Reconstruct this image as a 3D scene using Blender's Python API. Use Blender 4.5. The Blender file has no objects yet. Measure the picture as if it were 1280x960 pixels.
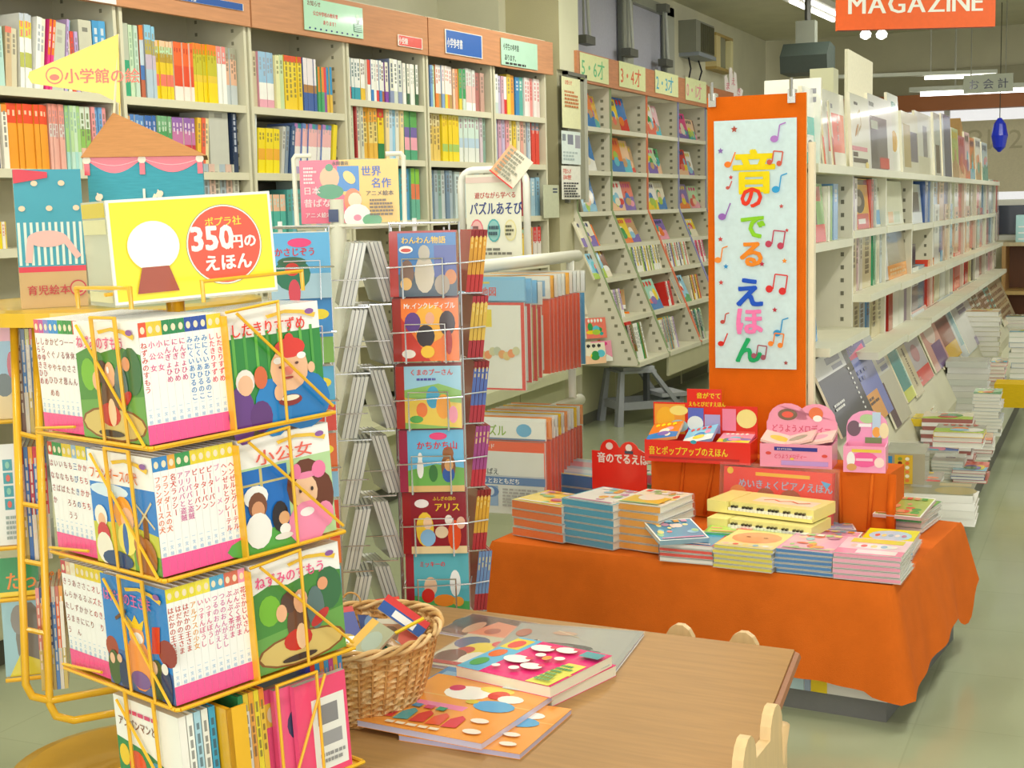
import bpy, math, random
import numpy as np
from mathutils import Matrix, Vector
# ---------------------------------------------------------------- camera, world, light, exposure
S = bpy.context.scene
COL = S.collection
FPX, CAMH = 1745.0, 1.35                       # focal length in pixels of the 1280x960 frame, eye height

def _n(v):
    v = np.array(v, float); return v / np.linalg.norm(v)
_Y = _n((760, -237, FPX)); _D = _n((340, 14000, FPX)); _D = _n(_D - _Y * _D.dot(_Y)); _Z = -_D; _X = np.cross(_Y, _Z)
RC = np.array([_X, _Y, _Z])
cam = bpy.data.cameras.new('camera'); cam.sensor_width = 36; cam.lens = FPX / 1280 * 36; cam.clip_start = 0.05
camo = bpy.data.objects.new('camera', cam); COL.objects.link(camo)
cm = Matrix.Identity(4)
for i in range(3):
    cm[i][0] = RC[i][0]; cm[i][1] = -RC[i][1]; cm[i][2] = -RC[i][2]
cm[2][3] = CAMH
camo.matrix_world = cm
S.camera = camo

W = bpy.data.worlds.new('daylight'); S.world = W; W.use_nodes = True
W.node_tree.nodes['Background'].inputs[0].default_value = (1.0, 0.99, 0.96, 1)
W.node_tree.nodes['Background'].inputs[1].default_value = 0.95
S.view_settings.view_transform = 'Standard'; S.view_settings.look = 'None'
S.view_settings.gamma = 1.0; S.view_settings.use_curve_mapping = False
S.view_settings.exposure = 0.0

def area(name, loc, rot, sx, sy, power, col=(1, 1, 1)):
    l = bpy.data.lights.new(name, 'AREA'); l.shape = 'RECTANGLE'; l.size = sx; l.size_y = sy; l.energy = power; l.color = col
    o = bpy.data.objects.new(name, l); COL.objects.link(o); o.location = loc; o.rotation_euler = rot
    return o
# broad flash-like fill added behind the camera; no window is built there
area('camera_side_fill', (0.2, -2.6, 1.7), (math.radians(82), 0, math.radians(18)), 4.5, 2.4, 130, (1, .985, .95))
# ceiling lamps (their housings are built further down); light of each row
LAMPS = [(-2.1, 1.2), (-2.1, 4.0), (-2.1, 6.8), (-1.45, 10.2), (0.3, 1.2), (0.3, 4.0), (0.3, 6.8), (0.3, 10.2)]
for (lx, ly) in LAMPS:
    area('lamp_light', (lx, ly, 2.93), (0, 0, 0), 0.28, 1.2, 32, (1, .98, .9))

def lin(c):
    return tuple((x / 12.92 if x <= .04045 else ((x + .055) / 1.055) ** 2.4) for x in c)
def hx(s):
    s = s.lstrip('#'); return lin(tuple(int(s[i:i + 2], 16) / 255 for i in (0, 2, 4)))
PAL = dict(white='F4F4EC', cream='EFE9CF', beige='D9D2B2', grey='A9A99C', dark='3A3A3C', black='1E1E20', red='D8322A', darkred='8E1F1C', orange='EE7A22',
           yellow='F2D422', gold='E0B030', green='2F9A50', lime='A8CC40', palegreen='BFE0B4', teal='2FA8A0', sky='8CC8E4', blue='2E7CC4', navy='22407E',
           violet='7C66B8', lilac='C4A8D8', pink='EF9CB4', hotpink='E83E8C', magenta='C42A78', brown='8A5630', tan='C8A070', peach='F4C8A0', salmon='EE7A66',
           skin='F0B888', cyan='5CC4D8', olive='8C8C40', mint='A4DCC8', paleblue='C0D8E8', palepink='F4C8D0', paleyellow='F4EEA0', steel='8C9AA8')
K = {k: hx(v) for k, v in PAL.items()}
def kc(c):
    if isinstance(c, str): return K[c] if c in K else hx(c)
    return c
# ---------------------------------------------------------------- picture geometry -> places in the room
def ray(px, py): return RC @ np.array([px - 640, py - 480, FPX])
CO = np.array([0, 0, CAMH])
def onz(px, py, z): r = ray(px, py); return Vector(CO + r * (z - CAMH) / r[2])
def onx(px, py, x): r = ray(px, py); return Vector(CO + r * x / r[0])
def ony(px, py, y): r = ray(px, py); return Vector(CO + r * y / r[1])
def atd(px, py, d): return Vector(CO + ray(px, py) * d / FPX)
def frame(o, x, y, z):
    m = Matrix.Identity(4)
    for i in range(3): m[i][0] = x[i]; m[i][1] = y[i]; m[i][2] = z[i]; m[i][3] = o[i]
    return m
def hframe(px, py, p, q=None, yaw=0):          # upright frame at p: x to the picture's right, y away, turned by yaw
    r = ray(px, py); a = math.atan2(r[1], r[0]) - math.pi / 2 + math.radians(yaw)
    return Matrix.Translation(p) @ Matrix.Rotation(a, 4, 'Z')
RX = lambda a: Matrix.Rotation(math.radians(a), 4, 'X')
RY = lambda a: Matrix.Rotation(math.radians(a), 4, 'Y')
RZ = lambda a: Matrix.Rotation(math.radians(a), 4, 'Z')
TR = lambda x, y, z: Matrix.Translation((x, y, z))
def hit(M, px, py):                            # where the sight line meets the y=0 plane of frame M; returns local x, z
    i = M.inverted(); o = i @ Vector(CO); d = i.to_3x3() @ Vector(ray(px, py)); t = -o.y / d.y
    return o.x + t * d.x, o.z + t * d.z
# ---------------------------------------------------------------- materials
def mat(name, rough=.5, spec=.4, coat=0, metal=0, noise=0, nscale=40, bump=0, bscale=60, base=None, alpha=1, wave=None, sheen=0, aniso=(1, 1, 1)):
    m = bpy.data.materials.new(name); m.use_nodes = True; nt = m.node_tree; b = nt.nodes['Principled BSDF']
    b.inputs['Roughness'].default_value = rough; b.inputs['Specular IOR Level'].default_value = spec
    b.inputs['Coat Weight'].default_value = coat; b.inputs['Coat Roughness'].default_value = .06; b.inputs['Metallic'].default_value = metal
    L = nt.links.new
    if base is None:
        a = nt.nodes.new('ShaderNodeAttribute'); a.attribute_name = 'Col'; src = a.outputs['Color']
    else:
        a = nt.nodes.new('ShaderNodeRGB'); a.outputs[0].default_value = (*base, 1); src = a.outputs[0]
    tc = nt.nodes.new('ShaderNodeTexCoord'); mp = nt.nodes.new('ShaderNodeMapping'); mp.inputs['Scale'].default_value = aniso
    L(tc.outputs['Object'], mp.inputs[0])
    if noise:
        n = nt.nodes.new('ShaderNodeTexNoise'); n.inputs['Scale'].default_value = nscale; n.inputs['Detail'].default_value = 4
        L(mp.outputs[0], n.inputs['Vector'])
        r = nt.nodes.new('ShaderNodeMapRange'); r.inputs[3].default_value = 1 - noise; r.inputs[4].default_value = 1 + noise
        r.inputs[1].default_value = .3; r.inputs[2].default_value = .7
        L(n.outputs['Fac'], r.inputs[0])
        x = nt.nodes.new('ShaderNodeVectorMath'); x.operation = 'SCALE'; L(src, x.inputs[0]); L(r.outputs[0], x.inputs['Scale']); src = x.outputs[0]
    L(src, b.inputs['Base Color'])
    if bump:
        n2 = nt.nodes.new('ShaderNodeTexNoise'); n2.inputs['Scale'].default_value = bscale; L(mp.outputs[0], n2.inputs['Vector'])
        bp = nt.nodes.new('ShaderNodeBump'); bp.inputs['Strength'].default_value = bump; bp.inputs['Distance'].default_value = .01
        L(n2.outputs['Fac'], bp.inputs['Height']); L(bp.outputs[0], b.inputs['Normal'])
    if alpha < 1:
        t = nt.nodes.new('ShaderNodeBsdfTransparent'); mx = nt.nodes.new('ShaderNodeMixShader'); mx.inputs[0].default_value = alpha
        L(t.outputs[0], mx.inputs[1]); L(b.outputs[0], mx.inputs[2]); L(mx.outputs[0], nt.nodes['Material Output'].inputs[0])
    return m
MT = dict(
    print=mat('printed_paper', .42, .35, noise=.03, nscale=25), gloss=mat('laminated_paper', .22, .5, coat=.35, noise=.02, nscale=18),
    matte=mat('plain_paper', .8, .2, noise=.04, nscale=60), paint=mat('painted_steel', .45, .4, noise=.03, nscale=8),
    wire=mat('coated_wire', .28, .5, coat=.4, noise=.05, nscale=12), chrome=mat('chromed_wire', .22, .5, metal=.9, noise=.04, nscale=30),
    card=mat('corrugated_card', .75, .2, noise=.07, nscale=30, aniso=(1, 1, 9)), plastic=mat('moulded_plastic', .45, .4, bump=.1, bscale=300, noise=.03),
    wall=mat('wall_plaster', .9, .2, noise=.04, nscale=3, bump=.12, bscale=160), wood=mat('oak_veneer', .5, .35, noise=.09, nscale=7, aniso=(1, 12, 12), bump=.03, bscale=40),
    pine=mat('beech_wood', .42, .4, noise=.06, nscale=9, aniso=(10, 10, 1)), cloth=mat('cotton_cloth', .85, .15, noise=.05, nscale=14, bump=.25, bscale=420),
    cane=mat('woven_cane', .6, .3, noise=.18, nscale=30), film=mat('clear_plastic_film', .08, .6, base=(.9, .92, .92), alpha=.075, bump=.5, bscale=25),
    acrylic=mat('clear_acrylic', .1, .5, base=(.75, .75, .6), alpha=.45))
def emis(name, col, s):
    m = bpy.data.materials.new(name); m.use_nodes = True; nt = m.node_tree; nt.nodes.remove(nt.nodes['Principled BSDF'])
    e = nt.nodes.new('ShaderNodeEmission'); e.inputs[0].default_value = (*col, 1); e.inputs[1].default_value = s
    nt.links.new(e.outputs[0], nt.nodes['Material Output'].inputs[0]); return m
MT['tube'] = emis('fluorescent_tube', (1, .98, .92), 6)
# floor: polished green-grey vinyl with faint squares and scuffs
def floor_mat():
    m = mat('vinyl_floor', .16, .5, noise=.05, nscale=1.2, base=hx('AAB08A')); nt = m.node_tree; b = nt.nodes['Principled BSDF']
    tc = nt.nodes.new('ShaderNodeTexCoord'); br = nt.nodes.new('ShaderNodeTexBrick'); br.offset = 0; br.inputs['Scale'].default_value = 1
    br.inputs['Brick Width'].default_value = .45; br.inputs['Row Height'].default_value = .45; br.inputs['Mortar Size'].default_value = .0025
    br.inputs['Color1'].default_value = (*hx('A2A98A'), 1); br.inputs['Color2'].default_value = (*hx('A6AD8E'), 1); br.inputs['Mortar'].default_value = (*hx('9DA485'), 1)
    n = nt.nodes.new('ShaderNodeTexNoise'); n.inputs['Scale'].default_value = 2.2; n.inputs['Detail'].default_value = 6
    mx = nt.nodes.new('ShaderNodeMixRGB'); mx.blend_type = 'MULTIPLY'; mx.inputs[0].default_value = .35
    L = nt.links.new; L(tc.outputs['Object'], br.inputs[0]); L(tc.outputs['Object'], n.inputs['Vector']); L(br.outputs[0], mx.inputs[1])
    cr = nt.nodes.new('ShaderNodeValToRGB'); cr.color_ramp.elements[0].position = .3; cr.color_ramp.elements[0].color = (.8, .8, .78, 1); cr.color_ramp.elements[1].position = .7
    L(n.outputs['Fac'], cr.inputs[0]); L(cr.outputs[0], mx.inputs[2]); L(mx.outputs[0], b.inputs['Base Color'])
    rr = nt.nodes.new('ShaderNodeMapRange'); rr.inputs[3].default_value = .1; rr.inputs[4].default_value = .26; L(n.outputs['Fac'], rr.inputs[0]); L(rr.outputs[0], b.inputs['Roughness'])
    return m
MT['floor'] = floor_mat()
# ---------------------------------------------------------------- glyphs
_G = {}
def glyph(ch, bold=0.0):
    bold = 0.0; k = (ch, bold)
    if k in _G: return _G[k]
    c = bpy.data.curves.new('g', 'FONT'); c.body = ch; c.size = 1; c.resolution_u = 2; c.offset = bold
    o = bpy.data.objects.new('g', c); COL.objects.link(o)
    dg = bpy.context.evaluated_depsgraph_get(); e = o.evaluated_get(dg); m = e.to_mesh()
    vs = [(v.co.x, v.co.y) for v in m.vertices]; fs = [tuple(p.vertices) for p in m.polygons]
    e.to_mesh_clear(); bpy.data.objects.remove(o); bpy.data.curves.remove(c)
    if vs:
        x0 = min(v[0] for v in vs); x1 = max(v[0] for v in vs)
    else: x0, x1 = 0, .3
    _G[k] = (vs, fs, x0, x1); return _G[k]
def wide(ch): return ord(ch) > 0x2e80
# ---------------------------------------------------------------- mesh builder
I4 = Matrix.Identity(4)
class MB:
    def __init__(s): s.v = []; s.f = []; s.c = []; s.T = I4; s.lay = 0
    def add(s, pts, faces, col, T=None):
        T = s.T if T is None else s.T @ T
        n = len(s.v); s.v += [tuple(T @ Vector(p)) for p in pts]; col = kc(col)
        for f in faces: s.f.append(tuple(i + n for i in f)); s.c.append(col)
        return s
    def box(s, x0, x1, y0, y1, z0, z1, col='white', T=None, **fc):
        p = [(x0, y0, z0), (x1, y0, z0), (x1, y1, z0), (x0, y1, z0), (x0, y0, z1), (x1, y0, z1), (x1, y1, z1), (x0, y1, z1)]
        F = dict(b=(0, 3, 2, 1), t=(4, 5, 6, 7), f=(0, 1, 5, 4), r=(1, 2, 6, 5), k=(2, 3, 7, 6), l=(3, 0, 4, 7))
        n = len(s.v); TT = s.T if T is None else s.T @ T; s.v += [tuple(TT @ Vector(q)) for q in p]
        for k, f in F.items():
            c = fc.get(k, col)
            if c is None: continue
            s.f.append(tuple(i + n for i in f)); s.c.append(kc(c))
        return s
    def poly(s, pts, y0, y1, col, T=None, edge=None):      # outline in x,z extruded from y0 (front) to y1
        n = len(pts); a = [(p[0], y0, p[1]) for p in pts] + [(p[0], y1, p[1]) for p in pts]
        s.add(a, [tuple(range(n))], col, T) if y0 == y1 else None
        if y0 != y1:
            s.add(a, [tuple(range(n)), tuple(range(2 * n - 1, n - 1, -1))], col, T)
            s.add(a, [(i, i + n, (i + 1) % n + n, (i + 1) % n) for i in range(n)], edge or col, T)
        return s
    def prismx(s, pts, x0, x1, col, T=None):               # outline in y,z extruded along x
        n = len(pts); a = [(x0, *p) for p in pts] + [(x1, *p) for p in pts]
        return s.add(a, [tuple(range(n)), tuple(range(2 * n - 1, n - 1, -1))] + [(i, i + n, (i + 1) % n + n, (i + 1) % n) for i in range(n)], col, T)
    def tube(s, pts, r, col, seg=6, closed=False, T=None):
        P = [Vector(p) for p in pts]; n = len(P); V = []; rr = r if isinstance(r, (list, tuple)) else [r] * n; up = None
        for i, p in enumerate(P):
            a = P[(i - 1) % n] if (closed or i > 0) else p; b = P[(i + 1) % n] if (closed or i < n - 1) else p
            d1 = (p - a).normalized() if (p - a).length > 0 else (b - p).normalized(); d2 = (b - p).normalized() if (b - p).length > 0 else d1
            d = (d1 + d2); d = d.normalized() if d.length > 1e-6 else d1
            u = (up - d * up.dot(d)) if up is not None else (Vector((0, 0, 1)) if abs(d.z) < .9 else Vector((1, 0, 0))).cross(d)
            if u.length < 1e-6: u = Vector((1, 0, 0)).cross(d)
            u.normalize(); up = u; w = d.cross(u)
            k = 1 / max(.5, math.sqrt(max(.01, (1 + d1.dot(d2)) / 2)))
            V += [p + (u * math.cos(2 * math.pi * j / seg) + w * math.sin(2 * math.pi * j / seg)) * rr[i] * (k if 0 < i < n - 1 else 1) for j in range(seg)]
        F = []
        for i in range(n if closed else n - 1):
            for j in range(seg):
                q = (i + 1) % n
                F.append((i * seg + j, i * seg + (j + 1) % seg, q * seg + (j + 1) % seg, q * seg + j))
        if not closed: F += [tuple(range(seg - 1, -1, -1)), tuple((n - 1) * seg + j for j in range(seg))]
        return s.add(V, F, col, T)
    def lathe(s, prof, col, seg=24, T=None, sx=1, sy=1, cap=True):
        V = [(r * math.cos(2 * math.pi * j / seg) * sx, r * math.sin(2 * math.pi * j / seg) * sy, z) for r, z in prof for j in range(seg)]
        F = [(i * seg + j, i * seg + (j + 1) % seg, (i + 1) * seg + (j + 1) % seg, (i + 1) * seg + j) for i in range(len(prof) - 1) for j in range(seg)]
        if cap: F += [tuple(range(seg - 1, -1, -1)), tuple((len(prof) - 1) * seg + j for j in range(seg))]
        return s.add(V, F, col, T)
    # flat print: layers on the y=0 plane of T, towards -y
    def L(s): s.lay += 1; return -.00012 * s.lay
    def rect(s, x0, z0, x1, z1, col, T=None):
        y = s.L(); return s.add([(x0, y, z0), (x1, y, z0), (x1, y, z1), (x0, y, z1)], [(0, 1, 2, 3)], col, T)
    def ell(s, cx, cz, rx, rz, col, T=None, n=20, a0=0, a1=360, rot=0):
        y = s.L(); c, d = math.cos(math.radians(rot)), math.sin(math.radians(rot)); P = []
        m = n if a1 - a0 == 360 else n + 1
        for i in range(m):
            a = math.radians(a0 + (a1 - a0) * i / n); x = rx * math.cos(a); z = rz * math.sin(a); P.append((cx + x * c - z * d, y, cz + x * d + z * c))
        return s.add(P, [tuple(range(m))], col, T)
    def pg(s, pts, col, T=None):
        y = s.L(); return s.add([(p[0], y, p[1]) for p in pts], [tuple(range(len(pts)))], col, T)
    def line(s, pts, w, col, T=None):
        for a, b in zip(pts, pts[1:]):
            d = math.hypot(b[0] - a[0], b[1] - a[1]) or 1; nx, nz = -(b[1] - a[1]) / d * w / 2, (b[0] - a[0]) / d * w / 2
            s.pg([(a[0] - nx, a[1] - nz), (b[0] - nx, b[1] - nz), (b[0] + nx, b[1] + nz), (a[0] + nx, a[1] + nz)], col, T)
        return s
    def text(s, t, x, z, size, col, T=None, vert=False, bold=.0, sx=1, pitch=1.0, center=False, mirror=False, lay=None):
        if bold:      # heavier strokes: the same letters laid over each other a hair apart
            q = bold * size * .62
            for (dx, dz) in ([(-q, 0), (q, 0), (0, q * .8)] if bold < .04 else [(-q, -q), (q, -q), (-q, q), (q, q), (-1.3 * q, 0), (1.3 * q, 0)]): s.text(t, x + dx, z + dz, size, col, T, vert, 0, sx, pitch, center, mirror, lay)
            return s
        y = s.L() if lay is None else lay; col = kc(col); adv = []
        for ch in t: g = glyph(ch, bold); adv.append(1.0 if wide(ch) else (g[3] + .08))
        if not vert:
            tot = sum(adv) * size * sx * pitch; cx = x - tot / 2 if center else x
            for ch, a in zip(t, adv):
                g = glyph(ch, bold)
                s.add([(cx + (v[0] if not mirror else a - v[0]) * size * sx, y, z + v[1] * size) for v in g[0]], g[1], col, T); cx += a * size * sx * pitch
        else:
            cz = z - size * .85
            for ch in t:
                g = glyph(ch, bold)
                if ch == 'ー': P = [(x + (.5 - (v[1] - .38)) * size * sx - .5 * size * sx, y, cz + (.38 + (v[0] - .5) * -1) * size) for v in g[0]]
                else: P = [(x + (v[0] - (g[2] + g[3]) / 2) * size * sx, y, cz + v[1] * size) for v in g[0]]
                s.add(P, g[1], col, T); cz -= size * pitch
        return s
    def build(s, name, m='paint', parent=None, M=None, smooth=False):
        me = bpy.data.meshes.new(name); me.from_pydata(s.v, [], s.f)
        ca = me.color_attributes.new('Col', 'FLOAT_COLOR', 'CORNER')
        arr = np.ones((len(me.loops), 4), np.float32); k = 0
        ln = [len(f) for f in s.f]; cc = np.array([(*c[:3], 1) for c in s.c], np.float32)
        arr = np.repeat(cc, ln, axis=0) if s.f else arr
        ca.data.foreach_set('color', arr.ravel())
        if smooth: me.polygons.foreach_set('use_smooth', [True] * len(me.polygons))
        me.materials.append(MT[m] if isinstance(m, str) else m)
        return put(name, me, parent, M)
def put(name, me, parent=None, M=None):
    o = bpy.data.objects.new(name, me); COL.objects.link(o)
    if parent is not None: o.parent = parent
    if M is not None:
        if parent is None: o.matrix_world = M
        else: o.matrix_local = M
    return o
def thing(name, label, cat, M=I4, group=None):
    o = bpy.data.objects.new(name, None); o.empty_display_size = .05; COL.objects.link(o); o.matrix_world = M; return tag(o, label, cat, group)
LABELS = {}
def tag(o, label, cat, group=None):
    o['label'] = label; o['category'] = cat
    if group: o['group'] = group
    LABELS.setdefault(label, []).append(o.name)
    return o
def struct(o): o['kind'] = 'structure'; return o
ORD = 'first second third fourth fifth sixth seventh eighth ninth tenth eleventh twelfth thirteenth fourteenth fifteenth sixteenth seventeenth eighteenth nineteenth twentieth'.split()
def od(i):
    if i < 20: return ORD[i]
    t = {2: 'twenty', 3: 'thirty', 4: 'forty', 5: 'fifty', 6: 'sixty', 7: 'seventy'}
    q, r = divmod(i + 1, 10); return (t[q][:-1] + 'ieth') if r == 0 else t[q] + '-' + ORD[r - 1]
CN = {k: v for k, v in dict(white='white', cream='cream', beige='beige', grey='grey', dark='dark grey', black='black', red='red', darkred='dark red', orange='orange', yellow='yellow', gold='golden', green='green', lime='lime green', palegreen='pale green', teal='teal', sky='light blue', blue='blue', navy='navy', violet='violet', lilac='lilac', pink='pink', hotpink='bright pink', magenta='magenta', brown='brown', tan='tan', peach='peach', salmon='salmon', cyan='cyan', olive='olive', mint='mint green', paleblue='pale blue', palepink='pale pink', paleyellow='pale yellow', steel='blue-grey', skin='peach').items()}
rnd = random.Random(7)
# ---------------------------------------------------------------- books
def book_mesh(t, d, h, bands, marks=None, base=None, seed=0, cut=False):
    """upright book: spine on y=0 facing -y, thickness along x (0..t), height z; bands [(height fraction, colour)...] top down"""
    m = MB(); base = base or bands[0][1]; z = h; tot = sum(b[0] for b in bands)
    for fr, c in bands:
        z1 = z - h * fr / tot; m.box(0, t, 0, .0006, z1, z, c, r=None, l=None, t=None, b=None, k=None); z = z1
    m.box(0, .0012, .0006, d, 0, h, base, f=None); m.box(t - .0012, t, .0006, d, 0, h, base, f=None)
    m.box(.0012, t - .0012, .0006, d - .002, .002, h - .003, 'cream')
    if marks:
        col, n = marks; bc = kc(bands[min(1, len(bands) - 1)][1]); col = tuple(.68 * a_ + .32 * b_ for a_, b_ in zip(kc(col)[:3], bc[:3])); r = random.Random(seed); zz = h * .9; w = t * .42
        for i in range(n):
            g = h * r.uniform(.05, .1)
            if zz - g < h * .08: break
            m.rect(t / 2 - w / 2, zz - g, t / 2 + w / 2, zz, col); zz -= g + h * r.uniform(.015, .04)
    return m
def art(m, W, H, spec, T=None):
    """flat picture W x H on the y=0 plane of T, origin lower left; coordinates 0..1"""
    for p in spec:
        k = p[0]
        if k == 'r': m.rect(p[1] * W, p[2] * H, p[3] * W, p[4] * H, p[5], T)
        elif k == 'e': m.ell(p[1] * W, p[2] * H, p[3] * W, p[4] * H, p[5], T, n=14, rot=(p[6] if len(p) > 6 else 0))
        elif k == 'p': m.pg([(x * W, z * H) for x, z in p[1]], p[2], T)
        elif k == 'l': m.line([(x * W, z * H) for x, z in p[1]], p[2] * W, p[3], T)
        elif k == 't': m.text(p[1], p[2] * W, p[3] * H, p[4] * H, p[5], T, bold=.03, sx=(p[6] if len(p) > 6 else 1))
        elif k == 'v': m.text(p[1], p[2] * W, p[3] * H, p[4] * H, p[5], T, vert=True, bold=.02)
def scrib(x0, z0, x1, z1, n, col, seed=0, h=.6):     # lines of small print
    r = random.Random(seed); out = []
    for i in range(n):
        z = z1 - (i + .5) * (z1 - z0) / n; hh = (z1 - z0) / n * h / 2; x = x0
        e = x0 + (x1 - x0) * r.uniform(.6, 1)
        while x < e:
            w = (x1 - x0) * r.uniform(.06, .16); out.append(('r', x, z - hh, min(x + w, e), z + hh, col)); x += w * 1.25
    return out
def gcover(seed, bg=None):
    r = random.Random(seed); P = list('red orange yellow green teal sky blue navy violet pink hotpink brown peach lime salmon white cream'.split())
    P = 'red orange yellow green teal sky blue violet pink peach lime salmon white cream tan cyan'.split()
    bg = bg or r.choice(P); c2 = r.choice(P); c3 = r.choice(P)
    s = [('r', 0, 0, 1, 1, bg), ('p', [(0, 0), (1, 0), (1, r.uniform(.15, .5)), (.5, r.uniform(.2, .5)), (0, r.uniform(.15, .5))], c2)]
    for i in range(r.randint(2, 4)):
        s.append(('e', r.uniform(.2, .8), r.uniform(.2, .6), r.uniform(.08, .22), r.uniform(.08, .22), r.choice(P)))
    s.append(('e', .5, .45, .17, .17, c3)); s.append(('e', .5, .3, .2, .14, r.choice(P)))
    tc = r.choice(['red', 'navy', 'white', 'hotpink', 'yellow', 'dark'])
    if tc == bg: tc = 'navy'
    n = r.randint(3, 5)
    for i in range(n):
        x = .12 + .76 * i / n; s.append(('r', x, .8, x + .5 / n, .92, tc)); s.append(('r', x + .15 / n, .76, x + .3 / n, .95, tc))
    return s
# ================================================================ THE ROOM
struct(MB().box(-3.9, 6, -4, 22, -.05, 0, 'olive').build('floor', MT['floor']))
CEILM = mat('ceiling_board', .9, .2, noise=.04, nscale=4, base=hx('D6D4BA'))
struct(MB().box(-3.9, 6, -4, 22, 3.0, 3.06).build('ceiling', CEILM))
b = MB(); wc = 'DAD8BC'
b.box(-3.9, -3.78, -4, 7.7, 0, 3.0, wc); b.box(-3.9, -3.38, 7.7, 7.8, 0, 3.0, wc); b.box(-3.5, -3.38, 7.8, 8.75, 0, 3.0, wc); b.box(-3.5, -3.38, 8.75, 11.2, 0, 2.2, wc); b.box(-3.5, -3.38, 11.2, 14.5, 0, 3.0, wc)
b.box(-3.5, -3.38, 8.75, 11.2, 2.93, 3.0, wc)
struct(b.build('wall_left', 'wall'))
# high window above the age shelves, with frames, panes and two mullions
w = struct(MB().box(-3.46, -3.36, 8.75, 8.83, 2.2, 2.93, 'B4B8A8').box(-3.46, -3.36, 11.0, 11.2, 2.2, 2.93, 'B4B8A8').box(-3.46, -3.36, 8.75, 11.2, 2.2, 2.24, 'B4B8A8')
           .box(-3.46, -3.36, 8.75, 11.2, 2.86, 2.93, 'A4A898').box(-3.46, -3.36, 9.93, 10.14, 2.2, 2.93, 'B4B8A8').build('window_1', 'paint'))
for (y0, y1) in ((8.83, 9.93), (10.14, 11.0)):
    MB().box(-3.42, -3.41, y0, y1, 2.22, 2.9, 'C4C6D4').build('frosted_pane', 'matte', w)
    MB().box(-3.40, -3.37, y1 - .03, y1, 2.22, 2.88, '70746C').build('sash', 'paint', w)
b = MB()
for yy in (9.0, 9.92, 10.8):       # stays of the tilting lights, each with its dark bracket
    q = thing('window_stay', dict([(9.0, 'grey metal window stay nearest the cream column above the shelves'), (9.92, 'grey metal window stay hanging at the middle mullion of high window'), (10.8, 'grey metal window stay farthest along, at the far jamb of the window')])[yy], 'window stay', TR(-3.33, yy, 2.47))
    MB().box(-.02, .05, -.09, .09, -.035, .02, '62645A').build('bracket', 'paint', q)
    MB().tube([(.02, -.05, 0), (.02, -.06, .42)], .008, '9A9E90').tube([(.02, .06, 0), (.02, .0, .42)], .012, 'C8CCC0').build('rod', 'paint', q)
    MB().box(-.03, .05, -.08, .02, .38, .44, '74766C').build('hinge', 'paint', q)
# cream column between the two runs of shelving
struct(MB().box(-3.38, -3.04, 7.8, 8.12, 2.16, 3.0, 'E6E6C6', f='BDB690').box(-3.38, -3.06, 7.8, 8.1, 0, 2.16, 'C8C4A4', f='BDB690').build('trim_1', 'wall'))
# far wall with its shop window
YB = 14.6
p1 = ony(1130, 120, YB); zt = 2.62; zb = 1.02
zl = ony(1190, 151, YB).z
b = MB(); wb = 'C6C2A6'
b.box(-3.5, 6, YB, YB + .12, ony(1200, 119, YB).z + .25, 3.0, wb); b.box(-3.5, 6, YB, YB + .12, 0, .95, wb); b.box(-3.5, -3.1, YB, YB + .12, .95, 2.5, wb)
b.box(4.2, 6, YB, YB + .12, .95, 2.5, wb)
struct(b.build('wall_back', 'wall'))
ztop = ony(1200, 137, YB).z
struct(MB().box(-3.1, 4.2, YB - .06, YB + .1, ztop, ztop + .16, 'B06A38').build('trim_2', 'paint'))
struct(MB().box(-3.1, 4.2, YB - .03, YB + .1, ztop + .16, ony(1200, 119, YB).z + .26, 'A6A288').build('trim_3', 'wall'))
w = struct(MB().box(-3.1, -3.04, YB, YB + .08, .95, ztop, 'C8C8C0').box(-1.62, -1.57, YB, YB + .08, .95, ztop, 'C8C8C0').box(-.02, .03, YB, YB + .08, .95, ztop, 'C8C8C0').box(1.6, 1.65, YB, YB + .08, .95, ztop, 'C8C8C0').box(-3.1, 4.2, YB, YB + .08, .95, 1.0, 'C8C8C0').build('window_2', 'paint'))
for x0 in (-3.04, -1.57, .03):
    o = MB().box(x0, x0 + 1.42, YB + .03, YB + .036, 1.0, ztop).build('pane', MT['film'], w)
# paper band with mirrored lettering stuck to the glass
zl1 = ony(1240, 150, YB).z; zl0 = ony(1240, 240, YB).z
b = MB().box(-3.0, 1.5, YB - .008, YB - .004, zl0, zl1, 'D6CDAE')
b.text('ƧИ2 OS', -1.42, zl1 - .28, .26, 'BDB494', T=TR(0, YB - .01, 0), sx=1.1)
tag(b.build('window_poster', 'matte'), 'long beige paper band with faint backward letters on the far window', 'poster')
# lamps on the ceiling
for i, (lx, ly) in enumerate(LAMPS):
    names = ['left row, nearest the shop front', 'left row, above the picture book racks', 'left row, above the magazine shelf end', 'left row, farthest from the shop front',
             'right row, nearest the shop front', 'right row, level with the picture book racks', 'right row, above the aisle by the orange sign', 'right row, farthest from the shop front']
    t = thing('ceiling_light', 'white twin tube ceiling light, ' + names[i], 'light', TR(lx, ly, 3.0), 'ceiling lights')
    MB().box(-.16, .16, -.63, .63, -.05, 0, 'F4F4EC').build('housing', 'paint', t)
    for s in (-.09, .09): MB().tube([(s, -.6, -.06), (s, .6, -.06)], .013, 'white', 8).build('tube', MT['tube'], t)
t = thing('ceiling_light', 'thin bright tube light on the far ceiling left of counter sign', 'light', TR(-1.25, 12.9, ony(1170, 98, 12.9).z) @ RZ(16))
MB().box(-1.1, .25, -.05, .05, .02, .05, 'C4C8B8').build('housing', 'paint', t); MB().tube([(-.35, 0, 0), (.25, 0, 0)], .014, 'white', 8).build('tube', MT['tube'], t)
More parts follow.
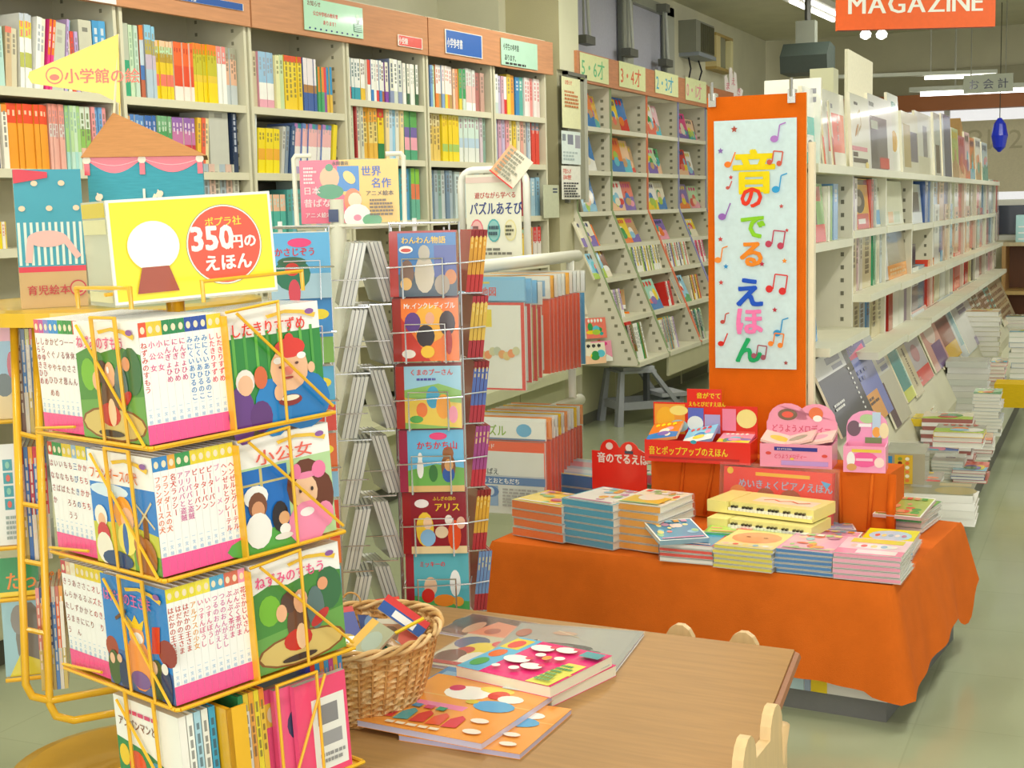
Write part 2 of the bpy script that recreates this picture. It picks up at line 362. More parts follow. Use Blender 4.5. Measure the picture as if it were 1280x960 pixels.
MB().tube([(-.3, 0, .05), (-.3, 0, 3.0 - ony(1170, 98, 12.9).z)], .006, 'B0B0A0').build('hanger', 'paint', t)
zz = ony(1200, 120, 13.8).z
t = thing('ceiling_light', 'long bright tube light running above the far shop window', 'light', TR(-.4, 13.5, zz) @ RZ(9))
MB().box(-1.4, 3, -.06, .06, .02, .06, 'C4C8B8').build('housing', 'paint', t); MB().tube([(-1.3, 0, 0), (2.9, 0, 0)], .02, 'white', 8).build('tube', MT['tube'], t)
MB().tube([(-1, 0, .05), (-1, 0, 3.0 - zz)], .01, 'B0B0A0').tube([(2, 0, .05), (2, 0, 3.0 - zz)], .01, 'B0B0A0').build('hanger', 'paint', t)
for i, px in enumerate((1082, 1102)):
    p = ony(px, 49, 10.5); p2 = (p.x, p.y, 3.0)
    t = thing('spotlight', ('left' if i == 0 else 'right') + ' one of two small bright lamps hanging under the orange sign', 'light', Matrix.Translation(p), 'small ceiling spotlights')
    MB().lathe([(.01, 0), (.036, .015), (.04, .04), (.016, .07), (.008, .08)], 'white', 12).build('bulb', MT['tube'], t)
    MB().tube([(0, 0, .07), (0, 0, 3.0 - p.z)], .006, '808070').build('stem', 'paint', t)
# bright fixture seen at the top edge
p0 = onz(1003, 0, 2.96); p1 = onz(1046, 20, 2.96)
t = thing('ceiling_light', 'bright tube light left of the orange magazine sign at the ceiling', 'light', TR((p0.x + p1.x) / 2, (p0.y + p1.y) / 2, 3.0), 'ceiling lights')
v = (p1 - p0); v.normalize(); a = math.atan2(v.y, v.x)
MB().box(-.75, .75, -.12, .12, -.05, 0, 'F4F4EC', T=Matrix.Rotation(a, 4, 'Z')).build('housing', 'paint', t)
for s in (-.06, .06): MB().tube([(-.7, s, -.06), (.7, s, -.06)], .016, 'white', 8, T=Matrix.Rotation(a, 4, 'Z')).build('tube', MT['tube'], t)
# wall fittings
p = onx(868, 45, -3.38); q = onx(884, 66, -3.38)
t = thing('wall_speaker', 'dark grey slatted wall unit hung above the age shelves', 'speaker', TR(-3.38, 11.38, 2.6))
MB().box(0, .15, .0, .56, .0, .26, '8A8C7C', l='6A6C60').build('case', 'paint', t)
MB().box(.15, .156, .14, .55, .015, .245, '6F6E54').build('grille', 'paint', t)
for k in range(9): MB().box(.156, .162, .15 + k * .044, .17 + k * .044, .02, .24, '58573F').build('slat', 'paint', t)
MB().box(0, .17, .01, .55, -.03, .0, '9098A0').build('tray', 'paint', t)
MB().tube([(.05, .12, -.03), (.06, .15, -.12), (.03, .14, -.28)], .007, 'black').build('cable', 'plastic', t); MB().tube([(.05, .42, -.03), (.07, .45, -.12), (.03, .42, -.28)], .007, 'black').build('cable', 'plastic', t)
t = thing('wall_cabinet', 'small gilt framed glass case on the wall beside slatted unit', 'cabinet', TR(-3.38, 12.2, 2.53))
MB().box(0, .1, 0, .58, 0, .025, 'B59A58').box(0, .1, 0, .58, .29, .315, 'B59A58').box(0, .1, 0, .14, .025, .29, 'D8C890').box(0, .1, .5, .58, .025, .29, 'F0E8B0').build('frame', 'paint', t)
MB().box(.0, .05, .14, .5, .025, .29, '8C8E74').build('back', 'gloss', t)
MB().box(.08, .09, .14, .32, .025, .29, '98987C').build('glass_door', 'gloss', t)

# ================================================================ LEFT RUN: reference books on wall shelves
P0 = Vector((-3.03, 7.62)); P1 = Vector((-3.32, 4.4)); u = (P0 - P1).normalized()
FL = frame((P0.x, P0.y, 0), (u.x, u.y, 0), (-u.y, u.x, 0), (0, 0, 1))
def lx(px, py): return hit(FL, px, py)
BAYN = ['bay at the left edge', 'bay behind the yellow pennant', 'third bay from left', 'fourth bay from left', 'fifth bay from left', 'bay beside the cream column']
BX = [(-4.16, -3.46), (-3.44, -2.73), (-2.71, -2.04), (-2.02, -1.365), (-1.345, -.69), (-.67, -.06)]
TZ = [[1.795, 1.525, 1.26, 1.0, .74]] * 3 + [[1.865, 1.6, 1.31, 1.04, .76]] * 3
SH = 'D8D4B8'
for i, (x0, x1) in enumerate(BX):
    t = thing('bookshelf', 'cream steel wall bookshelf, ' + BAYN[i], 'shelf', FL @ TR((x0 + x1) / 2, 0, .44), 'wall bookshelves'); w2 = (x1 - x0) / 2
    for s, sd in ((-1, 0), (1, 1)):
        b = MB(); xx = s * (w2 - .006) if s > 0 else -w2 + .006
        b.box(xx - .008, xx + .008, .0, .3, 0, 1.86, SH)
        for k in range(34):
            z = .1 + k * .05
            for yy in (.05, .24): b.box(xx - .0095, xx + .0095, yy, yy + .012, z, z + .014, '8A8870')
        b.build('side_panel', 'paint', t)
    MB().box(-w2, w2, .295, .3, 0, 1.86, 'CFCBB0').build('back_panel', 'paint', t)
    MB().box(-w2, w2, .0, .3, 1.84, 1.86, SH).build('top_board', 'paint', t)
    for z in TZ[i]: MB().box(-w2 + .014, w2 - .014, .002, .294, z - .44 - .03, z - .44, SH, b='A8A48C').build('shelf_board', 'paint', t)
# orange-brown header boards (one per pair of bays) standing on the shelving
for (x0, x1, nm) in ((-4.16, -2.72, 'left end'), (-2.71, -1.36, 'middle'), (-1.35, .0, 'end at the cream column')):
    b = MB().box(x0, x1, -.02, .0, 2.11, 2.292, 'C98E62', t='D8B088'); b.box(x0, x1, 0, .02, 2.3, 2.31, 'C98E62') if 0 else None
    tag(b.build('header_board', 'wood', None, FL), 'plain wood coloured header board above the wall shelves, ' + nm, 'board')
# cards on the header
def card(M, px0, py0, px1, py1, name, label, cat, spec, bg, m='gloss', th=.003, off=.003):
    """upright rectangular card whose top-left and bottom-right sit at the two picture points, on plane y=0 of M"""
    a = hit(M, px0, py0); c = hit(M, px1, py1); x0, x1 = a[0], c[0]; z1 = a[1]; z0 = c[1]
    b = MB().box(x0, x1, -off - th, -off, z0, z1, bg)
    art(b, x1 - x0, z1 - z0, spec, TR(x0, -off - th, z0)); o = b.build(name, m, None, M); return tag(o, label, cat)
FH = FL @ TR(0, -.02, 0)
card(FH, 76, -16, 144, 6, 'sign_card', 'red and white sign card at the top left edge of header', 'sign', [('r', 0, 0, 1, 1, 'F8F0E4'), ('t', '学習参考書', .04, .2, .7, 'red')], 'white')
card(FH, 218, -10, 303, 14, 'sign_card', 'dark blue card reading junior high reference books on header board', 'sign', [('r', .01, .02, .99, .98, '2E5CA8'), ('t', '中学参考書', .04, .2, .72, 'white')], 'white')
card(FH, 378, -4, 453, 49, 'sign_card', 'pale green handwritten notice with row of dots on header board', 'sign',
     [('t', 'お知らせ', .05, .78, .18, '8A4A40'), ('t', '公立中学校の教科書', .14, .5, .15, 'red'), ('t', 'あります！', .3, .25, .16, 'red')] + [('e', .08 + .09 * k, .08, .015, .03, 'navy') for k in range(10)] + [('e', .9, .7, .03, .06, 'C8E8C8'), ('l', [(.88, .6), (.9, .45), (.93, .6)], .008, 'dark'), ('r', .83, .2, .97, .45, 'A8D8C0')] + [('l', [(.83, .2 + .06 * k), (.97, .2 + .06 * k)], .005, 'dark') for k in range(5)], 'B8E8C8')
card(FH, 496, 43, 527, 62, 'sign_card', 'small red and white card left of blue elementary reference card', 'sign', [('r', .03, .05, .97, .95, 'E04A3C'), ('t', '小受験', .02, .25, .62, 'white', .85)], 'F8EEE0')
card(FH, 555, 36, 602, 74, 'sign_card', 'blue card reading elementary reference books with white edges', 'sign', [('r', .02, .03, .98, .97, '2A64B8'), ('t', '小学参考書', .04, .3, .42, 'white', .62)], 'white')
card(FH, 625, 47, 671, 88, 'sign_card', 'mint green handwritten notice near the right end of header', 'sign', [('t', '小学生の参考書', .05, .6, .26, 'dark', .7), ('t', 'あります。', .08, .2, .26, 'dark', .8)] + scrib(.1, .02, .9, .15, 1, 'dark', 3), 'BDE6CC')
# the books.  run = (px0, px1, count, py of the tops, bands, marks, lean)
def run(M, xf, z, px0, px1, n, pyt, bands, marks, lean, where, group, cat='book', nm='reference_book', d=.15, pyb=None, cnt=None, inset=.02, mp='print'):
    n = max(1, round(n * .8)) if n > 2 else n; ser = (not callable(bands)) and n >= 3 and nm == 'reference_book'
    if ser: nm = 'workbook'; cat = 'workbook'
    pyb = pyb or (pyt + 50); a = xf(px0, pyb)[0]; c = xf(px1, pyb)[0]; h = xf((px0 + px1) / 2, pyt)[1] - z
    h = max(.09, min(h, .34)); w = (c - a) / n
    for k in range(n):
        cnt[0] += 1; bb = bands if not callable(bands) else bands(k); mm = marks if not callable(marks) else marks(k)
        if k == 0 or callable(bands): me = None
        hh = h * (1 - .02 * rnd.random()) if n < 4 else h
        bm = book_mesh(w * .94, d, hh, bb, mm, bb[-1][1], seed=cnt[0])
        o = bm.build(nm, mp)
        o.matrix_world = M @ TR(a + k * w, inset + .012 * rnd.random(), z + (math.sin(math.radians(abs(lean))) * w * .94 if lean < 0 else 0) + .0005) @ RY(lean) if lean else M @ TR(a + k * w, inset + .012 * rnd.random(), z + .0005)
        big = max(bb, key=lambda q: q[0])[1]; cnm = CN.get(big, 'pale')
        tag(o, f"{cnm} {nm.replace('_', ' ')}, {od(cnt[0] - 1)} from left {where}", cat, group)
w1 = lambda c: [(1, c)]
def mix(cs, bot=None):
    def f(k):
        c = cs[k % len(cs)]
        return [(.72, c), (.28, bot[k % len(bot)])] if bot else [(1, c)]
    return f
def shelf_runs(M, xf, zlist, groups, tiern, nm='reference_book', cat='book', **kw):
    for key, runs in groups.items():
        bay, tr = key; cnt = [0]
        for r in runs:
            px0, px1, n, pyt, bands, marks = r[:6]; lean = r[6] if len(r) > 6 else 0
            run(M, xf, zlist[bay][tr], px0, px1, n, pyt, bands, marks, lean, f'on {tiern[tr]} shelf, {BAYS[bay]}', f'books on the {tiern[tr]} shelf, {BAYS[bay]}', cnt=cnt, nm=nm, cat=cat, **kw)
BAYS = BAYN; TN = ['top', 'second', 'third', 'fourth', 'lowest']
dk = ('6E6A60', 4)
G = {
 (0, 0): [(-4, 11, 3, 31, mix(['A8D4CC', 'B8DCD0', 'A0CCC8']), ('8AB0A8', 4)), (12, 20, 1, 31, [(.1, 'salmon'), (.9, 'D0B890')], dk, 4), (20, 27, 1, 34, [(1, 'D8D0B0')], dk, 4), (30, 46, 4, 16, [(.1, 'C8D0D8'), (.1, 'yellow'), (.12, 'D8D860'), (.2, 'white'), (.2, 'BCC060'), (.28, 'white')], ('hotpink', 2), 3),
          (47, 60, 3, 19, mix(['white', 'cream', 'E8E8D8']), ('steel', 4), 7), (61, 68, 2, 20, [(.5, 'orange'), (.5, 'hotpink')], ('white', 3), 9), (69, 84, 1, 24, [(1, 'C8CCB8')], ('grey', 2), 7), (84, 90, 2, 22, mix(['lilac', 'sky']), dk, 7),
          (92, 105, 4, 38, mix(['cream', 'E05040', 'lilac', 'B8D8D0']), dk, 0), (106, 123, 1, 25, [(1, 'CCCBB4')], ('dark', 1)), (124, 141, 3, 25, mix(['4A9CD0', '58A8DC', '4490C8']), ('white', 2))],
 (1, 0): [(147, 152, 2, 30, mix(['cream', 'paleyellow']), dk), (160, 169, 1, 28, [(.5, 'BFC6B0'), (.5, '3CA87C')], None), (170, 180, 3, 30, mix(['CDE4C0', 'C4DCC8', 'D4E4C8']), ('8CB090', 5)), (181, 188, 2, 30, [(.2, 'orange'), (.35, 'C8D8E0'), (.2, '4878B8'), (.25, 'C06848')], None),
          (189, 202, 4, 31, [(.2, 'sky'), (.2, 'B8A850'), (.2, 'C8B8C8'), (.4, 'B4C8D4')], ('8898A8', 3)), (203, 224, 6, 51, [(.1, 'peach'), (.12, 'palegreen'), (.15, 'B89838'), (.2, 'E8C828'), (.2, 'salmon'), (.23, 'F0D020')], ('B08820', 2)),
          (225, 248, 8, 53, [(.4, 'F06A30'), (.35, 'E2502C'), (.25, 'F8E8DC')], ('B84020', 1)), (249, 279, 9, 55, [(.18, 'EE8228'), (.35, 'C8C030'), (.12, 'E8C840'), (.35, 'F4D61E')], ('9C8C18', 2)), (279, 289, 3, 58, [(.3, 'EE8C84'), (.7, 'white')], ('D0B0B0', 2)), (290, 304, 4, 60, [(.2, 'A8A890'), (.45, 'E8B898'), (.35, 'C8D0D0')], dk)],
 (2, 0): [(314, 318, 1, 63, [(1, 'orange')], None), (319, 329, 2, 62, mix(['D8C8A8', 'D0C4A4']), ('6A6450', 4)), (330, 350, 5, 65, [(.55, '9CC4E0'), (.3, 'white'), (.15, 'E8A8B8')], ('4A6C98', 3)), (351, 361, 3, 68, mix(['E8E8B0', 'C8DCA8', 'E8E098']), ('6C7040', 3)),
          (362, 384, 5, 70, [(.12, 'E05830'), (.3, 'F0D840'), (.58, 'F2D030')], ('5C5440', 7)), (385, 403, 8, 73, [(.5, 'F0E8E8'), (.15, 'B08048'), (.35, '4868A8')], None), (405, 411, 2, 83, [(.55, 'F09038'), (.45, '58B078')], None), (411, 416, 1, 83, [(.55, 'E84A58'), (.45, '9858A8')], None), (416, 422, 2, 83, [(.6, '3C98CC'), (.4, 'E8C050')], None)],
 (3, 0): [(436, 444, 3, 71, [(.7, 'white'), (.3, 'E83848')], ('A8A8A0', 3)), (445, 456, 4, 73, [(.7, 'EDEFE8'), (.3, '38A0B0')], dk), (457, 464, 2, 74, [(.7, 'white'), (.3, 'E8C030')], ('30508C', 3)), (465, 469, 1, 74, [(.6, 'E24A30'), (.4, 'white')], None), (470, 483, 5, 75, mix(['white', 'F0F0E4'], ['4488C8', 'white', 'E04848']), ('A0A8A0', 4)),
          (484, 492, 3, 77, mix(['white', 'cream'], ['B87040', '8848A8', 'white']), dk), (493, 508, 4, 74, mix(['E8E8D4', 'white', 'DCE0D0'], ['8C98B8', 'D0D8C8']), ('586058', 5)), (509, 528, 7, 80, mix(['F0ECDC', 'white'], ['white', 'E4E8DC', '406848']), ('B8BCA8', 4))],
 (4, 0): [(537, 543, 2, 80, [(.4, 'E8A890'), (.3, 'D8D8C8'), (.3, '384880')], None), (544, 550, 2, 81, mix(['78A0D0', 'palegreen']), dk), (551, 572, 8, 82, lambda k: [(.66, 'EEE6E0'), (.34, ['F08838', 'B89858', '88A8D0', 'E8D048'][k % 4])], ('D89898', 3)), (573, 579, 2, 85, mix(['F0C8A8', 'E89868']), dk), (580, 587, 2, 86, mix(['48A868', '3C9858'], ['E8D048', 'D0E0D0']), dk), (588, 600, 4, 86, [(.4, 'D8DCD4'), (.4, 'F0C0B8'), (.2, 'white')], ('B0A0A0', 3)), (601, 611, 3, 90, mix(['B07068', 'C8A090', 'D0C8B8']), dk)],
 (5, 0): [(620, 628, 3, 92, mix(['E8E8E0', 'white'], ['white', 'C8D8D0']), ('8C9088', 3)), (629, 636, 3, 94, mix(['C8C0D8', 'D8A8B8', 'white']), dk), (636, 640, 1, 95, [(.6, 'white'), (.4, 'red')], None), (640, 649, 3, 93, mix(['F0D048', 'F0A030', 'D8D8A0']), dk), (650, 660, 3, 96, mix(['3C88C0', '58B0A0', '9CC8E0']), ('white', 3)), (661, 680, 6, 98, mix(['F4ECE8', 'F0E0DC', 'E89890']), ('D03838', 5))],
 (0, 1): [(-4, 5, 2, 131, mix(['2A4878', '223C68']), ('A8B8D0', 2)), (6, 9, 1, 131, [(1, 'E8E0D0')], None), (10, 17, 1, 129, [(.12, 'F09028'), (.88, 'F4EEDC')], ('dark', 6)), (18, 69, 10, 130, [(.3, 'E8502C'), (.7, 'F0A030')], ('F8D8C0', 1)), (70, 90, 6, 130, lambda k: [(.3, 'E89888'), (.2, 'D8D0C8'), (.5, 'E8B0A0')], ('B85858', 4)), (91, 108, 5, 132, mix(['A8D088', 'B8D8A0', 'C8E0C0'], ['A8D8D0', 'C0E0D0']), ('88A888', 3)), (109, 121, 3, 133, [(.35, 'D8E4D0'), (.3, '90C060'), (.35, 'E8C0A8')], dk), (122, 141, 5, 134, mix(['E89898', '88B8E0', '70A8DC']), dk)],
 (1, 1): [(149, 162, 4, 122, mix(['E0DCC8', 'D8B0A8', 'cream']), ('A85858', 6)), (163, 171, 2, 144, [(.5, 'D8A878'), (.5, 'E8E0D0')], None), (172, 189, 4, 143, [(.2, '5888C8'), (.6, 'D8E8F0'), (.2, 'white')], ('90B8D0', 2)), (190, 204, 4, 144, [(.5, '3868B0'), (.15, '9858A0'), (.35, '88A8C8')], ('C8D8E8', 2)), (205, 223, 5, 145, [(.25, '78B080'), (.25, '50A060'), (.15, 'C05858'), (.35, 'A8C8A0')], ('E0E8D8', 2)), (224, 252, 7, 147, [(.25, '9868B0'), (.25, 'C878A8'), (.2, 'C83848'), (.3, 'E8D8C8')], ('F0E8F0', 2)), (253, 268, 4, 146, mix(['F0C040', 'E86848', 'E8D8A0']), dk, 4), (270, 295, 1, 132, [(1, 'C6C7BA')], ('8A8A80', 1)), (297, 303, 1, 133, [(1, '2C3C58')], ('D0D8E8', 6))],
 (2, 1): [(313, 326, 3, 140, mix(['5888C0', 'D8E0E0', 'C04858']), dk, 3), (328, 356, 8, 160, [(.45, 'F0D828'), (.25, 'F0B038'), (.3, 'F4E020')], ('6C8840', 2), 4), (358, 366, 2, 156, mix(['C8C8C0', '8898A8']), dk, 8), (367, 372, 1, 155, [(1, '3C5880')], ('C8D0D8', 3), 8), (373, 418, 14, 154, lambda k: [(.1, ['B880C0', '48A0A0', '6888C0', 'E89060'][k % 4]), (.35, 'F0B8B8'), (.4, 'F4F0E8'), (.15, ['7088C0', 'B8A8C8'][k % 2])], ('B8A8B0', 1), 7), (419, 424, 1, 154, [(1, 'F0D830')], None, 8)],
 (3, 1): [(436, 449, 3, 131, mix(['A8C890', 'D0D8B8', 'B8D0A8']), ('4A5040', 5)), (450, 452, 1, 132, [(1, 'B03838')], None), (453, 460, 2, 131, mix(['E8E4D0', 'D8D8C0']), ('303C60', 6)), (461, 477, 4, 132, [(.3, 'F0A838'), (.4, 'F0D880'), (.3, 'E8B848')], ('4C4430', 6)), (478, 486, 1, 133, [(.2, 'D83828'), (.5, 'F0D020'), (.3, '2C8048')], ('903020', 3)), (487, 510, 6, 134, mix(['F0D8A0', 'C8DCE8', '98CCE8', 'E8E8D8']), ('8898A0', 3), 2), (511, 528, 5, 137, [(.35, '60A858'), (.2, '7868A8'), (.25, 'F0A8B8'), (.2, '58A880')], None)],
 (4, 1): [(537, 543, 2, 137, [(.35, 'B8A030'), (.2, '905868'), (.25, 'E898A0'), (.2, '805088')], None), (544, 557, 4, 138, [(.3, 'E8D8A0'), (.7, 'E8C868')], ('4C4038', 6)), (558, 580, 6, 140, [(.15, 'F0E070'), (.5, 'F0D028'), (.15, 'A8C868'), (.2, 'F0D830')], ('C89828', 2)), (581, 604, 6, 143, [(.5, 'D0E4D8'), (.2, 'B8D0E0'), (.3, 'E4E8E0')], ('B07878', 2)), (605, 612, 2, 144, mix(['D8C8D0', '88A898']), dk)],
 (5, 1): [(619, 627, 3, 146, mix(['D8E8F0', 'C0D4E8']), ('8098B8', 3)), (628, 636, 3, 147, mix(['D8A8C0', 'C8B8D8', 'palegreen']), dk), (637, 646, 3, 149, mix(['E8A0A8', 'F0E0A0']), dk), (647, 655, 3, 150, mix(['F0D040', 'E8E0C8', '78B090']), dk), (656, 664, 3, 150, mix(['E8A898', 'D8C8B8', 'white']), dk), (665, 670, 2, 151, mix(['B8C8D8', 'D8E0E0']), dk), (671, 680, 2, 152, [(.2, '8898A8'), (.8, 'E04838')], ('F0C0B0', 2))],
 (0, 2): [(-4, 20, 7, 300, mix(['F0E8D8', 'E8D060', 'D84848', 'F0D828']), ('D04040', 4))],
 (1, 2): [(253, 306, 9, 205, mix(['C8C8B8', 'A8B8C0', 'D8B8A8']), dk)],
 (2, 2): [(335, 366, 9, 243, [(.4, 'EEC0A0'), (.6, '58B8A8')], ('E8E8E0', 2)), (367, 384, 4, 236, mix(['58A8A0', '78B8C8']), dk), (386, 430, 8, 225, mix(['B8C8C0', 'D8C8A8', 'A8B8C8']), dk)],
 (3, 2): [(440, 500, 12, 212, mix(['A8C0C8', 'D8D8C0', 'C8A890']), dk), (506, 519, 3, 210, mix(['3CA0A8', '58A0C8', 'white']), dk), (520, 530, 2, 210, [(.3, '8CC848'), (.3, 'E88058'), (.4, '70B8A0')], None)],
 (4, 2): [(537, 544, 2, 213, mix(['D8D090', 'B8C8B8']), ('3C4858', 5)), (545, 572, 7, 213, mix(['7890A8', 'A8B8C0', '88A8A0', 'C8D0D0']), dk), (575, 612, 8, 215, mix(['C8D8D8', 'E8D8C8']), dk)],
 (5, 2): [(620, 650, 7, 218, mix(['D8C8C0', 'A8C0D0', 'E0D8C8']), dk), (664, 675, 3, 222, mix(['C04858', 'A8C8D8', 'D8C8D0']), ('white', 4)), (676, 681, 1, 221, [(1, '8CB8D0')], dk)],
 (4, 3): [(537, 612, 16, 288, mix(['F0D840', 'E8C0A0', 'E8A050']), ('C88048', 2))],
 (5, 3): [(618, 662, 11, 288, [(.15, 'A0C8A0'), (.6, 'F0D048'), (.25, 'E88048')], ('D07848', 2)), (664, 671, 2, 284, mix(['E8C048', 'E0A040']), dk), (672, 681, 3, 283, [(.4, 'D83838'), (.6, 'E8E0D8')], ('C04040', 4))],
}
shelf_runs(FL, lx, TZ, G, TN, cat='reference book')
# low counter cabinets along the wall run
for i, (y0, y1) in enumerate(((2.2, 3.6), (3.6, 5.0), (5.0, 6.4), (6.4, 7.79))):
    nm = ['nearest the yellow racks', 'second from the near end', 'behind the puzzle rack', 'in front of the cream column'][i]
    t = thing('low_cabinet', 'low cream counter cabinet under the wall shelves, ' + nm, 'cabinet', TR(-3.2 if i < 3 else -3.17, (y0 + y1) / 2, 0), 'low counter cabinets')
    h = (y1 - y0) / 2
    MB().box(-.15, .12, -h, h, .09, .36, 'C9C8A4').build('body', 'paint', t); MB().box(-.15, .09, -h, h, 0, .09, '4C4C40').build('kick_board', 'paint', t)
    MB().box(-.16, .24, -h, h, .36, .42, 'CFCFAC').build('top', 'paint', t)
    for s in (-1, 1): MB().box(.12, .13, min(0, s * h) + .006, max(0, s * h) - .006, .1, .355, 'C6C6A2').build('door', 'paint', t)
# face-out little books standing on the counter in front of the column (three stepped rows)
k = 0
for r_, (pyb, n, x0, x1, h) in enumerate(((452, 4, 728, 762, 30), (415, 4, 728, 770, 28), (385, 3, 729, 764, 24), (446, 2, 766, 776, 34))):
    for j in range(n):
        k += 1; px = x0 + (x1 - x0) * (j + .5) / n; z = [.42, .56, .7, .42][r_]; X = [-2.9, -2.94, -2.98, -2.9][r_]
        p = onx(px, pyb, X); hh = .125
        b = MB().box(-.07, .07, 0, .015, 0, hh, 'cream'); art(b, .14, hh, gcover(900 + k))
        M = Matrix.Translation((X, p.y, z + .0005)) @ RZ(48) @ RX(-10)
        tag(b.build('childrens_book', 'gloss', None, M), f'small face-out book, {od(j)} in {["lowest row", "middle row", "upper row", "separate group"][r_]} of stepped stand by column', "children's book", 'small books on the stepped stand')
t = thing('display_steps', 'cream stepped display stand on counter beside the cream column', 'stand', TR(-3.08, 7.4, .42))
for (x0, x1, z0, z1) in ((-.1, .05, 0, .136), (-.1, .01, .136, .276)): MB().box(x0, x1, -.7, .7, z0, z1, 'D4D2B4').build('step', 'paint', t)
# notice case on the column
FC = frame((-3.03, 0, 0), (0, 1, 0), (-1, 0, 0), (0, 0, 1))
t = thing('notice_board', 'narrow silver framed notice board hung on the cream column', 'board', frame((-3.035, 7.995, 1.2), (0, 1, 0), (-1, 0, 0), (0, 0, 1)))
MB().box(-.16, .16, -.015, 0, .2, .93, '9C9C88').build('backing', 'paint', t); MB().box(-.17, -.15, -.03, 0, .18, .95, '6C6C60').box(.15, .17, -.03, 0, .18, .95, 'C0C0B0').box(-.17, .17, -.03, 0, .93, .95, '6C6C60').build('frame', 'paint', t)
for i, (y0, y1, bg, sp, lab) in enumerate(((95, 162, 'EEEEC0', [('t', 'お知らせ', .15, .86, .1, 'E05838')] + scrib(.12, .4, .9, .75, 5, 'D08858', 4), 'pale yellow handwritten notice at the top of column board'),
     (163, 206, 'E4F0EC', [('r', .3, .6, .6, .9, '8C90A0'), ('r', .7, .5, .98, .9, 'A8A8B4'), ('r', .02, .7, .2, .9, '9098A0')] + scrib(.05, .1, .95, .4, 3, 'B8C8C8', 5), 'white notice with grey pictures in the middle of column board'),
     (207, 249, 'F0F0E4', [('t', '学習まんが', .06, .78, .16, 'E04838', .85), ('t', '日本の歴史', .06, .6, .16, 'E04838', .85)] + scrib(.08, .05, .94, .52, 6, '505050', 6), 'white notice with red heading at the bottom of column board'))):
    card(FC @ TR(0, -.02, 0), 701, y0, 725, y1, 'notice', lab, 'notice', sp, bg, 'matte')
FC2 = FC @ TR(0, -.06, 0)
card(FC, 678, 231, 698, 272, 'notice', 'grey-green card standing out at the right end of wall shelves', 'notice', [('r', .6, .85, .9, .9, '505868'), ('r', .6, .76, .9, .81, '505868')], 'C8CCB0', 'matte')

# ================================================================ AGE SHELVES (sloping front) on the wall beyond the column
FA = frame((-3.04, 0, 0), (0, 1, 0), (-1, 0, 0), (0, 0, 1))
KS = .41
def ya(z): return 0 if z > 1.33 else -(1.33 - z) * KS
def axv(px, py): return hit(FA, px, py)
def axs(px, py):
    r = ray(px, py); t = (-3.04 + KS * (1.33 - CAMH)) / (r[0] + KS * r[2]); p = CO + t * r; return p[1], p[2]
AX = [8.04, 8.68, 9.44, 10.2, 10.96]; AN = ['green labelled 5-6 bay', 'orange labelled 3-4 bay', 'blue labelled 2-3 bay', 'pink labelled 0-1 bay']
AZ = [1.85, 1.578, 1.323, 1.11, .917, .67, .405]
for i in range(4):
    x0, x1 = AX[i], AX[i + 1]; w2 = (x1 - x0) / 2
    t = thing('display_shelf', 'cream sloping display shelf, ' + AN[i], 'shelf', FA @ TR((x0 + x1) / 2, 0, 0), 'sloping display shelves')
    prof = [(ya(.4) + .01, .385), (ya(.4), .41), (0, 1.33), (0, 2.11), (.3, 2.11), (.3, 0), (-.01, 0), (-.01, .385)]
    for s in (-1, 1):
        b = MB(); xx = s * (w2 - .008); b.prismx(prof, xx - .008, xx + .008, 'DCD8C4')
        ec = ['8CA070', '8CA070', 'E0754C', '8C90C4', '8C90C4'][i + (s > 0)]
        b.prismx([(ya(.4) - .004, .4), (ya(.4), .4), (.0, 1.33), (-.004, 1.33)], xx - .009, xx + .009, ec); b.box(xx - .009, xx + .009, -.004, 0, 1.33, 2.11, ec)
        for k in range(33):
            z = .42 + k * .05
            y = ya(z) + .04; b.box(xx - .0095, xx + .0095, y, y + .02, z, z + .018, '84826C')
        b.build('side_panel', 'paint', t)
    MB().box(-w2, w2, .29, .3, 0, 2.11, 'D2CEB8').build('back_panel', 'paint', t)
    for z in AZ: MB().box(-w2 + .016, w2 - .016, ya(z) - .005, .29, z - .028, z, 'DAD8BC', f='E4E2CC').build('shelf_board', 'paint', t)
    MB().box(-w2 + .017, w2 - .017, -.012, .0, .07, .375, 'C6C4A2').build('base_panel', 'paint', t)
    if i: MB().box(-w2, w2, ya(.4) + .004, ya(.4) + .02, .25, .378, 'C8C6A4').build('apron', 'paint', t)
    MB().box(-w2 + .017, w2 - .017, -.006, .02, 0, .07, '77786A').build('kick_board', 'paint', t)
    tag(MB().box(-w2, w2, -.02, 0, 2.11, 2.29, 'CC8A60', t='D8A880').build('header_board', 'wood', None, FA @ TR((x0 + x1) / 2, 0, 0)), 'wood coloured header board above the ' + AN[i], 'board', 'header boards of the sloping shelves')
tag(MB().box(10.965, 11.8, -.02, 0, 2.1, 2.28, 'C07A50').build('header_board', 'wood', None, FA), 'short end header board just left of the orange banner', 'board')
FAH = FA @ TR(0, -.02, 0)
for (a, b_, c, d, t_, cl, lab) in ((724, 66, 760, 106, '5・6才', '7CC890', 'green'), (773, 77, 806, 115, '3・4才', 'E8805C', 'orange'), (818, 88, 847, 122, '2・3才', '5CB4CC', 'blue'), (856, 97, 882, 130, '0・1才', 'F0A0A8', 'pink')):
    card(FAH, a, b_ - 1, c, d, 'age_card', f'pale yellow age card with {lab} figures on header board', 'sign', [('t', t_, .03, .18, .78, cl, 1.12)], 'EAF0B8', 'matte')
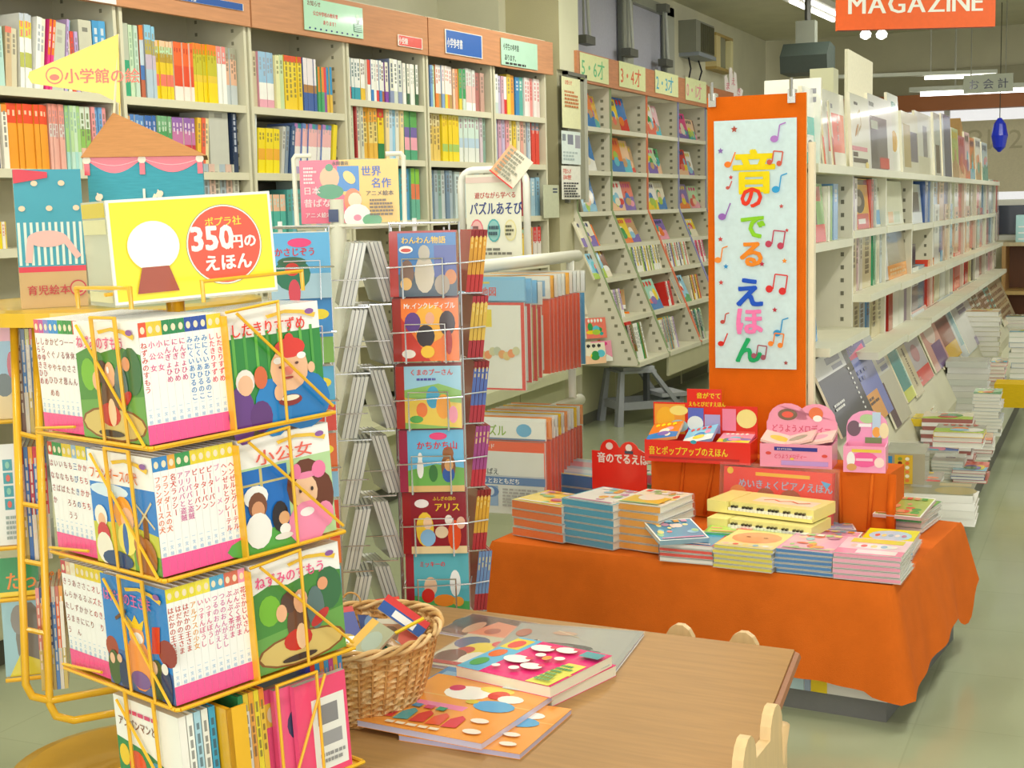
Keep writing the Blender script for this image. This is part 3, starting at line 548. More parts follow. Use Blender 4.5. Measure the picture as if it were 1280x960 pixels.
# books in the sloping shelves: (bay, tier, [(centre px, width px, top px, colour, kind)])
def facebook(M, w, h, t, spec, nm, lab, cat, group, m='gloss', edge='cream', base='white'):
    b = MB().box(-w / 2, w / 2, 0, t, 0, h, edge, f=base, k=base); art(b, w, h, spec, TR(-w / 2, 0, 0)); return tag(b.build(nm, m, None, M), lab, cat, group)
seed = 100
def afill(bay, tr, items):
    global seed
    z = AZ[tr]; n = 0; xf = axv if z > 1.3 else axs
    pyb = {0: 165, 1: 216, 2: 262}.get(tr)
    for (px, wpx, h, col, yaw) in items:
        seed += 1; n += 1
        if pyb: xw = xf(px, pyb)[0]; ww = (xf(px + wpx, pyb)[0] - xw)
        else:
            base = {3: (730, 310, 885, 294), 4: (755, 350, 885, 326), 5: (775, 400, 885, 371), 6: (799, 451, 884, 426)}[tr]
            py = base[1] + (base[3] - base[1]) * (px - base[0]) / (base[2] - base[0]); xw = xf(px, py)[0]; ww = xf(px + wpx, py)[0] - xw
        th = .012
        if yaw != 's': ww = max(.1, min(.26, ww * 1.45)); h = h * 1.12; xw = min(xw + .07, AX[bay + 1] - .02 - ww)
        ww = max(.03, ww)
        if yaw == 's':      # spine-out books leaning back, shown one by one
            xw = max(xw, AX[bay] + .02); k = max(1, int(ww / .028))
            for j in range(k):
                c = col[j % len(col)] if isinstance(col, list) else col
                o = book_mesh(ww / k * .9, .16, h, [(.75, c), (.25, rnd.choice(['white', c, c]))], ('dark' if c not in ('dark', 'navy') else 'white', 5), c, seed + j * 7).build('childrens_book', 'print')
                o.matrix_world = FA @ TR(xw + j * ww / k, ya(z) + .03, z + .001) @ RX(-12) if tr > 2 else FA @ TR(xw + j * ww / k, ya(z) + .03, z + .0005)
                ordc[(bay, tr)] = ordc.get((bay, tr), 0) + 1
                tag(o, f"{CN.get(c, 'pale')} picture book spine, {od(ordc[(bay, tr)] - 1)} along the {ATN[tr]} shelf, {AN[bay]}", "children's book", f'picture books on the {ATN[tr]} shelf, {AN[bay]}')
            continue
        ordc[(bay, tr)] = ordc.get((bay, tr), 0) + 1; q = ordc[(bay, tr)]
        M = FA @ TR(xw + ww / 2, ya(z) + .004 + .018 * q, z + .001) @ RZ(yaw) @ RX(-(14 if tr < 3 else 24))
        facebook(M, ww, h, th, gcover(seed, col), 'childrens_book', f"{CN.get(col, 'pale')} face-out picture book, {od(q - 1)} along the {ATN[tr]} shelf, {AN[bay]}", "children's book", f'picture books on the {ATN[tr]} shelf, {AN[bay]}')
ordc = {}; ATN = ['top', 'second', 'third', 'fourth', 'fifth', 'sixth', 'lowest']
for bay, tr, it in [
  (0, 0, [(728, 12, .2, 'orange', 0), (738, 11, .19, 'gold', 0)]), (1, 0, [(765, 8, .19, 'yellow', 0), (775, 20, .21, 'blue', 0)]), (2, 0, [(811, 7, .2, 'white', 0), (817, 14, .2, 'palepink', 0)]), (3, 0, [(850, 9, .18, 'hotpink', 0), (862, 8, .15, 'peach', 0), (870, 9, .15, 'brown', 0)]),
  (0, 1, [(728, 20, .2, 'blue', 0)]), (1, 1, [(766, 11, .21, 'orange', 0), (779, 12, .2, 'peach', 0), (790, 8, .17, 'tan', 0)]), (2, 1, [(812, 8, .17, 'palegreen', 0), (818, 14, .17, 'green', 0)]), (3, 1, [(850, 10, .18, 'red', 0), (860, 11, .17, 'white', 0)]),
  (0, 2, [(728, 20, .2, 'blue', 0)]), (1, 2, [(766, 15, .18, 'white', 0), (783, 15, .18, 'salmon', 0)]), (2, 2, [(810, 10, .18, 'white', 0), (824, 14, .19, 'cream', 0)]), (3, 2, [(851, 15, .17, 'violet', 0), (868, 11, .16, 'palegreen', 0)]),
  (0, 3, [(730, 18, .15, 'cream', 0), (741, 9, .13, 'orange', 0)]), (1, 3, [(777, 11, .16, 'yellow', 0), (790, 14, .16, 'tan', 0)]), (2, 3, [(824, 20, .14, 'violet', 0)]), (3, 3, [(862, 19, .13, 'yellow', 0)]),
  (0, 4, [(744, 12, .15, 'sky', 0), (752, 28, .17, 'brown', 0)]), (1, 4, [(795, 38, .17, ['cream', 'lime', 'navy', 'white', 'yellow', 'white', 'olive'], 's')]), (2, 4, [(838, 29, .17, ['white', 'salmon', 'cream', 'dark', 'white', 'violet', 'gold', 'palegreen'], 's')]), (3, 4, [(873, 12, .17, ['white', 'hotpink', 'red'], 's')]),
  (0, 5, [(766, 12, .18, ['cream', 'lilac', 'grey'], 's'), (779, 11, .18, 'yellow', 0)]), (1, 5, [(815, 26, .19, 'mint', 0), (842, 7, .17, ['red', 'white', 'red'], 's')]), (2, 5, [(852, 17, .18, 'sky', 0), (871, 12, .18, ['cream', 'brown', 'yellow', 'red'], 's')]),
  (0, 6, [(790, 7, .25, ['red'], 's'), (798, 20, .23, ['white', 'white', 'green', 'olive', 'white'], 's')]), (1, 6, [(820, 21, .21, ['white', 'cream', 'lilac', 'white'], 's'), (841, 11, .22, ['gold', 'teal'], 's')]), (2, 6, [(853, 13, .22, ['cream', 'olive', 'green'], 's'), (868, 13, .21, ['white', 'navy', 'teal', 'palegreen'], 's')])]:
    afill(bay, tr, it)
# pink paper hand and little cards hung by the banner
b = MB(); MC = frame(onx(917, 112, -3.02), (.35, .94, 0), (-.94, .35, 0), (0, 0, 1))
b.poly([(-.14, -.12), (.1, -.12), (.14, .0), (.1, .02), (.06, -.02), (.04, .14), (.01, .15), (0, .02), (-.02, .18), (-.06, .18), (-.06, .02), (-.1, .12), (-.13, .1), (-.12, -.02)], 0, .006, 'F0E8E0')
for i in range(3): b.text('まえき'[i], -.12 + i * .08, [.0, .04, -.04][i], .07, 'E88898', lay=-.002)
tag(b.build('paper_cutout', 'matte', None, MC), 'white paper cutout with pink letters showing above the orange banner', 'sign')
# ================================================================ MAGAZINE SHELVES (free-standing, facing the aisle)
GX = -.9
FG = frame((GX, 0, 0), (0, 1, 0), (-1, 0, 0), (0, 0, 1))
def gxf(px, py): return hit(FG, px, py)
GY = [4.45, 5.25, 6.05, 6.86, 7.67, 8.48, 9.29, 10.1, 10.9, 11.7]
GN = ['bay next to the orange banner', 'second bay past the banner', 'third bay past the banner', 'fourth bay past the banner', 'fifth bay past the banner', 'sixth bay past the banner', 'seventh bay past the banner', 'eighth bay past the banner', 'farthest bay']
GT = {0: [1.47, 1.215, .885], 1: [1.47, 1.24, 1.005, .79], 2: [1.47, 1.24, 1.0, .78]}
for i in range(9):
    y0, y1 = GY[i], GY[i + 1]; w2 = (y1 - y0) / 2; tiers = GT.get(i, [1.47, 1.23, 1.0, .79])
    t = thing('magazine_shelf', 'cream double-sided magazine shelf unit, ' + GN[i], 'shelf', FG @ TR((y0 + y1) / 2, 0, 0), 'magazine shelf units')
    for s in (-1, 1):
        b = MB(); xx = s * (w2 - .006); b.box(xx - .006, xx + .006, 0, .26, .3, 1.455, 'D6D2BC', f='F0EEE0')
        for k in range(22):
            z = .38 + k * .048
            for yy in (.03, .21): b.box(xx - .0072, xx + .0072, yy, yy + .012, z, z + .015, '6C6A58')
        b.build('side_panel', 'paint', t)
    MB().box(-w2, w2, .26, .28, .1, 1.455, 'CFCBB4').build('back_panel', 'paint', t)
    for k, z in enumerate(tiers):
        d0 = -.03 if k == 0 else -.005 - .03 * (k if k > 1 else 0)
        MB().box(-w2 + (.0125 if k else 0), w2 - (.0125 if k else 0), d0, .259 if k else .3, z - .028, z, 'DEDCC4', f='E6E6D2').build('shelf_board', 'paint', t)
    MB().box(-w2, w2, -.36, .3, .24, .28, 'D8D8BE').build('base_deck', 'paint', t)
    MB().box(-w2, w2, -.355, .29, .1, .24, 'D0D2B8').build('base_panel', 'paint', t); MB().box(-w2, w2, -.345, .28, 0, .1, '55564C').build('kick_board', 'paint', t)
    b = MB(); b.add([(-w2, 0, .77), (w2, 0, .77), (w2, -.185, .36), (-w2, -.185, .36), (-w2, .01, .77), (w2, .01, .77), (w2, -.175, .281), (-w2, -.175, .281)], [(0, 3, 2, 1), (4, 5, 6, 7), (0, 1, 5, 4), (3, 7, 6, 2), (0, 4, 7, 3), (1, 2, 6, 5)], 'CFCCB0'); b.build('sloping_rack', 'paint', t)
# end of the base under the orange cloth
_fl = onz(615, 677, .37); _fr = onz(1115, 733, .37); _ex = (_fr - _fl).normalized(); _w = (_fr - _fl).length
FPL = Matrix.Translation((_fl.x, _fl.y, 0)) @ RZ(math.degrees(math.atan2(_ex.y, _ex.x)))
t = thing('end_platform', 'white base with grey plinth showing under the orange cloth', 'platform', FPL)
MB().box(.04, _w - .012, .012, .8, .055, .362, 'D8D4CC').build('body', 'paint', t); MB().box(.044, _w - .016, .016, .8, 0, .055, '6E6E6C').build('kick_board', 'plastic', t)
def _lx(px): return hit(FPL @ TR(0, .012, 0), px, 860)[0]
MB().box(_lx(1014), _lx(1034), .009, .012, .056, .3, 'E8C81C').build('yellow_label', 'gloss', t)['label'] = 'yellow label'
MB().box(_lx(985), _lx(1005), .009, .012, .056, .3, 'B8D4DC').box(_lx(1006), _lx(1013), .009, .012, .056, .3, '98A8C0').build('blue_label', 'gloss', t)['label'] = 'pale blue label'
# magazines: face-out on the top board, spines on the tiers, covers on the sloping rack
mg = 500
def gface(px0, px1, pyt, tier, spec, yaw=0, lean=6, dy=.0, lab='', nm='magazine', z=None, t=.012):
    zz = z if z is not None else 1.4705; a = gxf(px0, 205)[0] if z is None else gxf(px0, 300)[0]; c = gxf(px1, 205)[0] if z is None else gxf(px1, 300)[0]
    h = max(.12, gxf((px0 + px1) / 2, pyt)[1] - zz)
    M = FG @ TR((a + c) / 2, .002 + dy * .4, zz) @ RZ(yaw) @ RX(-lean * .5)
    return facebook(M, c - a, h, t, spec, nm, lab, 'magazine', 'magazines on the magazine shelf')
MWB = TR(0, 4.56, 0); _a = hit(MWB, 954, 180); _c = hit(MWB, 1025, 96)
facebook(TR((_a[0] + _c[0]) / 2, 4.56, 1.4705) @ RX(-4), _c[0] - _a[0], _c[1] - 1.4705, .02, [('r', 0, 0, 1, 1, 'F0F0E4'), ('e', .3, .62, .2, .2, 'D8D4BC'), ('e', .3, .62, .14, .13, 'E6E2CE'), ('r', .75, .82, .92, .88, '9898A0'), ('r', .75, .72, .92, .78, '9898A0')], 'magazine', 'large white magazine with faint round drawing behind the orange banner', 'magazine', None)
gface(1008, 1027, 110, 0, [('r', 0, 0, 1, 1, 'F0F0E8'), ('r', 0, 0, 1, .62, '28B0A8'), ('r', .1, .15, .6, .38, 'E8E8E0'), ('e', .35, .2, .2, .12, '303030')], lab='white and turquoise magazine right beside the orange banner')
gface(1028, 1066, 112, 0, [('r', 0, 0, 1, 1, 'EEEEE0'), ('r', .4, .78, .6, .84, '9898A0'), ('r', .42, .2, .96, .72, 'EE6E5C'), ('v', '山の本', .75, .7, .12, 'white')], dy=.05, lab='white magazine with coral panel on top board near banner')
for k, (px, cc) in enumerate(((1029, ['E8E0A0', 'E85830']), (1038, ['E8E8D8', 'C03028']))):
    a = gxf(px, 205)[0]; h_ = .225
    facebook(FG @ TR(a + .1, .012 - .008 * k, 1.4712) @ RX(-3) @ RY(-13), .035, h_, .005, [('r', 0, 0, 1, 1, cc[0]), ('p', [(0, 0), (1, 0), (1, .4), (0, .5)], cc[1]), ('r', 0, 0, .2, 1, 'D8C070')], 'magazine', ['yellow and orange booklet', 'white and red booklet'][k] + ' leaning before the coral panel magazine', 'magazine', None)
gface(1067, 1089, 119, 0, [('r', 0, 0, 1, 1, 'F2F2E4'), ('r', .2, .86, .4, .9, '303030'), ('l', [(.3, .7), (.5, .8), (.55, .6), (.3, .45)], .03, 'C8B890'), ('e', .3, .52, .12, .04, 'C08830', 30), ('r', .0, .24, .85, .3, 'F0A0B0'), ('r', .05, .16, .3, .22, '504848'), ('r', .05, .08, .85, .14, '504848'), ('e', .8, .05, .1, .05, 'F4E090')], lab='white magazine with ring drawing and pink strip on top board')
gface(1089, 1118, 121, 0, [('r', 0, 0, 1, 1, 'EEEEEA'), ('t', 'structure', .04, .84, .12, '384858', .8), ('r', .05, .02, .75, .72, '68686C'), ('r', .08, .1, .32, .64, '44444C'), ('r', .08, .55, .36, .66, 'B8C4B0'), ('r', .4, .03, .8, .18, 'D8383C')], lab='grey magazine titled in thin letters with red corner')
gface(1117, 1130, 117, 0, [('r', 0, 0, 1, 1, 'E8ECE4'), ('e', .5, .85, .3, .06, '58A0A0'), ('e', .5, .4, .3, .14, 'E0B050')], dy=.03, lab='white magazine with golden fruit picture on top board')
gface(1130, 1150, 141, 0, [('r', 0, 0, 1, 1, 'DCDCC8'), ('r', .1, .1, .5, .8, 'B8A878'), ('r', .5, .2, .95, .7, '686880')], lab='film wrapped beige magazine on top board, fifth bay')
gface(1150, 1170, 141, 0, [('r', 0, 0, 1, 1, 'D8DCD4'), ('r', .45, .3, .7, .8, '7C8090'), ('r', .0, .0, 1, .3, 'D8D8C0')], dy=.03, lab='film wrapped pale grey magazine on top board')
gface(1170, 1178, 141, 0, [('r', 0, 0, 1, 1, 'CCD0C8'), ('r', .2, .05, .8, .5, '403840'), ('r', .2, .5, .9, .9, 'B8C4BC')], lab='pale magazine with dark lower half on top board')
gface(1180, 1191, 143, 0, [('r', 0, 0, 1, 1, '1E3E78'), ('r', 0, .0, .2, 1, 'D0D8E0')], lab='tall navy blue magazine on top board')
for k, (a0, a1, pt, c) in enumerate(((1192, 1200, 160, 'B8CC70'), (1200, 1208, 170, 'C02C78'), (1208, 1214, 165, 'palepink'), (1214, 1220, 172, 'orange'), (1221, 1228, 172, 'white'), (1229, 1236, 178, 'paleblue'))):
    gface(a0, a1, pt, 0, gcover(mg + k, c), lab=f"{['lime green', 'magenta', 'pale pink', 'orange', 'white', 'pale blue'][k]} magazine on top board toward the far end")
# leaning brown card files and bin at the far end of the top board
for k, (px, w, h, col, ln) in enumerate(((1218, .16, .4, 'A08050', 22), (1232, .16, .38, 'B0A890', 26), (1242, .05, .3, 'B87838', 48))):
    p = onx(px, 212, GX + .02)
    tag(MB().box(-w / 2, w / 2, 0, .1, 0, h, col, f=col).build('card_file', 'card', None, FG @ TR(p.y, .08 + .12 * k, 1.475) @ RY(ln)), f"{['brown', 'grey-beige', 'orange brown'][k]} card file leaning over the far end of the magazine shelf", 'file')
p = onx(1247, 190, GX); t = thing('folding_pouch', 'bright blue pouch hanging above the far end of magazine shelf', 'bag', TR(ony(1249, 190, 12.9).x, 12.9, ony(1249, 190, 12.9).z))
MB().lathe([(.01, 0), (.05, .04), (.07, .14), (.05, .24), (.015, .29)], '2038D8', 12).build('pouch', 'gloss', t); MB().tube([(0, 0, .28), (0, 0, 3.0 - ony(1249, 190, 12.9).z)], .004, '404030').build('cord', 'plastic', t)
BAYS = GN; GTN = ['top', 'upper', 'middle', 'lower']
def gxr(px, py): return gxf(px, py)
W = 'white'
def grun(bay, tr, runs, base):
    cnt = [0]; z = GT.get(bay, [1.47, 1.23, 1.0, .79])[tr]
    for (px0, px1, n, pyt, bands, marks) in runs:
        run(FG, gxr, z, px0, px1, n, pyt, bands, marks, 0, f'on {GTN[tr]} tier, {GN[bay]}', f'magazines on the {GTN[tr]} tier, {GN[bay]}', cat='magazine', nm='magazine', d=.2, pyb=base, cnt=cnt, inset=.01, mp='gloss')
def gcov(bay, tr, px0, px1, pyt, col, lab, sd, z=None, spec=None, dy=.0):
    zz = GT.get(bay, [1.47, 1.23, 1.0, .79])[tr]; a = gxf(px0, 300)[0]; c = gxf(px1, 300)[0]; h = max(.1, gxf((px0 + px1) / 2, pyt)[1] - zz)
    facebook(FG @ TR((a + c) / 2, .02 + dy, zz + .0008) @ RX(-5), c - a, h, .012, spec or gcover(sd, col), 'magazine', lab, 'magazine', f'magazines on the {GTN[tr]} tier, {GN[bay]}')
gcov(0, 1, 1021, 1040, 229, 'green', 'green and red face-out magazine beside the banner, upper tier', 1, spec=[('r', 0, 0, 1, 1, '7CB060'), ('r', 0, .7, .85, .95, 'C85040'), ('t', 'めばえ', .05, .74, .16, 'white', .8), ('r', 0, 0, 1, .3, 'E04838'), ('r', .0, .3, .5, .62, '6C4838')])
grun(0, 1, [(1017, 1020, 1, 217, [(1, 'D8E048')], None), (1041, 1044, 1, 232, [(1, 'F4F4E0')], None), (1045, 1048, 1, 232, [(1, '88B868')], None), (1049, 1055, 1, 229, [(1, '88B8E8')], (W, 3))], 300)
gcov(1, 1, 1077, 1094, 223, 'gold', 'yellow face-out magazine with dark disc, second bay', 2, spec=[('r', 0, 0, 1, 1, 'E8B020'), ('r', 0, .88, 1, .98, '302820'), ('e', .35, .55, .38, .24, '282420'), ('e', .3, .55, .2, .1, 'A8A090'), ('r', .1, 0, .95, .3, 'D83C30'), ('r', .2, .1, .7, .2, W)])
grun(1, 1, [(1068, 1076, 2, 222, mix(['8050A0', 'E8E0D8']), ('dark', 3)), (1095, 1100, 2, 224, mix(['D86050', 'B8C0B0']), dk)], 286)
gcov(1, 1, 1101, 1111, 223, 'white', 'pale magazine with blue foot, second bay upper tier', 3, spec=[('r', 0, 0, 1, 1, 'E8F0E4'), ('r', .1, .05, .9, .35, '58A8E0'), ('t', 'US', .1, .7, .22, '506050', .8)])
gcov(2, 1, 1112, 1135, 226, 'cream', 'cream magazine with pastel feet, third bay upper tier', 4, spec=[('r', 0, 0, 1, 1, 'E4E8CC'), ('r', .2, .05, .45, .3, 'F0C898'), ('r', .5, .05, .8, .3, 'C8D8B8'), ('t', 'S', .05, .68, .25, '486050')])
gcov(3, 1, 1144, 1158, 230, 'dark', 'black magazine with grey foot, fourth bay upper tier', 5, spec=[('r', 0, 0, 1, 1, 'B8C4B8'), ('r', .0, .3, .8, .8, '1C1C28'), ('r', .0, .0, 1, .28, 'D8E0E0')])
grun(3, 1, [(1160, 1169, 2, 222, mix(['4868A8', '7898C0']), (W, 2))], 283)
gcov(0, 2, 1014, 1030, 326, 'sky', 'tall white and blue booklet standing beside the banner', 6, spec=[('r', 0, 0, 1, 1, '58A0D8'), ('r', .0, .8, 1, 1, 'EEF0EC'), ('r', .1, .86, .8, .94, '7078A0'), ('e', .5, .22, .35, .09, 'B87888'), ('r', .2, .4, .8, .55, '90C8E8')])
gcov(0, 2, 1031, 1046, 360, 'white', 'clear bag with small prints, first bay', 7, spec=[('r', 0, 0, 1, 1, 'DCD8C0')] + scrib(.1, .1, .9, .35, 3, 'D07868', 4), dy=.05)
gcov(0, 2, 1034, 1058, 372, 'palepink', 'flat print wrapped in clear film, first bay', 8, spec=[('r', 0, 0, 1, 1, 'E4DCC8')] + scrib(.1, .1, .9, .5, 4, 'D06858', 9), dy=.09)
grun(1, 2, [(1068, 1074, 1, 291, [(1, 'D8CBA8')], (dk[0], 5)), (1076, 1083, 2, 292, mix(['C8A8A8', 'D8D0C0']), dk), (1084, 1095, 1, 289, [(1, 'D6C9A0')], ('4C4430', 7)), (1096, 1103, 2, 289, mix(['3CA070', 'E8E4C8']), None), (1104, 1109, 2, 290, mix(['C0D0D8', '58A0C8']), dk)], 364)
gcov(1, 2, 1108, 1118, 288, 'white', 'pale magazine with mauve picture, middle tier second bay', 9, spec=[('r', 0, 0, 1, 1, 'DCE0E0'), ('r', .1, .4, .8, .9, 'B098A8')])
gcov(2, 2, 1117, 1141, 285, 'tan', 'brown magazine with blue oval title and orange foot', 10, spec=[('r', 0, 0, 1, 1, 'A09478'), ('e', .4, .85, .42, .14, '2868A0'), ('t', 'Sunset', .1, .8, .12, W, .8), ('r', 0, 0, 1, .28, 'EE9A28')] + scrib(.1, .06, .9, .22, 2, 'F8D8A0', 3))
grun(1, 3, [(1069, 1086, 3, 375, mix(['D8CCA4', 'C8D0D0', 'E0D8C0']), ('5C5440', 5)), (1087, 1093, 2, 367, mix(['6898C0', 'D8E0E0']), dk), (1094, 1108, 2, 361, [(1, 'D8CCA0')], ('484038', 6))], 425)
grun(2, 3, [(1109, 1113, 1, 361, [(.3, 'EFA030'), (.3, '282828'), (.4, 'E83890')], (W, 3)), (1114, 1119, 1, 358, [(1, 'B03828')], None), (1120, 1134, 2, 354, mix(['ECECE0', 'E0E4D8']), ('6890C8', 1)), (1135, 1139, 1, 352, [(1, '603070')], None)], 412)
grun(3, 3, [(1143, 1151, 1, 333, [(.4, 'E8ECE8'), (.6, '9890A0')], dk), (1152, 1161, 2, 331, mix(['6898B8', '5888A8']), (W, 2)), (1162, 1170, 1, 323, [(.2, 'E88838'), (.8, 'DC4830')], None)], 370)
grun(3, 2, [(1145, 1150, 1, 305, [(1, '383450')], None)], 326)
grun(4, 3, [(1172, 1178, 1, 316, [(1, 'E8E4C0')], ('teal', 2)), (1179, 1186, 1, 312, [(.3, '58B0D8'), (.7, 'E8ECE4')], None), (1187, 1194, 1, 310, [(1, 'DCE0D0')], dk)], 365)
grun(5, 3, [(1195, 1209, 2, 313, [(.65, 'E8988C'), (.35, 'F06850')], ('C05848', 1)), (1210, 1214, 1, 311, [(1, 'D83C34')], None), (1215, 1220, 2, 310, mix(['F0E4A0', '605848']), None)], 350)
grun(6, 3, [(1221, 1226, 1, 310, [(1, 'E8E0D8')], None), (1227, 1231, 1, 311, [(1, 'A02828')], None), (1232, 1238, 2, 305, mix(['E8D8D0', 'F0E8E0']), dk)], 340)
grun(7, 3, [(1239, 1247, 3, 303, mix(['E8B8C0', 'F0F0E8', 'EFC048']), dk)], 334)
for (bay, x0, x1, cs) in ((4, 1171, 1194, ['E8E8E0', '7880B0', 'D8B898', 'B0CCE0']), (5, 1196, 1214, ['F0C8A8', 'D85858', 'E8E8D0']), (6, 1216, 1230, ['D85848', 'E8D8D0', 'C0B8A0']), (7, 1231, 1244, ['C8D0C8', 'D86050', '88A8C0']), (8, 1245, 1251, ['D8D0C0', 'B86858'])):
    base = 300
    grun(bay, 2, [(x0, x1, 5, 255 + (x0 - 1171) * .12, mix(cs), dk)], base); grun(bay, 1, [(x0, x1, 5, 218 + (x0 - 1171) * .1, mix(cs[::-1]), dk)], 262)
# covers leaning on the sloping rack
def slope(px, py0, py1, wpx, spec, lab, lift=0, m='gloss', tw=0, nm='magazine'):
    """magazine lying on the sloping rack; (px,py0) middle of its top edge, py1 of its foot"""
    py1 = py0 + (py1 - py0) * 1.32; wpx *= 1.25; q = axg(px, py0); r2 = axg(px + (py1 - py0) * .42, py1); w = abs(axg(px + wpx, py0)[0] - q[0]) if wpx < 500 else .2
    L = max(.15, min(.36, 1.1 * abs(r2[1] - q[1])))
    M = FG @ TR(r2[0], -(.77 - r2[1]) * .451 - .008 - lift, r2[1]) @ RX(-24.3) @ RY(tw)
    facebook(M, w, L, .008, spec, nm, lab, 'magazine', 'magazines on the sloping rack', m)
def axg(px, py):
    r = ray(px, py); k = .451; t = (GX + k * (.77 - CAMH)) / (r[0] + k * r[2]); p = CO + t * r; return p[1], p[2]
slope(1026, 440, 508, 38, [('r', 0, 0, 1, 1, '1C1A1C'), ('r', .0, .74, .85, 1, 'E4E4E0'), ('r', .35, .86, .75, .95, '9090A0'), ('r', .45, .77, .75, .83, '9090A0')] + [('r', .82, .04 + .07 * k, .86, .07 + .07 * k, 'white') for k in range(10)] + scrib(.1, .3, .4, .4, 2, 'white', 2), 'black ring bound magazine with white label beside the banner', .02)
slope(1055, 425, 500, 30, [('r', 0, 0, 1, 1, '7C88CC'), ('r', 0, .84, 1, .98, '6858A8'), ('p', [(0, .78), (.9, .9), (.95, .7), (.6, .78)], 'F0508C'), ('r', 0, .0, .75, .34, 'F0A850')] + scrib(.1, .2, .7, .3, 2, '604838', 3) + scrib(.1, .5, .8, .65, 2, '5060A0', 5), 'violet blue magazine with pink swoosh and orange box', .012)
slope(1068, 414, 470, 26, [('r', 0, 0, 1, 1, 'B4B8B4'), ('r', 0, .0, 1, .06, '6C7078')], 'plain grey magazine behind the violet blue one', .0)
slope(1090, 440, 505, 20, [('r', 0, 0, 1, 1, 'D0CDB4'), ('r', 0, .7, .9, .98, 'D8D8C8'), ('r', .4, .84, .85, .92, '9498B0'), ('r', .45, .73, .85, .8, '9498B0'), ('r', .0, 0, .3, .6, '503448')], 'pale magazine with two barcodes on the sloping rack', .008)
slope(1110, 432, 482, 12, [('r', 0, 0, 1, 1, '58A098'), ('r', 0, 0, 1, .2, 'D8E060')], 'teal magazine with lime foot on the sloping rack', .004)
slope(1122, 432, 478, 9, [('r', 0, 0, 1, 1, 'DCD0A8'), ('v', '園芸百科', .5, .96, .2, '4C4838')], 'beige magazine with dark vertical title on the rack', .008)
slope(1128, 412, 462, 20, [('r', 0, 0, 1, 1, 'C8C4C4'), ('r', 0, 0, 1, .27, 'E4483C'), ('t', 'おはなし', .15, .08, .12, W, .9), ('e', .25, .9, .2, .1, '98888C'), ('e', .55, .55, .2, .16, 'C89898')], 'pale floral magazine with red foot band on sloping rack', .003)
slope(1146, 385, 440, 18, [('r', 0, 0, 1, 1, 'DCA898'), ('r', .3, .0, .9, .4, '7C6090'), ('e', .5, .6, .3, .2, 'E8D8C8'), ('r', .0, .85, .8, .97, 'DCE0DC')], 'pink and mauve photo magazine on the sloping rack', .006)
slope(1161, 382, 434, 22, [('r', 0, 0, 1, 1, '98584C'), ('r', .3, .72, .85, .95, 'D4C8B4'), ('r', .0, .6, 1, .68, '683830'), ('r', 0, 0, 1, .28, 'E8BC20')], 'red-brown magazine with yellow foot on sloping rack', .004)
slope(1180, 368, 424, 18, [('r', 0, 0, 1, 1, 'C8D4D4'), ('r', .2, .2, .5, .8, '88B8C0')], 'pale blue-grey magazine right of the red-brown one', .004)
slope(1192, 368, 416, 20, [('r', 0, 0, 1, 1, 'D4D4CC'), ('r', .3, .75, .7, .82, '9898A8'), ('r', .3, .65, .7, .72, '9898A8'), ('r', .5, 0, 1, .16, '8068A8')], 'plain grey magazine back with barcodes on sloping rack', .007)
for k, (px, a, c_) in enumerate(((1204, 355, 'E0D0B8'), (1212, 352, 'D8E0CC'), (1220, 350, 'E0CCB8'), (1229, 346, 'A8D8C8'), (1238, 348, 'D8C8A0'))):
    slope(px, a, a + 40, 14, [('r', 0, 0, 1, 1, c_)] + scrib(.1, .1, .9, .9, 6, 'B89878', k), f'{od(k)} of five pale magazines at the far end of sloping rack', .004 + .002 * k)
# stacks lying on the base deck.  (front-left px, front-right px, base py, n, thickness px, colours, depth, top art)
def stack(p, w, d, n, th, cols, yaw, nm, lab, cat, group, top=None, jit=.006, m='gloss', film=False, kids=None, cover='white', pages='EDEBDD', sd=0, tilt=None):
    """n books lying flat on top of each other; p = middle of the front foot edge"""
    r = random.Random(sd or int(w * 1000 + n)); out = []; z = 0
    for k in range(n):
        c = cols[k % len(cols)] if isinstance(cols, (list, tuple)) else cols
        if k == n - 1 or k == 0 or len(out) < 1 or film: pass
        b = MB(); t1 = th - (.0016 if film else .0006); cv = 'DDDCD6' if film else c
        ct = .0026 if film else .0012; b.box(-w / 2, w / 2, 0, d, 0, ct, cv); b.box(-w / 2, w / 2, 0, d, t1 - ct, t1, cv)
        sp = kids if kids else 'f'
        if sp == 'f': b.box(-w / 2, w / 2, 0, .0015, .0012, t1 - .0012, c); b.box(-w / 2 + .002, w / 2 - .003, .0015, d - .003, .0012, t1 - .0012, pages)
        else: b.box(-w / 2, -w / 2 + .0015, 0, d, .0012, t1 - .0012, c); b.box(-w / 2 + .0015, w / 2 - .003, .003, d - .003, .0012, t1 - .0012, pages)
        if k == n - 1 and top: art(b, w, d, top, Matrix(((1, 0, 0, -w / 2), (0, 0, 1, 0), (0, -1, 0, t1), (0, 0, 0, 1))))
        M = Matrix.Translation(p) @ RZ(yaw + r.uniform(-1, 1) * 1.5) @ TR(r.uniform(-jit, jit), r.uniform(0, jit), z + .0003)
        if k == n - 1 and tilt: M = M @ tilt
        o = b.build(nm, m, None, M)
        where = 'topmost' if k == n - 1 else ('lowest' if k == 0 else od(k) + ' from bottom')
        tag(o, (f'{lab}, {where}' if n > 1 else lab), cat, group if n > 1 else None)
        if film: MB().box(-w / 2 - .003, w / 2 + .003, -.003, d + .002, .0, t1 - .0004, 'white').build('plastic_wrap', 'film', o)
        z += th; out.append(o)
    return out
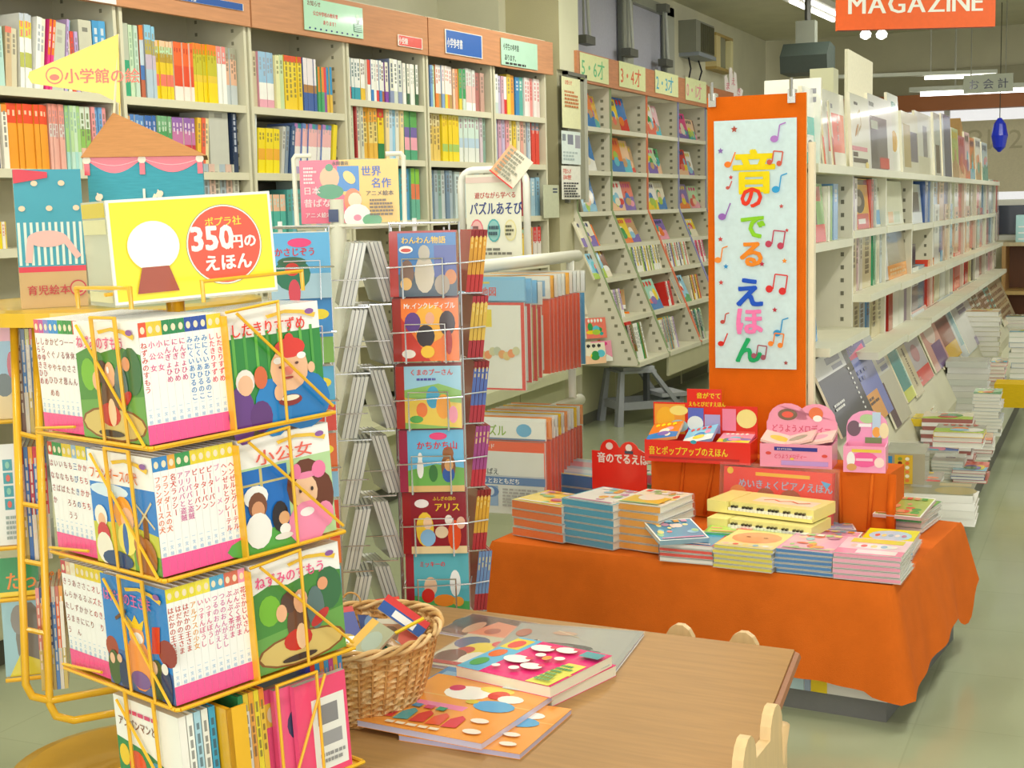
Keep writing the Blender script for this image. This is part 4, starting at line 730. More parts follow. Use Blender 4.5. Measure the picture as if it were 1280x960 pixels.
# flat print helper: picture plane (x,z) laid on a horizontal top: x -> x, z -> y (away), y(out) -> -z... (layers go to -y => +z)
gs = 700
ZD = .2805
def dstack(px0, px1, py, n, th, cols, d, lab, top=None, yaw=2, z=ZD, sd=0, kids='s', pages='E4E2D6'):
    a = onz(px0, py, z); c = onz(px1, py, z); w = (c - a).length; p = (a + c) / 2
    return stack(p, w, d, n, th, cols, yaw, 'magazine', lab, 'magazine', 'stack: ' + lab, top, .008, 'gloss', False, kids, sd=sd, pages=pages)
dstack(1128, 1217, 657, 4, .026, ['F4F4EE', 'ECECE4'], .22, 'white hardcover with brown edge', [('r', 0, 0, 1, 1, '8C8C70'), ('e', .75, .35, .3, .3, 'A89858'), ('r', .5, .7, .95, .9, 'B8A878'), ('r', .1, .5, .4, .7, 'A0A4A0')], sd=11, kids='f', pages='C8B8A8')
p = dstack(1108, 1172, 622, 3, .02, ['C8C8C0', 'E8E0C8'], .2, 'grey covered magazine', gcover(31, 'grey'), sd=12)
p = dstack(1190, 1232, 604, 4, .012, ['C86858', '6878A0', 'C8C8C8', 'B04840'], .2, 'mixed colour thin magazine by the aisle', gcover(33, 'salmon'), sd=13)
dstack(1165, 1205, 600, 6, .012, ['E0E4DC', 'D0D8CC'], .18, 'pale grey booklet', [('r', 0, 0, 1, 1, 'D8E0D4'), ('r', .4, .4, .7, .55, '707880')], sd=14)
dstack(1152, 1214, 583, 12, .016, ['F0ECE6', 'A86860'], .2, 'white book with red-brown cover line', gcover(35, 'cream'), sd=15, kids='f')
dstack(1166, 1228, 560, 3, .02, ['E8E8E4', 'D84838', 'E8D040'], .2, 'white and yellow magazine', gcover(36, 'grey'), sd=16, z=.42)
t_ = thing('book_display_case', 'clear topped cardboard display case with picture edge beside pink box', 'box', Matrix.Translation(onz(1118, 606, .38)) @ RZ(3))
MB().box(-.035, .10, 0, .22, 0, .11, 'B4B4A0', f='A8A088').build('carton', 'gloss', t_); bb = MB(); art(bb, .06, .1, [('r', 0, 0, 1, 1, 'D8B038')] + [('e', .3 + .4 * (k % 2), .12 + .15 * (k // 2), .12, .06, ['603020', 'E87838', '88A048', 'F0E8D0'][k % 4]) for k in range(12)], TR(.0, -.001, .005)); bb.rect(-.033, .004, -.008, .1, '2C88C8', TR(0, -.001, 0)); bb.build('picture_strip', 'gloss', t_)
MB().box(-.035, .1, .0, .22, .112, .118, 'C8CCC0').build('lid', 'film', t_)
dstack(1106, 1162, 533, 1, .03, ['E8C818'], .16, 'yellow wide book with black figure and red stamp', [('r', 0, 0, 1, 1, 'E8CC20'), ('r', .12, .3, .2, .9, 'D05028'), ('e', .45, .25, .1, .2, '282018'), ('p', [(.4, .05), (.85, .25), (.5, .22)], '484850')], z=.43, sd=17, kids='f', pages='E8C818')
tag(MB().box(-.16, .1, .02, .2, .2805, .43, 'B8B8A4').build('box', 'card', None, Matrix.Translation(Vector((onz(1134, 533, .43).x, onz(1134, 533, .43).y, 0)))), 'grey carton under the yellow wide book', 'box')
dstack(1182, 1234, 520, 9, .03, ['C8C8C0', 'D0D0CC', 'C0C4BC'], .22, 'thick grey closed volume', None, sd=18, kids='f', pages='C8C8C0')
dstack(1148, 1180, 522, 7, .012, ['E0D0B0', 'C89098', 'D0D0C0'], .2, 'thin pastel magazine beside grey volumes', gcover(41, 'tan'), sd=19)
for k, (px0, px1, py, n, th, c_, lb) in enumerate(((1196, 1248, 470, 13, .03, ['E0E0B8', 'D8DCC0', 'E4D8B8'], 'cream boxed volume with small print'), (1236, 1256, 500, 10, .02, ['D0D8D8', 'D84840', 'C8D0D0', 'E89888'], 'grey and red magazine'), (1262, 1300, 480, 10, .03, ['D8E0C8', 'C8D8C8', 'E0D8C0', '4888C0'], 'pale green volume'), (1205, 1240, 446, 5, .02, ['D8D8C0', 'C8C0A8'], 'beige magazine beyond cream volumes'), (1244, 1290, 430, 8, .025, ['F0D0D8', 'C8E0D0', 'E0E0D8'], 'pink and mint magazine'))):
    dstack(px0, px1, py, n, th, c_, .24, lb, gcover(60 + k, 'cream'), sd=30 + k)
for k, (px0, px1, py, n, th, c_, lb, zz) in enumerate(((1104, 1160, 632, 4, .012, ['D8D4C8', 'C86858', 'E8E4D8'], 'pale magazine with red edge behind the green music book', ZD), (1140, 1196, 588, 5, .016, ['C8CCC0', 'E0DCD0', '88A890'], 'grey-green magazine in front of striped stack', ZD), (1200, 1240, 575, 6, .014, ['E8E4D8', 'D0D4CC', 'C05048'], 'cream and red magazine near the aisle edge', ZD), (1120, 1166, 552, 8, .018, ['E4E0D0', 'D8D8D0', 'B8A878'], 'beige magazine beside the grey carton', ZD), (1216, 1250, 545, 12, .016, ['E0E4E0', 'C8D0D0', 'E8E0D8'], 'white magazine at the aisle edge beyond the striped stack', ZD), (1160, 1200, 482, 12, .018, ['DCD8C0', 'E8E4D4', 'C8B8A8'], 'cream magazine at the foot of sloping rack', ZD))):
    dstack(px0, px1, py, n, th, c_, .2, lb, gcover(160 + k, ['grey', 'cream', 'tan', 'white', 'palegreen', 'paleblue'][k % 6]), sd=60 + k, z=zz)
p = onz(1268, 505, .3)
tag(MB().box(-.1, .12, 0, .2, 0, .12, 'D8B418').build('box', 'card', None, Matrix.Translation((p.x, p.y, .2805))), 'plain yellow box at the right edge beside the aisle', 'box')
# black and yellow spotlight monitor things on top: dark lamp housing and cream signs on the unit behind
q = thing('loudspeaker', 'dark angled loudspeaker hanging from the ceiling behind the magazines', 'speaker', Matrix.Translation(ony(1008, 92, 10.4)))
MB().prismx([(-.1, .0), (.2, .0), (.2, .2), (0, .22), (-.12, .12)], -.17, .17, '3C4640').build('cabinet', 'plastic', q); MB().tube([(0, .05, .2), (0, .05, 3.0 - ony(1008, 92, 10.4).z)], .025, '505048').build('bracket', 'paint', q); MB().box(-.08, .06, 0, .1, .2, .38, '8A8E80').build('mount', 'paint', q)
tag(MB().box(-.04, .045, 0, .1, 0, .36, 'C8C8A8', f='BEBE9C').build('box', 'paint', None, Matrix.Translation((ony(1026, 105, 5.2).x, 5.2, 1.4705))), 'cream upright box end standing behind the white magazines', 'box')
p = onx(1073, 120, -1.15); M = FG @ TR(p.y, .25, 1.472)
b = MB(); a0 = hit(FG @ TR(0, .25, 0), 1060, 61); a1 = hit(FG @ TR(0, .25, 0), 1091, 78); b.poly([(a0[0], 1.472), (a0[0], a0[1]), (a1[0], a1[1]), (a1[0], 1.472)], 0, .015, 'EEEAD0')
tag(b.build('sign_board', 'matte', None, FG @ TR(0, .25, 0)), 'tall blank cream board standing among the top magazines', 'board')
# ================================================================ SIGNS
a = onz(1047, 38, 2.25); c = onz(1244, 33, 2.25); d = c - a; w = math.hypot(d.x, d.y); M = Matrix.Translation(a) @ Matrix.Rotation(math.atan2(d.y, d.x), 4, 'Z')
t = thing('hanging_sign', 'big orange hanging sign reading MAGAZINE in white letters', 'sign', M)
MB().box(0, w, 0, .05, 0, .3, 'EE6420', r='8C3A5A', b='A83C28').build('board', 'plastic', t)  # right end and underside coloured darker: shade put into the board's colour
cx_ = .055
for ch in 'MAGAZINE':
    g_ = glyph(ch); s_ = .137 * w / .83; b = MB()
    for dx in (0, .003, .006): b.text(ch, cx_ + dx - g_[2] * s_, .083, s_, 'F4F4E8', T=TR(0, -.001, 0))
    b.build('letter', 'gloss', t); cx_ += (g_[3] - g_[2] + .085) * s_ + .004
MB().tube([(.1, .02, .3), (.1, .02, .75)], .006, 'A0A090').tube([(w - .1, .02, .3), (w - .1, .02, .75)], .006, 'A0A090').build('hanger', 'paint', t)
a = ony(1204, 117, 12.6); c = ony(1266, 117, 12.6); z1 = ony(1240, 92.5, 12.6).z
t = thing('hanging_sign', 'small grey hanging sign with dark counter lettering at the back', 'sign', TR(a.x, 12.6, a.z)); w = c.x - a.x; h = z1 - a.z
MB().box(0, w, 0, .04, 0, h, 'A9AF9C').build('board', 'plastic', t)
MB().text('お会計', w * .1, h * .24, h * .6, '30384C', T=TR(0, -.001, 0), bold=.02, pitch=1.3).build('lettering', 'gloss', t)
MB().tube([(.06, .02, h), (.06, .02, 3 - a.z)], .005, '909080').tube([(w - .06, .02, h), (w - .06, .02, 3 - a.z)], .005, '909080').build('hanger', 'paint', t)
# ================================================================ FAR RIGHT: counter furniture
p = ony(1252, 330, 12.2)
t = thing('counter_unit', 'light wood counter unit with open brown shelves at the far right', 'counter', TR(p.x, 12.2, 0))
MB().box(0, 1.5, 0, .5, .95, .98, 'C8B890').build('top', 'pine', t); MB().box(0, .03, 0, .5, 0, .95, 'B89058').box(.72, .75, 0, .5, 0, .95, 'B89058').box(1.47, 1.5, 0, .5, 0, .95, 'B89058').build('side_panel', 'pine', t)
MB().box(.03, 1.47, .0, .5, .55, .58, 'C8A868').box(.03, 1.47, .0, .5, .1, .13, 'C8A868').build('shelf_board', 'pine', t); MB().box(0, 1.5, .48, .5, 0, .95, '7C4C20').build('back_panel', 'pine', t)
for k, (x, w_, h_, c_, lb) in enumerate(((.1, .3, .22, 'B0DCDC', 'pale blue rack tray on the far counter'), (.45, .25, .3, 'D8D8C8', 'cream tray on the far counter'), (.8, .3, .35, 'B8C8C0', 'grey green display tray on the far counter'), (1.15, .25, .28, 'E8E0D0', 'white display tray on the far counter'))):
    b = MB().box(0, w_, 0, .3, 0, h_, c_); [b.rect(.02, .02 + .05 * q, w_ - .02, .03 + .05 * q, 'F4F4F0') for q in range(int(h_ / .05) - 1)]
    tag(b.build('tray', 'plastic', None, TR(p.x + x, 12.28, .9805)), lb, 'tray')
p = ony(1270, 200, 13.6)
t = thing('register_screen', 'beige cash register with dark screen at the far right counter', 'register', TR(p.x - .1, 12.9, .98))
MB().box(-.25, .5, 0, .4, 0, .35, 'D8D8CC').build('body', 'plastic', t); MB().box(-.2, .45, -.01, 0, .05, .3, '38404C').build('screen', 'gloss', t)
tag(MB().box(-.3, .55, 0, .45, 0, .98, 'C8C4A8').build('counter_block', 'paint', None, TR(p.x - .1, 12.88, 0)), 'cream counter block under the far register', 'counter')
# ================================================================ ORANGE CLOTH TABLE at the end of the magazine shelves
ZT = .37
fl = onz(615, 677, ZT); fr = onz(1115, 733, ZT)
ex = (fr - fl).normalized(); yaw0 = math.degrees(math.atan2(ex.y, ex.x))
WT = (fr - fl).length; DT = .8
FT = Matrix.Translation(fl) @ RZ(yaw0)          # x along the front edge, y away, z = 0 on the cloth
def onT(px, py, z=0): p = FT.inverted() @ onz(px, py, ZT + z); return p
def wav(i, s): return .5 + .5 * math.sin(i * 1.7 + s) * math.cos(i * .9 + s * 2)
def cloth(b, base, col):
    """cloth over the platform: flat top grid and hanging skirts with soft folds"""
    nx, ny = 60, 34
    def top(u, v):
        return (u * WT, v * DT, .0015 * math.sin(u * 23 + v * 9) * math.sin(v * 17))
    V = [top(i / nx, j / ny) for j in range(ny + 1) for i in range(nx + 1)]
    F = [(j * (nx + 1) + i, j * (nx + 1) + i + 1, (j + 1) * (nx + 1) + i + 1, (j + 1) * (nx + 1) + i) for j in range(ny) for i in range(nx)]
    b.add(V, F, col)
    # front and right skirts as one strip that rounds the corner; left skirt too
    path = [(0, DT * (1 - k / 24), -1, 0) for k in range(24)] + [(WT * k / 70, 0, 0, -1) for k in range(71)] + [(WT, DT * k / 30, 1, 0) for k in range(1, 31)]
    n = len(path); m = 14; V = []
    for i, (x, y, dx, dy) in enumerate(path):
        t = i - 24
        if i < 24: L = .30 + .01 * math.sin(i * .5); bell = .035
        elif i <= 94:
            f = t / 70; L = .30 - .1 * (1 - f) * 0 + (.012 * math.sin(f * 9)); L = .262 + .028 * max(0, (f - .75) / .25) + .006 * math.sin(f * 5); bell = .03
            if f > .95: L += .01
        else:
            f = (i - 94) / 30; L = .295 * (1 - f) + .16 * f + .09 * math.exp(-((f - .83) / .12) ** 2); bell = .05
        cx = 0
        for (cxx, cyy, sgx, sgy) in ((0, 0, -1, -1), (WT, 0, 1, -1)):
            dd = math.hypot(x - cxx, y - cyy)
            if dd < .09: w_ = (1 - dd / .09) * .8; cx = w_; dx2, dy2 = dx + sgx * w_ * (dx == 0), dy + sgy * w_ * (dy == 0)
        ddx, ddy = (dx, dy) if not cx else (dx2, dy2)
        for j in range(m + 1):
            q = j / m; fold = .5 * math.sin(i * .42) + .35 * math.sin(i * .95 + 1) + .2 * math.sin(i * .23 + 2)
            off = bell * q * (1 + .3 * cx) + .013 * q * fold + .006
            r_ = min(1, j / 1.0) * .0
            V.append((x + ddx * (off if j else .0), y + ddy * (off if j else .0), -L * q + (.0 if j else .0015)))
    F = [(i * (m + 1) + j, i * (m + 1) + j + 1, (i + 1) * (m + 1) + j + 1, (i + 1) * (m + 1) + j) for i in range(n - 1) for j in range(m)]
    b.add(V, F, col)
    return b
tag(cloth(MB(), 0, 'D6681C').build('table_cloth', 'cloth', None, FT @ TR(0, 0, .0), smooth=True), 'orange cotton cloth draped over the low end platform', 'tablecloth')
# cloth covered step at the back
sh = .18; s0 = onT(1107, 593, sh); sy = s0.y
t = thing('cloth_covered_step', 'orange cloth covered riser box carrying the red and pink cartons', 'box', FT @ TR(0, 0, .002))
x1 = s0.x + .012
xr0 = onT(806, 577, sh).x - .012
b = MB(); b.box(xr0, x1, sy, sy + .17, 0, sh, 'D6681C'); b.build('riser', 'cloth', t)
for k in range(7): MB().tube([(x1 - .05 - .1 * k, sy - .001, sh - .005), (x1 - .06 - .1 * k + .02 * math.sin(k), sy - .006, .01)], .006, 'D6681C').build('fold', 'cloth', t, smooth=True)
b = MB(); b.prismx([(sy - .002, sh), (sy - .03, 0), (sy - .002, 0)], x1 - .004, x1 + .02, 'D8600F'); b.build('fold', 'cloth', t, smooth=True)
# ---- the orange board with the hand-lettered sheet
YB2 = 4.36
pa = ony(884, 122, YB2); pb = ony(1008, 118, YB2)
wB = pb.x - pa.x; zB0 = .37; zB1 = (pa.z + pb.z) / 2
FB = Matrix.Translation((pa.x, YB2, 0)) @ RZ(0)
t = thing('display_board', 'tall orange cloth covered board with a lettered white sheet', 'board', FB @ TR(0, 0, zB0 + .003))
hB = zB1 - zB0
b = MB().box(0, wB, 0, .012, 0, hB, 'E0680E', r='E8C890', t='E8C890', k='D8C090'); b.build('board', 'cloth', t)
h0 = hit(FB, 893, 153); h1 = hit(FB, 996, 463); sx0, sx1, sz1, sz0 = h0[0], h1[0], h0[1] - zB0, h1[1] - zB0; ws, hs = sx1 - sx0, sz1 - sz0
b = MB(); n = 16; V = []
for j in range(n + 1):
    for i in range(5): V.append((sx0 + ws * i / 4, -.004 - .0025 * (.5 + .5 * math.sin(j * 1.3 + i)), sz0 + hs * j / n))
b.add(V, [(j * 5 + i, j * 5 + i + 1, (j + 1) * 5 + i + 1, (j + 1) * 5 + i) for j in range(n) for i in range(4)], 'CFE4E8')
sheet = b.build('paper_sheet', 'matte', t, smooth=True)
b = MB(); b.lay = 0; TT = TR(0, -.0075, 0)
def sp(px, py): q = hit(FB, px, py); return q[0], q[1] - zB0
for ch, px, py, sz, c in (('音', 943, 216, 56, 'F0D81C'), ('の', 940, 247, 31, 'E8402C'), ('で', 942, 284, 34, '90D030'), ('る', 940, 318, 36, 'F08C2C'), ('え', 938, 366, 40, '2858C8'), ('ほ', 938, 402, 38, 'F480B8'), ('ん', 937, 438, 36, '28A868')):
    x, z = sp(px, py); s_ = sz * wB / 124
    g = glyph(ch, .045); b.text(ch, x - s_ * (g[2] + g[3]) / 2 * 1.0, z - s_ * .38 + s_ * .0, s_, c, TT, bold=.045)
def note(px, py, c, kind='q', s=1.0):
    x, z = sp(px, py); u_ = .0105 * s
    if kind == 'q': b.ell(x, z, u_ * 1.2, u_, c, TT); b.line([(x + u_, z), (x + u_ * 2.6, z + u_ * 4)], .004, c, TT)
    if kind == 'e': b.ell(x, z, u_ * 1.2, u_, c, TT); b.line([(x + u_, z), (x + u_ * 1.6, z + u_ * 4), (x + u_ * 3.4, z + u_ * 4.6)], .004, c, TT)
    if kind == 'b':
        b.ell(x, z, u_, u_, c, TT); b.ell(x + u_ * 3.6, z - u_ * .6, u_, u_, c, TT); b.line([(x + u_, z), (x + u_ * 1.6, z + u_ * 4), (x + u_ * 5, z + u_ * 3.6), (x + u_ * 4.4, z - u_ * .6)], .004, c, TT)
    if kind == 's':
        P = []
        for k in range(10): a_ = math.radians(90 + 36 * k); r_ = u_ * (1.05 if k % 2 == 0 else .5); P.append((x + r_ * math.cos(a_), z + r_ * math.sin(a_)))
        b.pg(P, c, TT)
for px, py, c, kd, s_ in ((919, 163, 'B05040', 's', 1), (969, 175, 'B07CC8', 'e', 1), (902, 190, '8868B0', 's', .9), (911, 207, 'F08030', 'q', .9), (963, 204, 'D06050', 'b', .8), (915, 223, 'D04848', 's', .7), (911, 236, 'C86058', 'q', .5), (971, 238, '3CA0D8', 'e', 1), (904, 272, '9868B8', 'q', 1), (978, 259, 'C05050', 's', .7), (902, 300, 'C84848', 's', .8), (962, 306, 'C04860', 'b', 1), (985, 289, 'D04040', 's', .6), (899, 326, 'F09040', 'e', .9), (982, 327, 'F09030', 's', .8), (909, 334, '3890D0', 's', .8), (963, 362, 'D83838', 'b', 1.1), (954, 331, 'C03048', 's', .8), (903, 354, 'C84848', 's', .8), (970, 388, 'B83848', 's', .8), (905, 403, 'C05048', 'e', .6), (973, 417, '3C98D0', 'e', 1), (903, 430, 'D83028', 'q', .8), (944, 445, 'A05868', 'b', .8), (965, 430, 'F08838', 'b', .8), (984, 454, 'A04848', 's', .7)):
    note(px, py, c, kd, s_)
b.build('lettering', 'matte', sheet)
for px in (891, 990):
    q = hit(FB, px, 122)[0]; MB().box(q - .012, q + .012, -.01, .02, hB - .03, hB + .012, 'C8C8C0').tube([(q, -.012, hB - .01), (q, -.012, hB + .045)], .006, 'B8B8B0').build('clip', 'chrome', t)
# white rail at the board's right edge
tag(MB().box(0, .018, .0, .03, 0, 1.16, 'F0E4C8').build('rail', 'paint', None, Matrix.Translation((pb.x + .002, YB2 + .02, .374))), 'thin cream rail along the right edge of the orange board', 'rail')
# ---- stacks of music books.  placed by the picture position of the front-left and front-right foot corners
PN = [0]
def tst(px0, py0, px1, py1, n, hpx, cols, d, lab, top, film=True, z=0, yawx=None, sd=1, kids='f', pages='E8E4D4', nm='music_book', cat='music book', tilt=None):
    a = onT(px0, py0, z); c = onT(px1, py1, z); w = (c - a).length; p = (a + c) / 2
    yw = math.degrees(math.atan2(c.y - a.y, c.x - a.x)) if yawx is None else yawx
    wp = FT @ Vector((p.x, p.y, z + .004))
    zt_ = ony((px0 + px1) / 2, (py0 + py1) / 2 - hpx, wp.y).z; th = (zt_ - wp.z) / n
    return stack(wp, w, d, n, th, cols, yw + yaw0, nm, lab, cat, 'stack: ' + lab, top, .003, 'gloss', film, kids, sd=sd, tilt=tilt, pages=pages)
def busy(bg, cs, sd, bw=None):
    r = random.Random(sd); s = [('r', 0, 0, 1, 1, bw or 'white'), ('r', .03, .03, .97, .97, bg)]
    for k in range(14): s.append(('e', r.uniform(.1, .9), r.uniform(.12, .88), r.uniform(.04, .12), r.uniform(.04, .1), r.choice(cs)))
    s += [('r', .1 + .16 * k, .82, .22 + .16 * k, .93, r.choice(cs)) for k in range(5)] + [('r', .08, .05, .92, .1, r.choice(cs))]
    return s
CS = ['F0C8B8', 'E86858', 'F4E08C', '88C0D8', 'F4F0E8', 'C888A8', '98C888', 'E8A040']
tst(641, 670, 702, 681, 4, 47, ['E87420'], .17, 'orange spined music book at the left front corner of cloth', busy('F0D060', CS, 1, 'E8D050'), sd=2)
tst(702, 679, 766, 690, 6, 58, ['38A0C8'], .2, 'light blue music book second from left', busy('E8E0D8', CS, 2, '48B0C0'), sd=3)
tst(766, 686, 824, 694, 6, 60, ['F0A428'], .21, 'yellow-orange music book with white picture top', busy('F4E8C8', CS, 3, 'F4F0E8') + [('r', .1, .1, .9, .5, 'E8C040'), ('e', .5, .45, .25, .2, 'F0E8D8')], sd=4)
tst(824, 703, 890, 709, 4, 26, ['F0ECE8', 'E84030', 'E83C2C'], .18, 'red and white board book left of the yellow ones', busy('3C98C8', CS, 4, 'D84838'), sd=5)
tst(824, 684, 886, 680, 1, 8, ['88A8B8'], .17, 'open blue booklet lying on the red and white stack', busy('4888A8', CS, 5), film=False, z=.055, sd=6, tilt=RX(6))
tst(892, 711, 965, 719, 5, 32, ['E0D040', 'E8D848'], .19, 'yellow edged board book with orange face picture', [('r', 0, 0, 1, 1, 'F0E090'), ('e', .5, .58, .42, .34, 'F0A070'), ('e', .35, .6, .04, .03, 'A04830'), ('e', .65, .6, .04, .03, 'A04830'), ('r', .05, .05, .95, .2, 'E8E4B0')] + [('e', .15 + .17 * k, .12, .05, .05, CS[k]) for k in range(5)], sd=7)
tst(969, 717, 1040, 724, 5, 33, ['2C78B8', '3880C0'], .2, 'blue spined board book with pink picture top', busy('F0B0C8', CS, 8, 'E898C0'), sd=8)
tst(1042, 725, 1126, 733, 5, 36, ['EE98B4', 'F0A8C0'], .18, 'pink spined board book at the right front corner', [('r', 0, 0, 1, 1, 'F4D0DC'), ('r', 0, .0, 1, .3, 'F490B0'), ('r', .3, .06, .9, .28, 'F0E8E8'), ('r', .1, .7, .9, .95, 'E8D850'), ('e', .5, .5, .35, .15, 'E8F0F0')] + [('e', .2 + .15 * k, .5, .05, .08, CS[k]) for k in range(5)], sd=9)
tst(1075, 697, 1140, 702, 4, 22, ['58A8D8', '88C0E0'], .16, 'sky blue edged board book behind the pink one', [('r', 0, 0, 1, 1, 'F0E020'), ('e', .5, .5, .42, .38, 'B8D8F0')] + [('e', .25 + .13 * k, .5, .05, .1, CS[k + 1]) for k in range(5)], sd=10)
tst(1000, 692, 1066, 697, 2, 16, ['F0A8C0', 'E8D050'], .16, 'pink and yellow board book behind the blue spined one', busy('F0A8C8', CS, 11), sd=11)
tst(1010, 672, 1070, 672, 1, 10, ['8898C8'], .12, 'mauve blue booklet before the orange step', busy('A0A8D0', CS, 12), sd=12)
tst(1090, 662, 1152, 668, 4, 24, ['F0F0E8', 'D8D0C8', '30B868'], .22, 'green and white book at the right edge of the cloth', busy('88B848', ['E85838', 'F0D8B0', '58A040', 'E8A048'], 13, '48A850'), sd=13)
tst(1090, 648, 1150, 653, 1, 6, ['C8A8A8'], .2, 'open colourful booklet on top of the green book', busy('B0C060', ['E85838', 'F0A078', '58A040'], 14), film=False, z=.05, sd=14, tilt=RX(5))
tst(935, 668, 1010, 676, 3, 28, ['D83830', 'E8E0D0', 'D04038'], .22, 'red and white music book under the cream keyboards', busy('E84838', CS, 15), sd=15)
tst(880, 684, 975, 690, 2, 20, ['F0A8A0', '38B858'], .19, 'green edged book with red picture faces', busy('B8D860', ['F07050', 'F0A080', 'F4E4C0', 'E84838'], 16, '88C848'), sd=16, z=.02)
# cream toy keyboards (piano books)
def keyboard(px0, py0, px1, py1, z, hh, d, body, lab, topc):
    a = onT(px0, py0, z); c = onT(px1, py1, z); w = (c - a).length
    M = FT @ Matrix.Translation((a.x, a.y, z + .004)) @ RZ(math.degrees(math.atan2(c.y - a.y, c.x - a.x)))
    t = thing('piano_book', lab, 'piano book', M, 'piano books on the cloth')
    MB().box(0, w * .2, .0, d, 0, hh, body).build('hinge_block', 'gloss', t)
    b = MB().box(w * .2, w, 0, d, 0, hh * .3, body).box(w * .2 + .003, w, .012, d, hh * .3, hh, body)
    art(b, w * .75, d * .7, topc, Matrix(((1, 0, 0, w * .22), (0, 0, 1, d * .15), (0, -1, 0, hh), (0, 0, 0, 1)))); b.build('case', 'gloss', t)
    n = 22; kw = (w * .8 - .006) / n
    for k in range(n): MB().box(w * .2 + .003 + kw * k, w * .2 + .003 + kw * (k + .88), -.001, .012, hh * .3, hh * .52, 'F4F0E0').build('key', 'gloss', t)
    for k in range(n - 1):
        if k % 7 not in (2, 6): MB().box(w * .2 + .003 + kw * (k + .65), w * .2 + .003 + kw * (k + 1.2), .001, .012, hh * .52, hh * .7, '302C28').build('key', 'gloss', t)
    return t
keyboard(884, 661, 1012, 676, .052, .03, .16, 'F0E490', 'cream yellow toy piano book, lower of the two', [('r', 0, 0, 1, 1, 'F0E498')])
keyboard(884, 640, 1015, 656, .086, .034, .16, 'F2E68C', 'cream yellow toy piano book on top with red script', [('r', .2, .2, .95, .8, 'E8E4C8'), ('l', [(.3, .45), (.4, .6), (.5, .45), (.62, .6), (.74, .42), (.86, .58)], .03, 'E05838')])
# blue and green piano books at the back left
tst(664, 620, 756, 632, 2, 34, ['2880C8', '2878C0'], .26, 'large blue piano book with yellow rims at the back left', [('r', 0, 0, 1, 1, 'C8D0A8'), ('r', .03, .03, .97, .97, '98B0C0'), ('r', .1, .5, .9, .8, 'C08090'), ('l', [(0, .02), (1, .02)], .02, 'E8E040'), ('r', .1, .15, .9, .35, 'B8C0C8')], sd=21)
tst(754, 622, 862, 636, 3, 36, ['D87898', '40B080', 'E08CA8'], .27, 'green and pink piano book with printed keys', [('r', 0, 0, 1, 1, '58B898'), ('r', .04, .06, .96, .94, 'B0C8A0'), ('r', .06, .1, .9, .3, 'F0D8D8')] + [('r', .1 + .075 * k, .16, .14 + .075 * k, .26, '302828') for k in range(10)] + [('e', .2 + .15 * k, .65, .07, .1, ['E87868', 'F0E0A0', '80B890', 'E8A8B8', 'F0F0E0'][k]) for k in range(5)], sd=22, kids='f')
tst(862, 630, 896, 636, 3, 40, ['30B060', 'C8C090', '28A858'], .22, 'green edged thick book beside the piano books', busy('A8B070', CS, 23), sd=23)
# upright red box of a piano book
def upright(pxl, pxr, pyt, pyb, dep, spec, nm, lab, cat, th=.03, lean=6, edge='E83C30', y=None, z=.004, film=True):
    q = ony(pxl, pyb, 4.0); Y = y
    M = FT @ TR(0, Y, z); a = hit(M, pxl, pyb); c = hit(M, pxr, pyb); tp = hit(M, (pxl + pxr) / 2, pyt); w = c[0] - a[0]; h = tp[1] - 0
    M2 = FT @ TR((a[0] + c[0]) / 2, Y, z) @ RX(-lean)
    o = facebook(M2, w, h, th, spec, nm, lab, cat, None, edge=edge, base=edge)
    if film: MB().box(-w / 2 - .012, w / 2 + .012, -.004, th + .004, -.0005, h + .012, 'white').build('plastic_wrap', 'film', o)
    return o
upright(903, 1038, 588, 655, 0, [('r', 0, 0, 1, 1, 'EC4030'), ('e', .06, .93, .03, .06, 'F0C030'), ('r', .3, .87, .8, .93, 'F0B828'), ('t', 'めいきょくピアノえほん', .14, .66, .17, '98B8D0', .9), ('p', [(.9, .86), (.99, .82), (.95, .72)], '58A8D8')] + [('e', .14, .55, .08, .14, 'F08838'), ('e', .4, .45, .1, .22, 'A85838'), ('e', .63, .45, .11, .22, 'A85838'), ('e', .86, .45, .02, .06, 'F0E8E0'), ('e', .94, .42, .02, .06, 'F0E8E0'), ('e', .84, .2, .1, .14, 'F4ECE4')], 'piano_book', 'big red boxed piano book standing against the step', 'piano book', y=sy - .06)
# display cartons on the step
def carton(pxl, pyl, pxr, pyr, hpx, dep, body, lab, spec, z, back=None, nm='display_carton', frontin=.0):
    a = onT(pxl, pyl, z); c = onT(pxr, pyr, z); w = (c - a).length
    M = FT @ Matrix.Translation((a.x, a.y, z + .003)) @ RZ(math.degrees(math.atan2(c.y - a.y, c.x - a.x)))
    h = (atd((pxl + pxr) / 2, (pyl + pyr) / 2 - hpx, 1) - atd((pxl + pxr) / 2, (pyl + pyr) / 2, 1)).length * ((M.translation - Vector(CO)).length) * .99
    t = thing(nm, lab, 'display box', M)
    MB().box(0, w, 0, .004, 0, h, body).build('front_panel', 'gloss', t)
    b = MB(); art(b, w, h, spec, TR(0, -.001, 0)); b.build('front_print', 'gloss', t)
    MB().box(0, .004, .004, dep, 0, h, body).box(w - .004, w, .004, dep, 0, h, body).box(.004, w - .004, .004, dep, 0, .004, body).build('side_panel', 'gloss', t)
    return t, M, w, h
RED = 'E63428'
t, M, w, h = carton(806, 577, 938, 583, 27, .11, RED, 'red pop-up book carton with yellow lettering', [('t', '音とポップアップのえほん', .04, .36, .42, 'F4E030', .74)] + [('r', .04, .14, .9, .24, 'B82C24')] + [('e', .47, .97, .03, .09, '3CA8C0')], sh)
